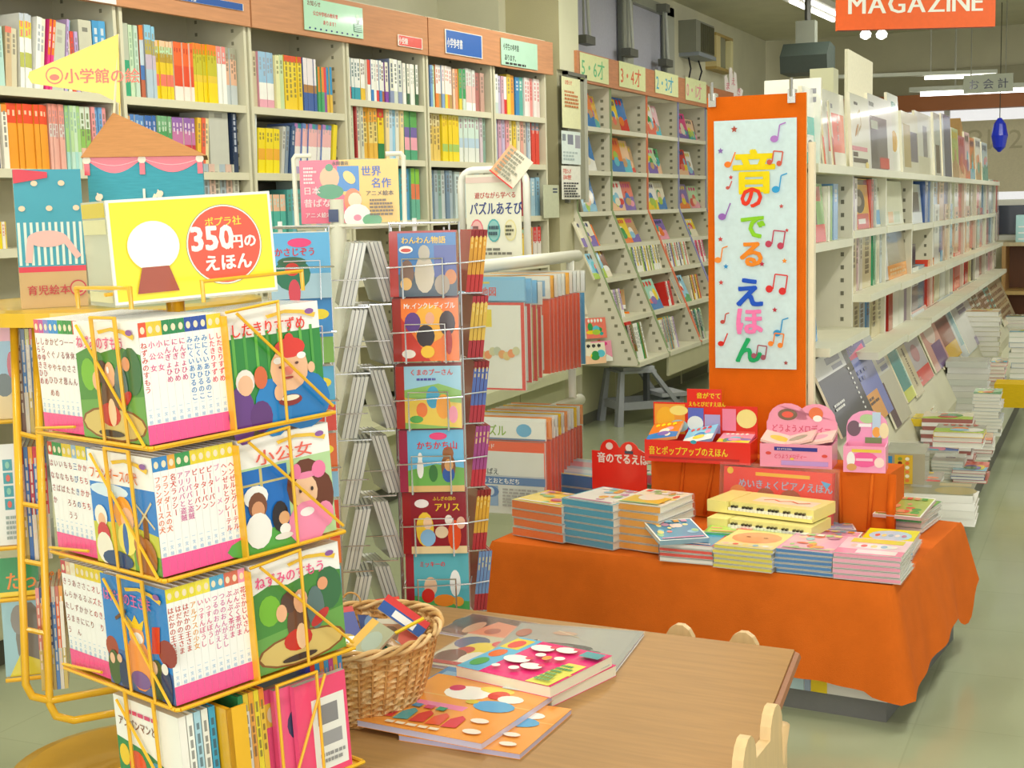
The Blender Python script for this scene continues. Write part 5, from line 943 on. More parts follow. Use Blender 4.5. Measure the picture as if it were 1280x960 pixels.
b = MB(); b.poly([(0, h), (0, h + .105), (w * .33, h + .105), (w * .33, h + .15), (w * .66, h + .15), (w * .66, h + .098), (w, h + .098), (w, h), (w, 0), (0, 0)], .106, .11, RED)
b.lay = 0; T2 = TR(0, .105, 0)
b.text('音がでて', w * .42, h + .122, .02, 'F4E030', T2, bold=.03); b.text('えもとびだすえほん', w * .345, h + .096, .017, 'F4E030', T2, bold=.03, sx=.78)
b.rect(.004, h + .004, w * .31, h + .1, 'F0A040', T2); b.ell(w * .12, h + .055, .03, .036, 'F4B838', T2); b.ell(w * .25, h + .08, .03, .016, 'F4E080', T2); b.ell(w * .25, h + .03, .03, .02, 'A8D0D8', T2)
b.rect(w * .34, h + .004, w * .49, h + .09, '6070C8', T2); b.ell(w * .41, h + .04, .026, .024, 'E8F0F0', T2); b.rect(w * .37, h + .008, w * .47, h + .02, '383850', T2)
b.rect(w * .5, h + .01, w * .65, h + .07, 'B0A8D8', T2); b.rect(w * .67, h + .02, w * .8, h + .09, 'F088A8', T2); b.ell(w * .9, h + .06, .032, .03, 'F0E090', T2); b.rect(w * .8, h + .004, w * .98, h + .02, 'E85848', T2)
b.build('back_panel', 'gloss', t)
BK = MB
for k, (x, c_, rx, lb) in enumerate(((.16, 'F0B070', 34, 'orange'), (.5, '88A0D0', 30, 'blue'), (.83, 'F088B0', 12, 'pink'))):
    b = MB().box(-w * .15, w * .15, 0, .1, 0, .01, c_); art(b, w * .3, .1, gcover(840 + k, ['orange', 'sky', 'pink'][k]), Matrix(((1, 0, 0, -w * .15), (0, 0, 1, 0), (0, -1, 0, .01), (0, 0, 0, 1))))
    tag(b.build('pop_up_book', 'gloss', None, M @ TR(w * x, .008, h * .86 + .006 * (k == 0)) @ RX(-0 + rx * .6) @ RY([-10, -14, 0][k])), f'{lb} pop-up book lying open in the red carton', 'picture book')
# red scalloped card left of it
q = onT(742, 582, sh * .0 + .12); M = FT @ TR(onT(742, 578, .0).x, sy + .02, .0)
a = hit(M, 740, 580)[0]; c = hit(M, 808, 580)[0]; zt1 = hit(M, 770, 548)[1]; zc = hit(M, 770, 577)[1]; z2 = hit(M, 745, 563)[1]
b = MB(); P = [(a, .003), (a, z2), (a + .03, z2)] + [(a + .03 + .035 - .035 * math.cos(i * .39), z2 + .04 * math.sin(i * .39)) for i in range(1, 8)] + [(a + .1 + .035 - .035 * math.cos(i * .39), z2 + .036 * math.sin(i * .39)) for i in range(1, 8)] + [(c, z2), (c, .003)]
b.poly(P, 0, .004, RED); b.lay = 4; b.text('音のでるえほ', a + .02, z2 - .035, .036, 'F4F0E8', bold=.04, sx=.85); b.ell(a + .065, z2 + .018, .013, .012, 'F4E0D8'); b.ell(a + .135, z2 + .016, .012, .012, 'F4F0E8'); b.rect(a + .12, z2 - .004, a + .15, z2 + .006, '404860')
tag(b.build('shelf_talker', 'gloss', None, M), 'red scalloped card reading sound books left of carton', 'sign')
# pink carton
PK = 'F09CB8'
t, M, w, h = carton(950, 584, 1040, 588, 29, .11, PK, 'pink melody book carton with two round ears', [('r', .2, .72, .8, .88, '303890'), ('t', 'おとのでるえほん', .24, .755, .1, 'F4E8F0', .8), ('t', 'どうようメロディー', .2, .4, .22, 'E05878', .7), ('e', .12, .6, .04, .07, 'D85048'), ('e', .9, .55, .04, .07, 'D85048'), ('r', .3, .1, .95, .3, 'B898D8'), ('e', .45, .38, .03, .05, 'E8C850')], sh + .0)
b = MB(); P = [(0, 0), (0, h + .05)] + [(.065 - .06 * math.cos(i * .35) + .0, h + .06 + .05 * math.sin(i * .35)) for i in range(0, 10)] + [(w - .065 - .06 * math.cos(i * .35), h + .06 + .05 * math.sin(i * .35)) for i in range(0, 10)] + [(w, h + .05), (w, 0)]
b.poly(P, .106, .11, PK); b.lay = 0; T2 = TR(0, .105, 0); b.ell(.065, h + .075, .03, .018, '806858', T2); b.ell(.065, h + .075, .018, .01, 'E86050', T2); b.ell(w - .065, h + .08, .022, .02, 'E87848', T2); b.ell(w - .06, h + .065, .014, .01, 'F4F0E8', T2)
b.text('どうようメロディー', .015, h + .022, .026, 'D85070', T2, bold=.02, sx=.78); b.build('back_panel', 'gloss', t)
for k in range(3):
    b = MB().box(-.05, .05, 0, .1, 0, .008, 'F0C8C0'); art(b, .1, .1, [('r', 0, 0, 1, 1, 'F0D0C0'), ('e', .5, .5, .3, .25, ['E8C840', '98A888', 'E8A8B8'][k])], Matrix(((1, 0, 0, -.05), (0, 0, 1, 0), (0, -1, 0, .008), (0, 0, 0, 1))))
    tag(b.build('melody_book', 'gloss', None, M @ TR(w * (.22 + .28 * k), .008, h * .9 + .004 * k) @ RX(8) @ RY([14, -16, -12][k])), f'{["left", "middle", "right"][k]} of three little melody books fanned in the pink carton', 'picture book')
# small pink cartons on the step's right end
t, M, w, h = carton(1054, 591, 1107, 593, 32, .1, 'F4A0C4', 'small square pink carton at the right end of the step', [('e', .5, .5, .32, .3, 'F060A0'), ('r', .2, .78, .9, .9, 'E8C848'), ('e', .18, .5, .1, .3, 'F0F0F0'), ('e', .2, .2, .12, .14, 'D8A060'), ('e', .85, .4, .12, .2, 'F4D8D0'), ('r', .3, .45, .7, .55, 'F4C8DC')], sh + .0)
b = MB(); b.box(0, w, .09, .094, 0, h, 'F4A0C4'); P = [(0, h), (0, h + .045)] + [(w / 2 - w / 2 * math.cos(i * .39), h + .045 + .05 * math.sin(i * .39)) for i in range(1, 8)] + [(w, h + .045), (w, h)]
b.poly(P, .09, .094, 'F0A0C8'); b.lay = 0; T2 = TR(0, .089, 0); b.ell(w * .18, h + .04, .02, .024, '705868', T2); b.ell(w * .5, h + .07, .022, .014, 'B0D098', T2); b.rect(w * .3, h + .045, w * .6, h + .055, 'F4F0F4', T2); b.rect(w * .62, h + .01, w * .82, h + .09, 'B8D0E8', T2); b.ell(w * .72, h + .03, .012, .016, 'F0A848', T2); b.ell(w * .9, h + .035, .014, .024, 'F0E0B0', T2); b.rect(w * .45, h - .004, w * .85, h + .014, '789060', T2); b.build('back_panel', 'gloss', t)
# plastic bag corner, green packet on the floor left of the board
tag(MB().box(-.03, .03, 0, .04, 0, .12, '88B840').build('packet', 'gloss', None, Matrix.Translation(FT @ Vector((onT(868, 512, .0).x * 0 + hit(FT @ TR(0, sy + .12, 0), 862, 512)[0], sy + .12, sh + .003)))), 'small lime green packet behind the red carton', 'packet')

# ================================================================ PUZZLE STAND
p0_ = ony(655, 490, 4.1)
XR = -1.76
t = thing('puzzle_stand', 'white tubular stand for hanging puzzles with a round cornered top', 'rack', TR(-1.9, 4.35, 0))
L0, L1 = -.42, .62
for zz in (1.17, .62): MB().tube([(0.02, L0 + .1, zz), (.02, L1, zz)], .022, 'E4E4D4', 10).build('support_bar', 'paint', t, smooth=True)
MB().tube([(0.02, L0 + .08, 1.17), (.02, L0 + .02, 1.17), (.02, L0 + .0, 1.12)], .01, 'F0F0E4', 8).build('bar_end', 'paint', t)
MB().tube([(.02, L1 - .08, .03), (.02, L1 - .08, 1.17)], .015, 'E8E8DC', 10).build('post', 'paint', t, smooth=True)
MB().tube([(-.2, L1 - .08, .02), (.1, L1 - .08, .02)], .015, 'E8E8DC', 8).build('foot', 'paint', t)
MB().tube([(.02, L0 + .5, .02), (.02, L0 + .5, .6)], .012, 'C8C8BC', 8).tube([(.02, L0 + .5, .02), (.02, L1 - .08, .02)], .012, 'C8C8BC', 8).build('lower_frame', 'paint', t)
# sign frame: arch of white tube, drawn where it stands (y = 4.55)
YS = 4.62; FS = TR(0, YS, 0)
sp_ = lambda px, py: hit(FS, px, py)
(xa, zb_), (xb, _q) = sp_(579, 326), sp_(660, 326); zt_ = sp_(620, 212)[1]; r_ = .05
P = [(xa, YS, zb_)] + [(xa + r_ - r_ * math.cos(k * math.pi / 8), YS, zt_ - r_ + r_ * math.sin(k * math.pi / 8)) for k in range(5)] + [(xb - r_ + r_ * math.sin(k * math.pi / 8), YS, zt_ - r_ + r_ * math.cos(k * math.pi / 8)) for k in range(5)] + [(xb, YS, zb_)]
Pi = TR(-1.9, 4.35, 0).inverted()
P2 = [tuple(Pi @ Vector(p)) for p in P]
MB().tube(P2, .0135, 'F4F4EC', 10).build('sign_frame', 'paint', t, smooth=True)
MB().tube([P2[0], (P2[0][0], P2[0][1], 1.17), (.02, P2[0][1], 1.17)], .0135, 'F4F4EC', 8).tube([P2[-1], (P2[-1][0], P2[-1][1], 1.17), (.02, P2[-1][1], 1.17)], .0135, 'F4F4EC', 8).build('frame_leg', 'paint', t)
a = sp_(584, 219); c = sp_(655, 322); w = c[0] - a[0]; h = a[1] - c[1]
b = MB().box(0, w, 0, .004, 0, h, 'ECECDC'); b.lay = 3
art(b, w, h, [('r', 0, .9, 1, .97, 'E8D0C8'), ('t', '遊びながら学べる', .16, .72, .08, 'C84848', .85), ('t', 'パズルあそび', .06, .53, .165, '38488C', .7), ('e', .19, .33, .12, .14, 'E87888'), ('e', .19, .33, .1, .12, 'F0B8B8'), ('e', .5, .33, .12, .14, '58B0B8'), ('e', .5, .33, .1, .12, '90C8C8'), ('e', .8, .33, .11, .13, 'E8E0A8'), ('e', .8, .33, .09, .11, 'ECE8C8')] + scrib(.1, .26, .28, .4, 2, '705050', 1) + scrib(.41, .26, .6, .4, 2, '405868', 2) + scrib(.72, .26, .88, .4, 3, '585848', 3) + scrib(.05, .03, .9, .13, 2, '787870', 4))
tag(b.build('hanging_sign', 'gloss', None, FS @ TR(a[0], -.016, c[1])), 'white puzzle play sign hung in the round cornered frame', 'sign')
b = MB().box(-.055, .055, 0, .002, 0, .12, 'E4DCC8'); b.lay = 3; art(b, .11, .12, [('r', 0, 0, .3, 1, 'E8B088')] + scrib(.1, .1, .95, .95, 7, '989888', 8) + [('r', .0, .0, 1, .04, 'D84848')], TR(-.055, 0, 0))
q = sp_(630, 218); tag(b.build('leaflet', 'matte', None, FS @ TR(q[0], -.03, q[1] - .02) @ RY(38) @ RX(-14)), 'curling printed leaflet tied on top of puzzle sign', 'leaflet')
# puzzles: header card, board, plastic bag.  front ones show their faces
def puzzle(pxr, pyt, pyb, Y, hd, board, lab, spec, hspec, hh=.075, w=.3, group=None):
    M = TR(0, Y, 0); xr, zt2 = hit(M, pxr, pyt); zb2 = hit(M, pxr, pyb)[1]; h = zt2 - zb2
    t = thing('puzzle', lab, 'puzzle', TR(xr - w / 2, Y, zb2), group)
    b = MB().box(-w / 2, w / 2, -.004, .004, h - hh, h, hd); b.lay = 42; art(b, w, hh, hspec, TR(-w / 2, 0, h - hh)); b.build('header_card', 'gloss', t)
    b = MB().box(-w / 2, w / 2 - .004, -.003, .003, 0, h - hh - .006, board); b.lay = 30; art(b, w - .004, h - hh - .006, spec, TR(-w / 2, 0, 0)); b.build('puzzle_board', 'gloss', t)
    MB().box(-w / 2 - .004, w / 2, -.006, .006, -.004, h - .01, 'white').build('plastic_bag', 'film', t)
    return t
mp = [('r', .0, .0, 1, 1, 'D84840'), ('r', .03, .02, .96, .97, 'E4E6DE'), ('r', .3, .72, .62, .92, 'E8D030'), ('r', .32, .77, .4, .88, 'D85030'), ('r', .44, .77, .55, .88, 'D85030'), ('e', .45, .95, .03, .05, 'A8A878')] + [('e', .35 + .055 * k, .42 + .03 * math.sin(k * 1.4), .045, .05, ['C8C8A0', 'B8C0A8', 'E0A060', 'D8C080', 'E89058'][k % 5]) for k in range(11)]
hb = [('r', 0, 0, 1, 1, '88C0E4'), ('t', '日本地図', .3, .22, .42, 'D84838', .9), ('r', .3, .72, .6, .8, 'D8C860')]
puz = [(656, 346, 488, 4.05, '88C0E4', 'E4E4DC', mp, hb), (664, 348, 478, 4.12, '88C0E4', 'E0E0D8', None, None), (671, 350, 476, 4.18, '88C0E4', 'C8B058', None, None), (677, 352, 472, 4.24, 'E0E0D8', 'D8C8B0', None, None)]
nmz = ['map puzzle with blue header, front of the upper row', 'second puzzle with blue header, upper row', 'third puzzle with blue header and yellow edge, upper row', 'puzzle with pale header between blue and red ones']
for i, (pxr, a_, b_, Y, hd, bd, s1, s2) in enumerate(puz):
    puzzle(pxr, a_, b_, Y, hd, bd, nmz[i], s1 or [('r', 0, 0, 1, 1, 'D84840'), ('r', .03, .02, .96, .97, bd)], s2 or [('r', 0, 0, 1, 1, hd)], group='puzzles in the upper row')
rh = [('r', 0, 0, 1, 1, 'E4E4D8'), ('r', .84, .1, .93, .6, '88B0D0')]
for i in range(9):
    f = i / 8; pxr = 687 + 38 * f; Y = 4.3 + .44 * f
    puzzle(pxr, 345 - 7 * f, 467 - 8 * f, Y, ['E4E4D8', 'F0B040', 'E0E0D8', 'DCE0DC'][i % 4], 'E8582C', f'{od(i)} red edged puzzle behind the map puzzles, upper row', [('r', 0, 0, 1, 1, ['E8582C', 'E05028'][i % 2]), ('r', .55, .05, .93, [.8, .75, .95, .6][i % 4], 'DCDCD4'), ('r', .6, .3, .85, .5, '3860A8')], [('r', 0, 0, 1, 1, ['E4E4D8', 'F0B040', 'E0E0D8', 'DCE0DC'][i % 4]), ('r', .8, .1, .95, .8, ['88B0D0', 'F08828', 'D8D8D0', 'C8D0D0'][i % 4])], group='puzzles in the upper row')
puzzle(731, 338, 455, 4.8, 'DCE0DC', '48A0D0', 'blue backed puzzle hanging last in the upper row', [('r', 0, 0, 1, 1, '48A0D0')], [('r', 0, 0, 1, 1, 'DCE0DC')], group='puzzles in the upper row')
low = [('r', 0, 0, 1, 1, 'E8582C'), ('r', .0, .0, .99, .86, 'D8DCD8'), ('t', 'クレヨンボード', .1, .9, .075, 'F0E8E0'), ('r', .0, .52, 1, .525, '5878A8'), ('t', 'めばえ', .32, .53 + .01, .1, '505860', .9), ('r', 0, .4, 1, .51, '4C78B0'), ('t', 'ばんくろうとおともだち', .1, .42, .085, 'F0F4F4', .95), ('r', .08, .1, .5, .38, '88A8D0'), ('e', .42, .3, .09, .08, '4878B8'), ('e', .42, .3, .04, .06, 'C8D8E8'), ('e', .2, .22, .06, .06, 'B8CCE0')] + scrib(.55, .1, .95, .36, 6, 'A8A8A8', 6)
puzzle(682, 524, 645, 4.0, 'ECEEE8', 'D8DCD8', 'crayon board puzzle at the front of the lower row', low, [('r', 0, 0, 1, 1, 'E8ECE8'), ('t', 'パズル', .3, .2, .55, '88B040', .85), ('e', .78, .45, .08, .3, '68B0DC'), ('r', 0, 0, 1, .08, '7080A0')], hh=.07, w=.33, group='puzzles in the lower row')
for i in range(11):
    f = i / 10; pxr = 689 + 39 * f; Y = 4.08 + .62 * f
    puzzle(pxr, 522 - 16 * f, 640 - 24 * f, Y, ['F0A060', 'E4E4DC', 'E0E4E0', 'E8C020', 'E0E4E0'][i % 5], 'E4502C', f'{od(i)} red edged puzzle behind the crayon board, lower row', [('r', 0, 0, 1, 1, ['E8582C', 'D84828'][i % 2]), ('r', .6, .05, .95, [.3, .8, .1, .6][i % 4], 'E0DCD4')], [('r', 0, 0, 1, 1, ['F0A060', 'E4E4DC', 'E0E4E0', 'E8C020', 'E0E4E0'][i % 5]), ('r', .86, .1, .97, .8, ['E88030', 'C8D0D0', 'C8D8C0', 'D85030', 'C8C8C8'][i % 5])], hh=.07, w=.28, group='puzzles in the lower row')

# ================================================================ GREY STEP STOOL
q = onz(806, 524, 0)
SM = Matrix.Translation(onz(768, 529, 0)) @ RZ(-48) @ Matrix.Diagonal((.95, .88, .96, 1))
t = thing('step_stool', 'grey plastic two-step stool standing before the sloping shelves', 'stool', SM)
g1, g2 = 'A4A8AE', '969AA0'
MB().box(-.12, .12, .02, .26, .35, .375, g1).box(-.13, .13, .01, .27, .335, .352, g2).build('top_step', 'plastic', t)
MB().box(-.13, .15, .3, .5, .17, .195, g1).build('lower_step', 'plastic', t)
def leg(pts, r0): b_ = MB(); return b_
for (x0, y0, x1, y1, z1) in ((-.13, .01, -.17, -.03, .35), (.11, .01, .14, -.03, .35), (-.13, .24, -.17, .52, .35), (.11, .24, .15, .52, .35)):
    b = MB(); V = []
    for (x, y, z, s) in ((x1, y1, 0, .045), (x0, y0, z1, .03)): V += [(x - s * .7, y - s * .5, z), (x + s * .7, y - s * .5, z), (x + s * .7, y + s * .5, z), (x - s * .7, y + s * .5, z)]
    b.add(V, [(0, 3, 2, 1), (4, 5, 6, 7), (0, 1, 5, 4), (1, 2, 6, 5), (2, 3, 7, 6), (3, 0, 4, 7)], g2); b.build('leg', 'plastic', t)
MB().box(-.15, .13, -.02, .0, .1, .15, g1).box(-.155, -.135, -.01, .45, .1, .15, g2).box(.12, .14, -.01, .45, .1, .15, g2).box(-.15, .13, .45, .48, .1, .19, g2).build('stretcher', 'plastic', t)
MB().box(-.05, .02, .25, .27, .1, .34, '60646A').build('rear_brace', 'plastic', t)
# ================================================================ CHROME SPINNER with small picture books
def hz(F, px, py): return hit(F, px, py)
CP = atd(423, 300, 3.5)
t = thing('spinner_rack', 'chrome wire spinner rack of picture books with a white centre pole', 'rack', TR(CP.x, CP.y, 0)); SPN = t
MB().lathe([(.24, 0), (.24, .02), (.05, .035), (.022, .05)], 'D8D8D0', 28).build('foot_disc', 'paint', t, smooth=False)
MB().tube([(0, 0, .03), (0, 0, 1.385)], .021, 'E4E2CE', 14).build('pole', 'paint', t, smooth=True)
SI = TR(CP.x, CP.y, 0).inverted()
def wires(pts_list, nm='wire_pocket', r=.0017, col='D8DADC'):
    b = MB()
    for P in pts_list: b.tube([tuple(SI @ Vector(p)) for p in P], r, col, 5)
    b.build(nm, 'chrome', SPN)
TOPS = [292, 374, 459, 539, 617, 693]
HB = .151
F1 = hframe(527, 500, atd(527, 500, 3.36), yaw=-6); F1.translation.z = 0
rows = []
covers = [
 ('B02820', [('r', 0, 0, 1, 1, '3878B8'), ('p', [(0, 0), (1, 0), (1, .3), (.5, .42), (0, .35)], '485868'), ('r', .62, .3, 1, .8, '4858A0'), ('e', .45, .35, .17, .3, 'C8BCA8'), ('e', .45, .68, .1, .13, 'B8B0A0'), ('e', .15, .38, .12, .2, '806050'), ('e', .13, .2, .1, .1, 'E8B870'), ('e', .9, .3, .1, .12, 'D08040'), ('e', .75, .18, .13, .16, 'A89888'), ('t', 'わんわん物語', .06, .84, .12, 'F4C830', .98), ('e', .14, .74, .12, .06, 'F0ECE4'), ('e', .14, .73, .09, .03, 'D04838')], 'blue city picture with seated grey dog shape'),
 ('982018', [('r', 0, 0, 1, 1, 'F07828'), ('p', [(0, 0), (.5, 0), (0, .7)], 'C83020'), ('e', .5, .6, .3, .3, 'F4B030'), ('e', .2, .62, .14, .16, '5C3888'), ('e', .42, .4, .16, .18, '282028'), ('e', .5, .68, .08, .1, 'E8A888'), ('e', .8, .6, .14, .2, '38282C'), ('e', .82, .3, .06, .2, 'B02818'), ('e', .45, .15, .12, .1, 'F0C030'), ('t', 'Mr.インクレディブル', .05, .84, .11, 'F4F0E8', .78), ('e', .12, .12, .12, .07, 'F0E8E0')], 'orange and red picture with dark action shapes'),
 ('A82820', [('r', 0, 0, 1, 1, '98C8E0'), ('p', [(0, 0), (1, 0), (1, .6), (.6, .72), (0, .62)], '88B860'), ('p', [(0, .1), (1, 0), (1, .4), (0, .5)], 'E8C850'), ('e', .5, .5, .12, .18, '40A0C8'), ('e', .68, .35, .13, .2, 'F0A030'), ('e', .3, .3, .1, .12, 'E87838'), ('e', .85, .22, .08, .14, 'F098B0'), ('e', .2, .15, .12, .06, '58A850'), ('t', 'くまのプーさん', .1, .86, .11, 'D83828', .9)] + scrib(.22, .76, .7, .82, 1, '4848A0', 3), 'pale blue and green picture with red title'),
 ('A02848', [('r', 0, 0, 1, 1, '68B8E4'), ('p', [(0, 0), (1, 0), (1, .38), (.5, .45), (0, .35)], '70B050'), ('r', 0, 0, 1, .1, 'E0B878'), ('e', .72, .4, .13, .22, '8A5428'), ('e', .72, .62, .1, .11, '985C2C'), ('e', .72, .28, .11, .13, '2C58A8'), ('e', .73, .43, .08, .1, 'E0A868'), ('e', .22, .38, .06, .16, 'F4F4F0'), ('e', .22, .56, .04, .08, 'F4F4F0'), ('e', .45, .3, .08, .14, '3C7838'), ('e', .55, .9, .16, .06, 'E8407C'), ('t', 'かちかち山', .16, .7, .14, 'D82830', .95)], 'sky blue picture with brown bear shape and red title'),
 ('981820', [('r', 0, 0, 1, 1, '8C1828'), ('r', 0, 0, 1, .12, 'E8D0A0'), ('e', .25, .4, .16, .28, 'F0C840'), ('e', .3, .5, .08, .1, 'F4CCA8'), ('e', .3, .26, .14, .14, '88B8E0'), ('e', .78, .3, .12, .25, 'E85020'), ('e', .68, .55, .07, .08, 'F0E8E0'), ('e', .9, .5, .08, .1, 'E8B8A0'), ('e', .55, .35, .12, .1, 'E8D0B0'), ('t', 'ふしぎの国の', .4, .87, .07, 'F0C830', .9), ('t', 'アリス', .42, .7, .15, 'F4D028', .95), ('e', .2, .82, .13, .07, 'F0E8E8')], 'dark red picture with yellow title'),
 ('A02030', [('r', 0, 0, 1, 1, '58B0C0'), ('p', [(0, 0), (1, 0), (1, .2), (0, .3)], '50A860'), ('e', .3, .45, .12, .16, 'E8C0A0'), ('e', .25, .3, .12, .12, 'D83028'), ('e', .75, .5, .1, .22, 'F0F0F0'), ('e', .55, .22, .2, .1, 'E88830'), ('e', .8, .2, .1, .08, 'E8A040'), ('t', 'ミッキーの', .1, .78, .1, 'E03038', .85)], 'teal picture with red title, lowest pocket')]
for k, py in enumerate(TOPS):
    px0 = 485 + 4.2 * k; px1 = 569 + 3.2 * k
    (xa, zt), (xb, _) = hz(F1, px0, py), hz(F1, px1, py); w = xb - xa; z0 = zt - HB; sp, cv, ds = covers[k]
    for j in range(4):
        b = MB().box(-w / 2, w / 2, .0, .009, 0, HB, 'E0DCD0', l='C83028'); 
        if j == 0: b.rect(-w / 2, 0, -w / 2 + w * .13, HB, sp); art(b, w * .87, HB, cv, TR(-w / 2 + w * .13, 0, 0))
        else: b.rect(-w / 2, 0, w / 2, HB, sp)
        o = b.build('story_book', 'gloss', None, F1 @ TR((xa + xb) / 2 + .0, .003 + .0125 * j, z0 + .0 + .0015 * j) @ RX(-3))
        tag(o, (f'small picture book, {ds}' if j == 0 else f'{od(j)} copy behind the front book, {od(k)} pocket of spinner') if j else f'small square picture book, {ds}', 'story book', 'books in the face-out pockets of the spinner')
    o = F1
    f = lambda x, y, z: tuple(F1 @ Vector((x, y, z)))
    wires([[f(xa - .004, .06, z0 + .075), f(xa - .004, -.012, z0 + .07), f(xb + .004, -.012, z0 + .078), f(xb + .004, .06, z0 + .078)], [f(xa + w * .2, .05, z0 - .003), f(xa + w * .2, -.01, z0 - .003), f(xa + w * .2, -.012, z0 + .09), f(xa + w * .8, -.012, z0 + .09), f(xa + w * .8, -.01, z0 - .003), f(xa + w * .8, .05, z0 - .003)],
           [f(xa, .06, z0 - .003), f(xb, .06, z0 - .003)]])
(xa, z1), (xb, _) = hz(F1, 485, 280), hz(F1, 569, 280); f = lambda x, y, z: tuple(F1 @ Vector((x, y, z)))
wires([[f(xa - .004, .06, .2), f(xa - .004, .06, z1), f(xb + .004, .06, z1), f(xb + .004, .06, .2)], [f(xa + .02, .065, .2), f(xa + .02, .065, z1)], [f(xb - .02, .065, .2), f(xb - .02, .065, z1)]], 'upright_wire', .0025)
# spine-out pockets at the right
F2 = hframe(582, 480, atd(582, 480, 3.42), yaw=12); F2.translation.z = 0
sc = [('E0A030', 'C8302C'), ('E0B848', 'B02830', '2C5888'), ('5870B8', 'B83040'), ('A8488C', 'C83040'), ('E0A838', 'B82C34'), ('7898C8', 'B83038')]
for k, py in enumerate([287, 370, 452, 533, 613, 690]):
    (xa, zt), (xb, _) = hz(F2, 574 + 2 * k, py), hz(F2, 595 + 1.2 * k, py); z0 = zt - HB; w = (xb - xa) / 4
    b = MB().box(-.012 - .006, -.004, .0, .12, 0, HB, 'CFCBB0')
    for j in range(4):
        c = sc[k]; o = book_mesh(w * .88, .13, HB, [(.12, c[-2] if k % 2 else '902020'), (.6, c[0]), (.28, c[1])], ('F0D880', 2), c[1], k * 4 + j).build('story_book', 'gloss', None, F2 @ TR(xa + .012 + w * j, .0, z0) @ RY(7))
        tag(o, f'{od(j)} spine from left in the {od(k)} spine-out pocket right of spinner', 'story book', 'books in the spine-out pockets of the spinner')
    f = lambda x, y, z: tuple(F2 @ Vector((x, y, z)))
    wires([[f(xa - .014, .14, z0 + .07), f(xa - .014, -.008, z0 + .07), f(xb + .016, -.008, z0 + .075), f(xb + .016, .14, z0 + .07)], [f(xa - .01, 0, z0 - .003), f(xb + .01, 0, z0 - .003), f(xb + .01, .13, z0 - .003), f(xa - .01, .13, z0 - .003)]])
(xa, z1), (xb, _) = hz(F2, 568, 284), hz(F2, 598, 284)
wires([[f(xa - .006, .1, .2), f(xa - .006, .1, z1)], [f(xb + .01, .12, .2), f(xb + .01, .12, z1)]], 'upright_wire', .0025)
# two columns of books seen from their fore-edges, leaning into an A
for side, (px0, dpx, tops, ln, dep, yw) in enumerate(((431, 1.5, [298, 382, 466, 549, 632, 716], 13, 3.3, 4), (460, 2.2, [297, 376, 457, 539, 621, 702], -15, 3.4, 14))):
    F3 = hframe(px0 + 10, 500, atd(px0 + 10, 500, dep), yaw=0); F3.translation.z = 0
    for k, py in enumerate(tops):
        (xa, zt) = hz(F3, px0 + dpx * k, py); z0 = zt - HB - .006
        for j in range(4):
            bt = .0085; b = MB().box(0, .0008, 0, .15, 0, HB, ['B8BCB8', 'C0B8B0', 'B4B8C0'][j % 3]).box(.0008, bt - .0008, .0005, .148, .001, HB - .001, ['DCDCD4', 'E6E6DE', 'D4D4CC'][j % 3]).box(bt - .0008, bt, 0, .15, 0, HB, ['989C9C', 'C0BCB4', 'A0A4B0'][j % 3])
            x = xa + (-.002 if side == 0 else .004) + .0095 * j + (0 if side == 0 else -.002)
            o = b.build('story_book', 'gloss', None, F3 @ TR(x + (-.018 if side == 0 else .03), .0, z0) @ RZ(yw) @ RY(ln))
            tag(o, f'wrapped picture book seen edge-on, {od(j)} in the {od(k)} pocket of the {["left", "right"][side]} edge column', 'story book', 'books seen edge-on in the spinner')
        f = lambda x, y, z: tuple(F3 @ Vector((x, y, z)))
        wires([[f(xa - .035, -.006, z0 + .06), f(xa + .045, -.012, z0 + .06)], [f(xa - .03, -.004, z0 - .004), f(xa + .05, -.004, z0 - .004), f(xa + .05, .1, z0 - .004)]])
    (xa, z1) = hz(F3, px0, 285); wires([[f(xa - .045 if side == 0 else xa + .055, .03, .2), f(xa - .045 if side == 0 else xa + .055, .03, z1)]], 'upright_wire', .003)
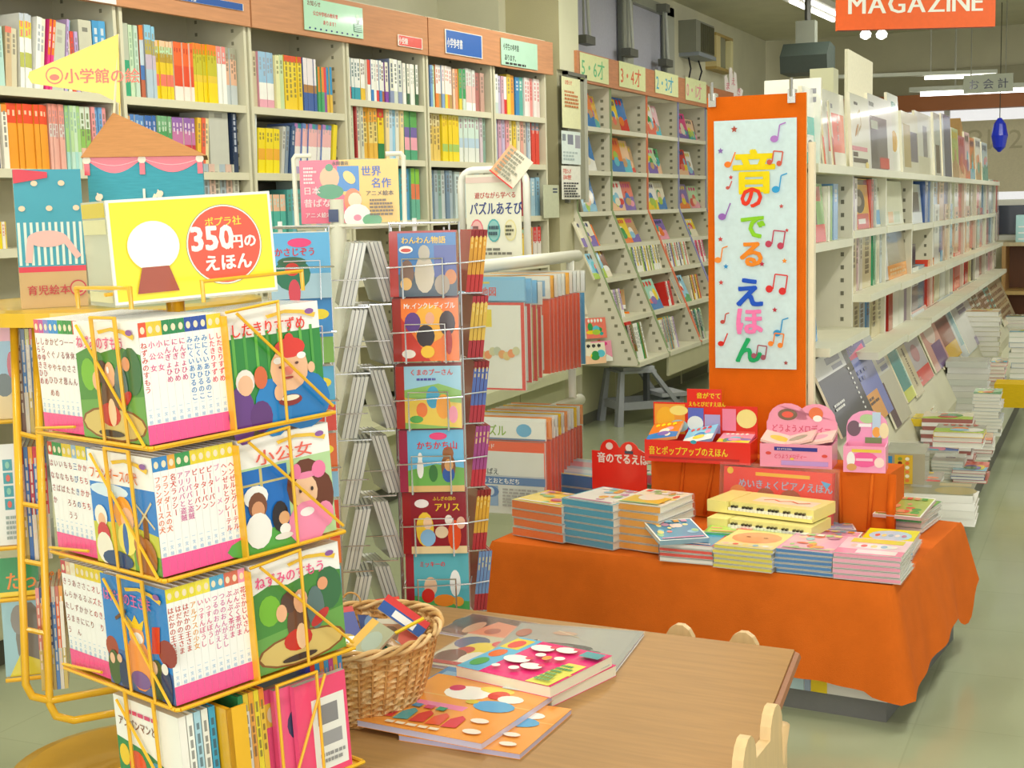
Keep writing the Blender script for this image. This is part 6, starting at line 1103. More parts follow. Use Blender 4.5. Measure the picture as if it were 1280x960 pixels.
# left face-out column
F4 = hframe(375, 400, atd(375, 400, 3.15), yaw=10); F4.translation.z = 0
lc = [('r', 0, 0, 1, 1, '68B4E4'), ('r', 0, .0, 1, .38, 'A8C8D8'), ('e', .36, .38, .3, .26, '2C7858'), ('e', .36, .56, .24, .08, '3C6848'), ('e', .36, .45, .12, .1, 'D83828'), ('e', .38, .1, .1, .2, 'D84858'), ('e', .5, .85, .2, .07, 'E84880'), ('t', 'かさじぞう', .08, .66, .14, 'D83030', .9)]
for k, py in enumerate([292, 375, 462, 547, 632, 716]):
    (xa, zt), (xb, _) = hz(F4, 336 + 3 * k, py), hz(F4, 412 + 3 * k, py); w = xb - xa; z0 = zt - .148
    for j in range(3):
        b = MB().box(-w / 2, w / 2, 0, .009, 0, .148, 'E0DCD0')
        art(b, w, .148, lc if k == 0 else [('r', 0, 0, 1, 1, ['68B4E4', '3C88C8', '58A8D0', 'D86830', 'D84828', '78B8D8'][k]), ('r', 0, 0, 1, .4, ['2C7858', '80B050', 'D84838', '88B8D8', 'E87838', '38A0C8'][k]), ('e', .5, .5, .25, .25, ['', 'C03830', '50A0B8', 'E8A030', 'F0B838', 'F0F0F0'][k] or 'red'), ('e', .8, .75, .15, .08, 'E8D030')], TR(-w / 2, 0, 0)) if j == 0 else None
        tag(b.build('story_book', 'gloss', None, F4 @ TR((xa + xb) / 2, .0125 * j, z0 + .001 * j) @ RX(-3)), (f'{["blue and green picture book with red title", "blue picture book", "light blue and red picture book", "orange and blue picture book", "red and orange picture book", "pale blue picture book"][k]}, left face-out column of spinner' if j == 0 else f'{od(j)} copy behind the front book, {od(k)} pocket at left of spinner'), 'story book', 'books in the left pockets of the spinner')
    f = lambda x, y, z: tuple(F4 @ Vector((x, y, z)))
    wires([[f(xa - .004, .05, z0 + .07), f(xa - .004, -.012, z0 + .07), f(xb + .004, -.012, z0 + .07), f(xb + .004, .05, z0 + .07)], [f(xa + w * .8, -.01, z0 - .003), f(xa + w * .8, -.012, z0 + .085), f(xa + w * .2, -.012, z0 + .085)], [f(xa, .05, z0 - .003), f(xb, .05, z0 - .003)]])
(xa, z1), (xb, _) = hz(F4, 336, 285), hz(F4, 412, 285)
wires([[f(xb + .006, .045, .2), f(xb + .006, .045, z1), f(xa, .045, z1), f(xa, .045, .2)]], 'upright_wire', .003)
# top sign
F5 = hframe(437, 240, atd(437, 240, 3.48), yaw=-4); F5.translation.z = 0
(xa, zt), (xb, zb) = hz(F5, 374, 201), hz(F5, 500, 277); w = xb - xa; h = zt - zb
f = lambda x, y, z: tuple(F5 @ Vector((x, y, z)))
(x2, z2), (x3, _) = hz(F5, 345, 284), hz(F5, 524, 279)
b = MB()
for yy in (-.01, .012): b.tube([tuple(SI @ Vector(f(x2, yy, z2 - .001))), tuple(SI @ Vector(f(x3, yy, z2 - .001)))], .004, 'ECEAD8', 8)
for x in (x2 + .01, x3 - .012): b.tube([tuple(SI @ Vector(f(x, 0, z2 - .02))), tuple(SI @ Vector(f(x, 0, z2 + .014)))], .006, 'F4F4F0', 8)
b.build('crossbar', 'paint', SPN)
MB().tube([tuple(SI @ Vector(f(x, 0, z))) for x, z in ((xa - .012, zb - .012), (xa - .014, zt + .004), (xa - .008, zt + .012), (xa + .03, zt + .012))], .006, 'F0EEDC', 8).tube([tuple(SI @ Vector(f(x, 0, z))) for x, z in ((xb + .012, zb - .01), (xb + .014, zt + .004), (xb + .008, zt + .012), (xb - .03, zt + .012))], .006, 'F0EEDC', 8).tube([tuple(SI @ Vector(f(x, 0, z))) for x, z in ((xa - .012, zb - .012), (xb + .012, zb - .01))], .005, 'F0EEDC', 8).build('sign_frame', 'paint', SPN)
b = MB().box(0, w, 0, .003, 0, h, 'F0E8D8')
art(b, w, h, [('r', 0, 0, .4, 1, 'E86884'), ('r', .4, 0, 1, 1, 'F4C868'), ('r', .38, .5, .6, .9, '3888D0'), ('p', [(.4, .5), (.4, 0), (.5, .0), (.55, .3)], 'E86884'), ('e', .3, .72, .1, .18, 'E8B890'), ('e', .3, .5, .14, .12, '48986C'), ('e', .3, .88, .04, .06, '48986C'), ('e', .53, .35, .09, .2, 'F08858'), ('e', .55, .36, .07, .12, 'F4D8B8'), ('e', .57, .1, .14, .2, 'F0F0EC'), ('e', .57, .08, .04, .05, 'F090A8'), ('e', .72, .04, .1, .1, '68B080'), ('e', .5, .72, .05, .12, 'F0D080', 40),
            ('t', '世界', .62, .75, .17, '2C60B8', .95), ('t', '名作', .72, .56, .17, '2C60B8', .95), ('t', 'アニメ絵本', .66, .43, .09, '383838', 1), ('t', '日本', .03, .47, .13, 'F4D8D8', 1.05), ('t', '昔ばなし', .03, .27, .14, 'F4D8D8', 1.05), ('t', 'アニメ絵本', .04, .1, .09, 'F4E0E0', .95), ('t', '永岡書店', .33, .92, .07, '504840', .95)]
    + scrib(.04, .62, .18, .9, 5, 'F4D8DC', 3) + scrib(.7, .1, .95, .38, 5, '685840', 4) + [('r', .28, .02, .38, .22, '384870')])
tag(b.build('rack_sign', 'gloss', None, F5 @ TR(xa, -.004, zb)), 'pink and yellow picture book sign in white frame atop spinner', 'sign')

# ================================================================ YELLOW RACK IN FRONT
YL = 'EDB526'
C0 = atd(190, 560, 1.95); r0 = ray(190, 560); v0 = Vector((r0[0], r0[1], 0)).normalized(); rt = Vector((v0.y, -v0.x, 0))
zv = (Vector((0, 0, 1)) - .043 * rt).normalized(); th_ = math.radians(31)
bx_ = (rt * math.cos(th_) + v0 * math.sin(th_)); bx_ = (bx_ - zv * bx_.dot(zv)).normalized(); by_ = zv.cross(bx_)
O = C0 - zv * (C0.z / zv.z); RK = frame(O, bx_, by_, zv); ZC = C0.z / zv.z
BT, BW, BH, PITCH = .136, .186, .172, .1905; SS = BT + BW
t = thing('book_rack', 'yellow wire revolving rack of thin picture books at the left front', 'rack', RK @ TR(SS / 2, SS / 2, 0)); YR = t
o_ = lambda x, y, z: (x - SS / 2, y - SS / 2, z)
MB().lathe([(.27, 0), (.27, .015), (.04, .035), (.016, .05)], YL, 32).build('foot_disc', 'wire', t); MB().tube([(0, 0, .03), (0, 0, ZC + .23)], .014, YL, 12).build('pole', 'wire', t, smooth=True)
def yw(Ps, nm, r=.0024):
    b = MB()
    for P in Ps: b.tube([o_(*p) for p in P], r, YL, 6)
    b.build(nm, 'wire', YR)
E_ = .006
SPA = [('ねずみのすもう', 'E85838', 'D84838'), ('小公女', 'E8C838', 'E85890'), ('小公女', 'E8C838', 'E85890'), ('にんぎょひめ', '2C8850', 'D84880'), ('にんぎょひめ', '2C8850', 'D84880'), ('にんぎょひめ', '2C8850', 'D84880'), ('みにくいあひるのこ', '2C50A8', '3C88C8'), ('みにくいあひるのこ', '2C50A8', '3C88C8'), ('みにくいあひるのこ', '2C50A8', '3C88C8'), ('したきりすずめ', 'E8D030', 'E83850'), ('したきりすずめ', 'E8D030', 'E83850')]
SPB = [('フランダースの犬', '3888C8', 'E87848'), ('フランダースの犬', '3888C8', 'E87848'), ('名犬ラッシー', 'E8A838', 'D84838'), ('アリババと盗賊', '3C9850', 'D868A0'), ('アリババと盗賊', '3C9850', 'D868A0'), ('ピーターパン', 'E8D030', 'D84030'), ('ピーターパン', 'E8D030', 'D84030'), ('ピーターパン', 'F0D830', 'D84030'), ('ブレーメン', 'E8D838', 'E898C0'), ('ヘンゼルとグレーテル', 'E8D030', 'D84838'), ('ヘンゼルとグレーテル', 'E8D030', 'D84838')]
SPC = [('はだかの王さま', 'E8D838', 'C84838'), ('はだかの王さま', 'E8D838', 'C84838'), ('はだかの王さま', 'E8D838', 'C84838'), ('アルプスの少女', 'E8D838', 'E8A040'), ('いっすんぼうし', 'F0E050', 'E06890'), ('いっすんぼうし', 'F0E050', 'E06890'), ('つるのおんがえし', '58A8D0', 'D870A8'), ('つるのおんがえし', '58A8D0', 'D870A8'), ('ぶんぶく茶がま', 'D87058', 'D84880'), ('ぶんぶく茶がま', 'D87058', 'D84880'), ('花さかじいさん', 'F098B8', 'D84050')]
SPL = [[('しらゆきひめ', 'E05878', 'C05858'), ('しらゆきひめ', 'C858A0', 'C05858'), ('かぐやひめ', '8888D0', 'B86858'), ('かぐやひめ', '3C90D8', 'B86858'), ('ピノキオ', '3890D8', 'B07858'), ('つるの恩', '40A050', 'A86060'), ('一休さん', '389048', 'A86060'), ('一休さん', '389048', 'A86060'), ('てぶくろ', 'D84038', '505050')],
       [('はなさか', 'C03828', 'B05058'), ('いなば', '289048', 'A86868'), ('いなば', '289048', 'A86868'), ('ももたろう', 'E8C838', 'A84848'), ('ももたろう', 'E8C838', 'A84848'), ('三びきの', '98B8D8', '3868A8'), ('かちかち', 'E8D030', 'C84848'), ('かちかち', 'E8D030', 'C84848'), ('シンデレラ', '3890D0', 'C84838')],
       [('きんたろう', 'C84858', 'B06868'), ('うらしま', 'E8C0A0', 'A86868'), ('あかずきん', 'F0E8D0', 'A86868'), ('さるかに', 'E8C838', 'A87878'), ('さるかに', 'E8C838', 'A87878'), ('こぶとり', 'E8D030', 'A86858'), ('オズの', 'E8D030', 'C84848'), ('したきり', 'F0D030', 'C85858'), ('ガリバー', 'F0D830', 'D84838')]]
def spine_book(M, k, n, T, W, H, sp, grp, lab, foot='F05A98', tsz=.62):
    """thin book, spine on y=0 facing -y; title on the spine"""
    tt, ic, tc = sp; w = T
    t = thing('picture_book', lab, 'picture book', M, grp)
    b = MB().box(0, w, 0, .0006, 0, H, 'F6F4F2', r=None, l=None, t=None, b=None, k=None).box(0, .0007, .0006, W, 0, H, 'F2F0EE', f=None).box(w - .0007, w, .0006, W, 0, H, 'F2F0EE', f=None)
    b.rect(0, H * .88, w, H, ic); b.ell(w / 2, H * .935, w * .3, H * .03, 'F0E0C0'); b.rect(0, 0, w, H * .16, foot); b.build('cover', 'gloss', t)
    b = MB(); s_ = min(w * .85, H * .62 / max(5, len(tt))); b.text(tt, w / 2, H * .84, s_, tc, vert=True, bold=.03, pitch=1.0 if len(tt) > 5 else 1.6, sx=1)
    b.text('一', w / 2, H * .3, w * .5, '88B8E0', vert=True); b.text('文', w / 2, H * .25, w * .5, '88B8E0', vert=True); b.text('絵', w / 2, H * .2, w * .5, '88B8E0', vert=True)
    b.build('title_lettering', 'gloss', t)
    MB().box(.0008, w - .0008, .001, W - .003, .002, H - .002, 'F0ECE4').build('page_block', 'print', t)
    return t
TIERN = ['top', 'second', 'third', 'lowest']
ribbon = [('p', [(.4, .93), (.62, .96), (.8, .94), (.95, .9), (.93, .86), (.78, .91), (.6, .93), (.42, .9)], 'ECC040'), ('e', .88, .92, .05, .025, '8C58A0')]
cmouse = lambda W_: [('r', 0, 0, 1, 1, 'F6F4F0'), ('p', [(0, .2), (1, .2), (1, .74), (.7, .8), (.4, .74), (.2, .78), (0, .72)], '4C8C40'), ('p', [(0, 0), (1, 0), (1, .4), (0, .32)], '6CA450'), ('e', .5, .14, .5, .15, '8A5830'), ('e', .5, .14, .47, .13, 'D8BC70'), ('e', .18, .55, .12, .14, '78B838'), ('e', .85, .6, .15, .2, '3C7048'),
   ('e', .48, .36, .13, .2, '6C4838'), ('e', .46, .22, .16, .1, 'C83028'), ('e', .5, .24, .06, .12, 'F0C8A0'), ('e', .4, .58, .1, .1, '5C4038'), ('e', .52, .56, .08, .11, 'EEB48C'), ('e', .3, .5, .06, .08, 'EEB48C'), ('e', .78, .66, .06, .06, 'E8A078'), ('e', .68, .46, .1, .2, '607878'), ('e', .72, .36, .12, .05, 'C83838', 30), ('e', .46, .06, .2, .03, '40302C'), ('e', .5, .6, .02, .03, 'F4F4F0'),
   ('t', 'ねずみのすもう', .04, .78, .12, 'EE5890', .92 * W_)] + ribbon
csuz = [('r', 0, 0, 1, 1, 'F6F4F0'), ('r', 0, 0, 1, .76, '2C8838')] + [('r', .04 + .12 * k, .1, .07 + .12 * k, .8, ['68B848', '4CA040'][k % 2]) for k in range(8)] + [('e', .75, .14, .3, .26, '1878C0'), ('e', .42, .12, .2, .26, '2080C8'), ('e', .08, .1, .14, .26, '683C88'), ('e', .28, .06, .12, .14, '603478'), ('e', .14, .38, .1, .11, 'F0E8E0'), ('e', .14, .35, .08, .09, 'F0BC98'),
   ('e', .62, .44, .21, .2, 'F0BC94'), ('e', .64, .62, .17, .09, 'E03828'), ('e', .64, .7, .05, .05, 'E03828'), ('e', .5, .52, .05, .03, 'F4F4F0'), ('e', .76, .54, .05, .03, 'F4F4F0'), ('e', .6, .42, .06, .04, 'E88878'), ('e', .86, .42, .04, .05, 'F0BC94'), ('e', .6, .16, .13, .05, '8C2820'), ('e', .6, .18, .1, .025, 'F0E8D0'), ('e', .48, .24, .05, .07, 'F0BC94'), ('e', .3, .4, .07, .1, 'D86838'),
   ('e', .52, .46, .02, .012, '603828'), ('e', .7, .48, .02, .012, '603828'), ('e', .6, .36, .05, .012, 'A83828'), ('t', 'したきりすずめ', .02, .78, .13, 'E83828', .88)] + ribbon
cflan = [('r', 0, 0, 1, 1, 'F6F4F0'), ('r', 0, 0, 1, .72, '2C80D0'), ('e', .3, .66, .3, .06, 'D8E8F4'), ('p', [(0, 0), (1, 0), (1, .34), (.5, .4), (0, .36)], 'C8C848'), ('p', [(.6, .0), (1, .0), (1, .16), (.6, .2)], '68A040'), ('r', .78, .28, .86, .52, '885838'), ('l', [(.68, .6), (.96, .4)], .02, 'D8C8A0'), ('l', [(.7, .38), (.94, .62)], .02, 'D8C8A0'),
   ('e', .5, .48, .15, .15, 'EEA03C'), ('e', .55, .43, .1, .11, 'F0BC94'), ('e', .52, .26, .14, .14, 'F0E070'), ('e', .5, .26, .04, .14, '2C68B0'), ('e', .14, .42, .1, .1, 'F0ECE0'), ('e', .15, .38, .06, .07, 'F0BC94'), ('e', .16, .26, .1, .11, 'D03848'), ('e', .16, .14, .13, .14, 'F0E8D8'), ('e', .35, .06, .24, .08, '284878'), ('e', .8, .14, .16, .17, 'A86838'), ('e', .72, .24, .09, .09, 'B87848'), ('t', 'フランダースの犬', .03, .76, .115, 'E87038', .85)] + ribbon
cshok = [('r', 0, 0, 1, 1, 'F6F4F0'), ('r', 0, 0, 1, .74, 'B8D8A0'), ('r', 0, .1, .5, .72, '1C6CC0'), ('r', .2, .2, .23, .72, 'C8B878'), ('r', 0, .58, .5, .6, 'C8B878'), ('e', .3, .06, .5, .12, '58A848'), ('e', .7, .48, .22, .24, '6C3824'), ('e', .9, .36, .1, .2, '6C3824'), ('e', .68, .42, .14, .16, 'F2C4A0'), ('e', .7, .57, .14, .03, 'F088B0'), ('e', .85, .6, .08, .08, 'F07CA8'), ('e', .6, .62, .05, .07, 'F07CA8'), ('e', .68, .14, .22, .2, 'F490B4'), ('e', .88, .18, .1, .12, 'F490B4'), ('e', .68, .24, .08, .04, 'F8F0F0'),
   ('e', .14, .48, .13, .1, 'F4F2F0'), ('e', .15, .4, .1, .12, '7C4C34'), ('e', .15, .36, .07, .08, 'D89870'), ('e', .14, .18, .14, .16, 'F4F0EC'), ('e', .38, .26, .09, .14, '2C2428'), ('e', .42, .24, .06, .06, 'E0A878'), ('e', .42, .14, .06, .05, 'F4F0EC'), ('e', .4, .08, .1, .03, 'E8E0D8'), ('e', .62, .44, .016, .02, '382828'), ('e', .75, .44, .016, .02, '382828'), ('t', '小公女', .16, .76, .14, 'E86858', 1.5)] + ribbon
cking = [('r', 0, 0, 1, 1, '2C84D0'), ('p', [(0, 0), (1, 0), (1, .26), (.7, .34), (0, .34)], '4868A0'), ('e', .08, .34, .1, .1, 'A84838'), ('e', .95, .44, .14, .12, '983838'), ('e', .5, .26, .2, .24, 'F09850'), ('e', .5, .52, .12, .1, 'F0A868'), ('p', [(.4, .58), (.6, .58), (.64, .68), (.56, .63), (.5, .7), (.45, .63), (.36, .68)], 'F0C830'), ('e', .52, .5, .08, .05, 'F4F0F0'), ('e', .5, .12, .15, .08, '7C5898'), ('p', [(.72, .4), (.84, .42), (.88, .66), (.76, .64)], 'D83828'),
   ('e', .1, .16, .1, .16, '486038'), ('e', .25, .12, .08, .14, '303C60'), ('e', .78, .18, .12, .18, '405838'), ('e', .9, .14, .08, .18, '2C3C68'), ('e', .08, .24, .04, .05, 'F0C0A0'), ('e', .74, .28, .05, .06, 'F0C8A8'), ('e', .9, .3, .05, .05, 'F0E8E0'), ('e', .2, .26, .04, .04, 'E8B898'), ('l', [(.2, .62), (.38, .72)], .03, '6C4028'), ('t', 'はだかの王さま', .04, .78, .125, 'E868A8', .9)] + ribbon
for ti in range(3):
    z = ZC - PITCH * ti; zb = z + .003
    A = [cmouse(1), cflan, cking][ti]; Bc = [csuz, cshok, cmouse(1)][ti]; SPx = [SPA, SPB, SPC][ti]
    n = len(SPx); T = BT / n * .985
    for k in range(n):           # pocket 1: spines to the right-hand side, its first cover to the left
        M = RK @ TR(BT / n * k + .0006, E_, zb)
        o = spine_book(M, k, n, T, BW - .006, BH, SPx[k], f'books in the {TIERN[ti]} tier of the yellow rack', f'white thin picture book, {od(k)} spine from left, {TIERN[ti]} tier, front of yellow rack')
        if k == 0:
            b = MB(); art(b, BW - .006, BH, A, Matrix(((0, 1, 0, -.0002), (-1, 0, 0, BW - .006), (0, 0, 1, 0), (0, 0, 0, 1)))); b.build('cover_picture', 'gloss', o)
            o['label'] = ['front picture book with mouse wrestlers on green, left face of top tier', 'front picture book with fair-haired boy on blue, left face of second tier', 'front picture book with crowned king on blue, left face of third tier'][ti]
    sl = SPL[ti]; n2 = 9; TB = BT / n2 * .8
    for k in range(n2):          # pocket 2: spines to the left-hand side
        M = RK @ TR(E_, SS - .004 - (BT / n2 * .98) * k, zb) @ RZ(-90)
        spine_book(M, k, n2, BT / n2 * .96, BW - .03, BH, sl[k], f'books at the left of the {TIERN[ti]} tier', f'white thin picture book, {od(k)} spine from left, {TIERN[ti]} tier, left side of yellow rack')
    for k in range(10):          # pocket 3: covers to the right-hand side
        M = RK @ TR(BT + .008, E_ + .0118 * k, zb); ww = BW - .016
        b = MB().box(0, ww, 0, .0108, 0, BH, 'F4F2EE'); b.rect(ww - .001, 0, ww, BH * .16, 'F05A98')
        if k == 0: art(b, ww, BH, Bc)
        tag(b.build('picture_book', 'gloss', None, M), (['front picture book with old man in red cap on green, right face of top tier', 'front picture book with girl in pink on blue, right face of second tier', 'front picture book with mouse wrestlers on green, right face of third tier'][ti] if k == 0 else f'{od(k)} book behind the front cover, {TIERN[ti]} tier, right face of yellow rack'), 'picture book', f'books behind the right face, {TIERN[ti]} tier')
    g = .005; hh = BH * .97
    MB().box(*[v for v in (BT - .001 - SS / 2, BT + .002 - SS / 2, -.028 - SS / 2 + .02, BW - SS / 2, z, z + BH * .99)], YL).build('divider_plate', 'wire', YR)
    MB().box(-SS / 2 - .0, SS / 2, -SS / 2 + .004, SS / 2, z - .006, z - .003, YL).build('tier_tray', 'wire', YR)
    yw([[(-g, 0, z), (-g, SS, z)], [(-g, 0, z), (0, -g, z)], [(0, -g, z), (SS, -g, z)], [(SS, 0, z), (SS, SS, z)]], 'tray_rim', .0032)
    yw([[(-g - .002, BW * .88, z + hh * 1.02), (-g - .002, BW * .04, z + .002)], [(-g - .002, BW * .62, z), (-g - .004, BW * .62, z + BH * 1.06), (-g - .004, BW * .27, z + BH * 1.06), (-g - .002, BW * .27, z)], [(-g - .002, BW + BT * .1, z + BH * .1), (-g - .002, SS, z + BH * .04)]], 'left_guard_wire')
    yw([[(BT + .02, -g - .002, z + BH * 1.0), (BT + BW * .98, -g - .002, z + BH * .06)], [(BT + BW * .5, -g - .002, z), (BT + BW * .5, -g - .004, z + BH * 1.06), (BT - .0, -g - .004, z + BH * 1.02)]], 'right_guard_wire')
# lowest tier: mixed books
z = ZC - PITCH * 3; ti = 3; zb = z + .003
b = MB().box(0, .012, 0, BW - .006, 0, BH, 'F4F0E8'); art(b, BW - .006, BH, [('r', 0, 0, 1, 1, 'F6F4EE'), ('p', [(0, 0), (1, 0), (1, .4), (.5, .56), (0, .62)], '2C8850'), ('p', [(.2, 0), (1, 0), (1, .3), (.4, .25)], '2C60A8'), ('e', .3, .4, .14, .14, 'E85838'), ('e', .1, .46, .08, .1, 'F0C830'), ('e', .6, .42, .1, .08, '58B0D8'), ('e', .15, .15, .14, .15, 'F0E8E0'), ('t', 'アンパンマンと', .05, .74, .1, '804838', .9)] + scrib(.2, .86, .9, .92, 1, 'D84878', 3), Matrix(((0, 1, 0, -.0002), (-1, 0, 0, BW - .006), (0, 0, 1, 0), (0, 0, 0, 1))))
tag(b.build('picture_book', 'gloss', None, RK @ TR(.0006, E_, zb)), 'white topped green picture book on the left face of lowest tier', 'picture book')
for k in range(4):
    tag(book_mesh(.011, BW - .01, BH, [(1, ['white', 'A8D0E0', 'E8E8E0', '38A0C8'][k])], ('dark', 5), None, k).build('picture_book', 'gloss', None, RK @ TR(.014 + .0125 * k, E_, zb)), f'{["white", "pale blue", "cream", "turquoise"][k]} spine behind the green book, lowest tier of yellow rack', 'picture book', 'mixed books in the lowest tier')
MB().box(.066 - SS / 2, .074 - SS / 2, -.02 - SS / 2, BW - SS / 2, z, z + BH, YL).build('divider_plate', 'wire', YR); MB().box(.066 - SS / 2, .1 - SS / 2, -.02 - SS / 2, -.017 - SS / 2, z, z + BH, YL).build('divider_plate', 'wire', YR)
for k in range(5):
    tag(book_mesh(.009, BW - .01, BH, [(.16, ['2C8850', 'E8C838', 'F0A830', 'E8D030', 'E88838'][k]), (.84, ['white', 'F0E8E0', 'F0A850', 'F0D838', 'E8C048'][k])], ('dark', 5), None, 20 + k).build('picture_book', 'gloss', None, RK @ TR(.103 + .0095 * k, E_, zb)), f'{od(k)} of five white to yellow spines left of the pink books, lowest tier', 'picture book', 'mixed books in the lowest tier')
for k in range(3):
    b = MB().box(0, .1, 0, .011, 0, BH * .92, 'F06090', t='C8C4B8')
    art(b, .1, BH * .92, [('r', 0, 0, 1, 1, 'EE5C8C'), ('r', .08, .62, .4, .86, 'E8C848'), ('e', .22, .74, .08, .08, 'F0E8C0'), ('e', .85, .72, .12, .06, 'C8C8C8'), ('e', .7, .45, .1, .12, '384868'), ('e', .7, .45, .05, .07, 'F0F0F0'), ('r', .1, .05, .34, .16, 'F0E8C0')] if k == 2 else [('r', 0, 0, 1, 1, 'F0507C'), ('r', .3, .06, .94, .8, 'F0EEE8'), ('r', .4, .52, .8, .72, '8C8C90'), ('r', .45, .3, .85, .44, 'A0A0A4')] + scrib(.4, .12, .9, .24, 2, '989898', 2) if k == 0 else [('r', 0, 0, 1, 1, 'F0608C'), ('e', .4, .6, .2, .16, '404868'), ('e', .4, .6, .1, .1, 'F4F4F0')])
    tag(b.build('picture_book', 'gloss', None, RK @ TR([.2, .172, .152][k], E_ - .008 + .014 * k, zb)), ['bright pink book back with white barcode panel, lowest tier', 'bright pink book with dark round shape, lowest tier', 'pink book with yellow square, rearmost of the pink ones in lowest tier'][k], 'picture book')
for k in range(11):
    c = ['38A0D8', '3898D0', '38A0D8', '3040A0', 'E84838', '38A0D8', 'F0A030', '38A0D8', 'C84898', 'E8B838', '3890C8'][k]
    tag(book_mesh(.0088, BW - .02, BH, [(.3, c), (.7, ['F0EEE8', '2C50A8' if k == 3 else 'F4F2EC', 'E8ECE8'][k % 3 if k != 3 else 1])], (['D84838', '3C9858', 'D84878', '3868A8'][k % 4], 8), None, 40 + k).build('picture_book', 'gloss', None, RK @ TR(.305 + .0092 * k - .08, E_ + .03, zb)), f'blue topped white spine, {od(k)} from left at the lower right of yellow rack', 'picture book', 'blue topped books in the lowest tier') if k >= 3 else None
yw([[(-.005, 0, z), (-.005, SS, z)], [(0, -.005, z), (SS, -.005, z)], [(SS, 0, z), (SS, SS, z)]], 'tray_rim', .0032); MB().box(-SS / 2, SS / 2, -SS / 2 + .004, SS / 2, z - .006, z - .003, YL).build('tier_tray', 'wire', YR)
yw([[(-.007, BW * .88, z + BH), (-.007, BW * .1, z + .03)], [(-.007, BW * .72, z), (-.008, BW * .72, z + BH * 1.12), (-.008, BW * .3, z + BH * 1.12), (-.007, BW * .3, z)]], 'left_guard_wire'); yw([[(.16, -.014, z), (.16, -.016, z + BH * 1.04), (.235, -.016, z + BH * 1.04), (.235, -.014, z)], [(.165, -.018, z), (.25, -.018, z + BH)]], 'right_guard_wire')
# top wires and the sign box
yw([[(.02, .05, ZC + BH + .02), (.02, .05, ZC + BH + .05), (.02, .2, ZC + BH + .05), (.02, .2, ZC + BH + .02)], [(.12, .02, ZC + BH + .02), (.12, .02, ZC + BH + .05), (.3, .02, ZC + BH + .05), (.3, .02, ZC + BH + .02)], [(.02, .12, ZC + BH + .04), (.3, .12, ZC + BH + .04)]], 'top_wire', .003)
MB().lathe([(.03, ZC + .19), (.03, ZC + .23)], YL, 16).build('top_collar', 'wire', YR)
pS = atd(145, 382, 2.02); xs = (rt * math.cos(math.radians(18)) + v0 * math.sin(math.radians(18))); xs = (xs - zv * xs.dot(zv)).normalized(); FSB = frame(pS, xs, zv.cross(xs), zv)
(x1_, z1_) = hit(FSB, 337, 246); hS = hit(FSB, 142, 250)[1]; wS = x1_
t = thing('sign_box', 'bright yellow price sign box reading 350 yen picture books', 'sign', FSB)
MB().box(0, wS, 0, .004, 0, hS, 'F4F2EC').build('front_panel', 'gloss', t)
b = MB(); b.rect(.004, .004, wS - .004, hS - .004, 'FAE840'); b.lay = 3
cx, cz, R_ = wS * .685, hS * .5, hS * .385
b.ell(cx, cz, R_ * 1.03, R_ * 1.03, '909078', n=40); b.ell(cx, cz, R_ * 1.015, R_ * 1.015, 'F8F0E8', n=40); b.ell(cx, cz, R_ * .98, R_ * .98, 'F0604C', n=40)
b.text('ポプラ社', cx - R_ * .49, cz + R_ * .5, R_ * .25, 'F4E050', bold=.03); b.text('350', cx - R_ * .92, cz - R_ * .1, R_ * .84, 'F8F4F0', bold=.045, sx=.92); b.text('円の', cx + R_ * .14, cz - R_ * .08, R_ * .37, 'F8F4F0', bold=.045); b.text('えほん', cx - R_ * .62, cz - R_ * .62, R_ * .44, 'F8F4F0', bold=.045)
# plain stand-in shapes where the sign's figure is
b.ell(wS * .25, hS * .54, wS * .155, hS * .24, 'FBFAF4', n=32); b.pg([(wS * .13, hS * .09), (wS * .38, hS * .09), (wS * .33, hS * .34), (wS * .17, hS * .34)], 'A85848')
b.build('front_print', 'gloss', t)
MB().box(0, .003, .004, .125, 0, hS, 'white').build('side_pane', 'acrylic', t); MB().box(wS - .003, wS, .004, .125, 0, hS, 'white').build('side_pane', 'acrylic', t); MB().box(0, wS, .122, .125, 0, hS, 'C8C49C').build('rear_panel', 'acrylic', t)
MB().box(-.001, .0, .01, .12, hS * .84, hS * .98, 'D8C020').box(-.001, 0, .01, .12, hS * .68, hS * .82, 'DCD8A8').box(-.001, 0, .01, .12, hS * .02, hS * .12, 'DCD8A8').build('side_label', 'gloss', t)
MB().box(0, wS, .0, .125, -.003, 0, 'E8E8D8').build('bottom', 'acrylic', t)

# ================================================================ YELLOW RACK BEHIND, with the cardboard playhouse
RC_ = onz(170, 960, 0); R2 = hframe(100, 600, Vector((RC_.x, RC_.y, 0)), yaw=-12)
t = thing('book_rack', 'second yellow tube rack standing behind at the left edge', 'rack', R2); I2 = R2.inverted()
MB().lathe([(.3, 0), (.3, .012), (.26, .022), (.03, .03)], 'C8962A', 40).build('foot_disc', 'wire', t); MB().tube([(0, 0, .02), (0, 0, 1.12)], .018, YL, 12).build('pole', 'wire', t, smooth=True)
F6 = hframe(30, 600, atd(30, 600, 3.12), yaw=-4); F6.translation.z = 0; F6i = lambda x, y, z: tuple(I2 @ (F6 @ Vector((x, y, z))))
def q6(px, py): return hit(F6, px, py)
MB().lathe([(.36, 0), (.36, .03), (.33, .035), (.02, .035)], 'E0B42C', 40, T=TR(0, 0, q6(60, 398)[1] - .01)).build('top_tray', 'wire', t)
for (p0, p1) in (((17, 402), (32, 855)), ((44, 402), (62, 880))):
    a = q6(*p0); c = q6(*p1); MB().tube([F6i(a[0], -.0, a[1]), F6i(c[0], 0, c[1]), F6i(c[0] + .012, 0, c[1] - .03), F6i(c[0] + .05, 0, c[1] - .045), F6i(c[0] + .2, .03, c[1] - .045)], .009, YL, 8).build('frame_tube', 'wire', t, smooth=True)
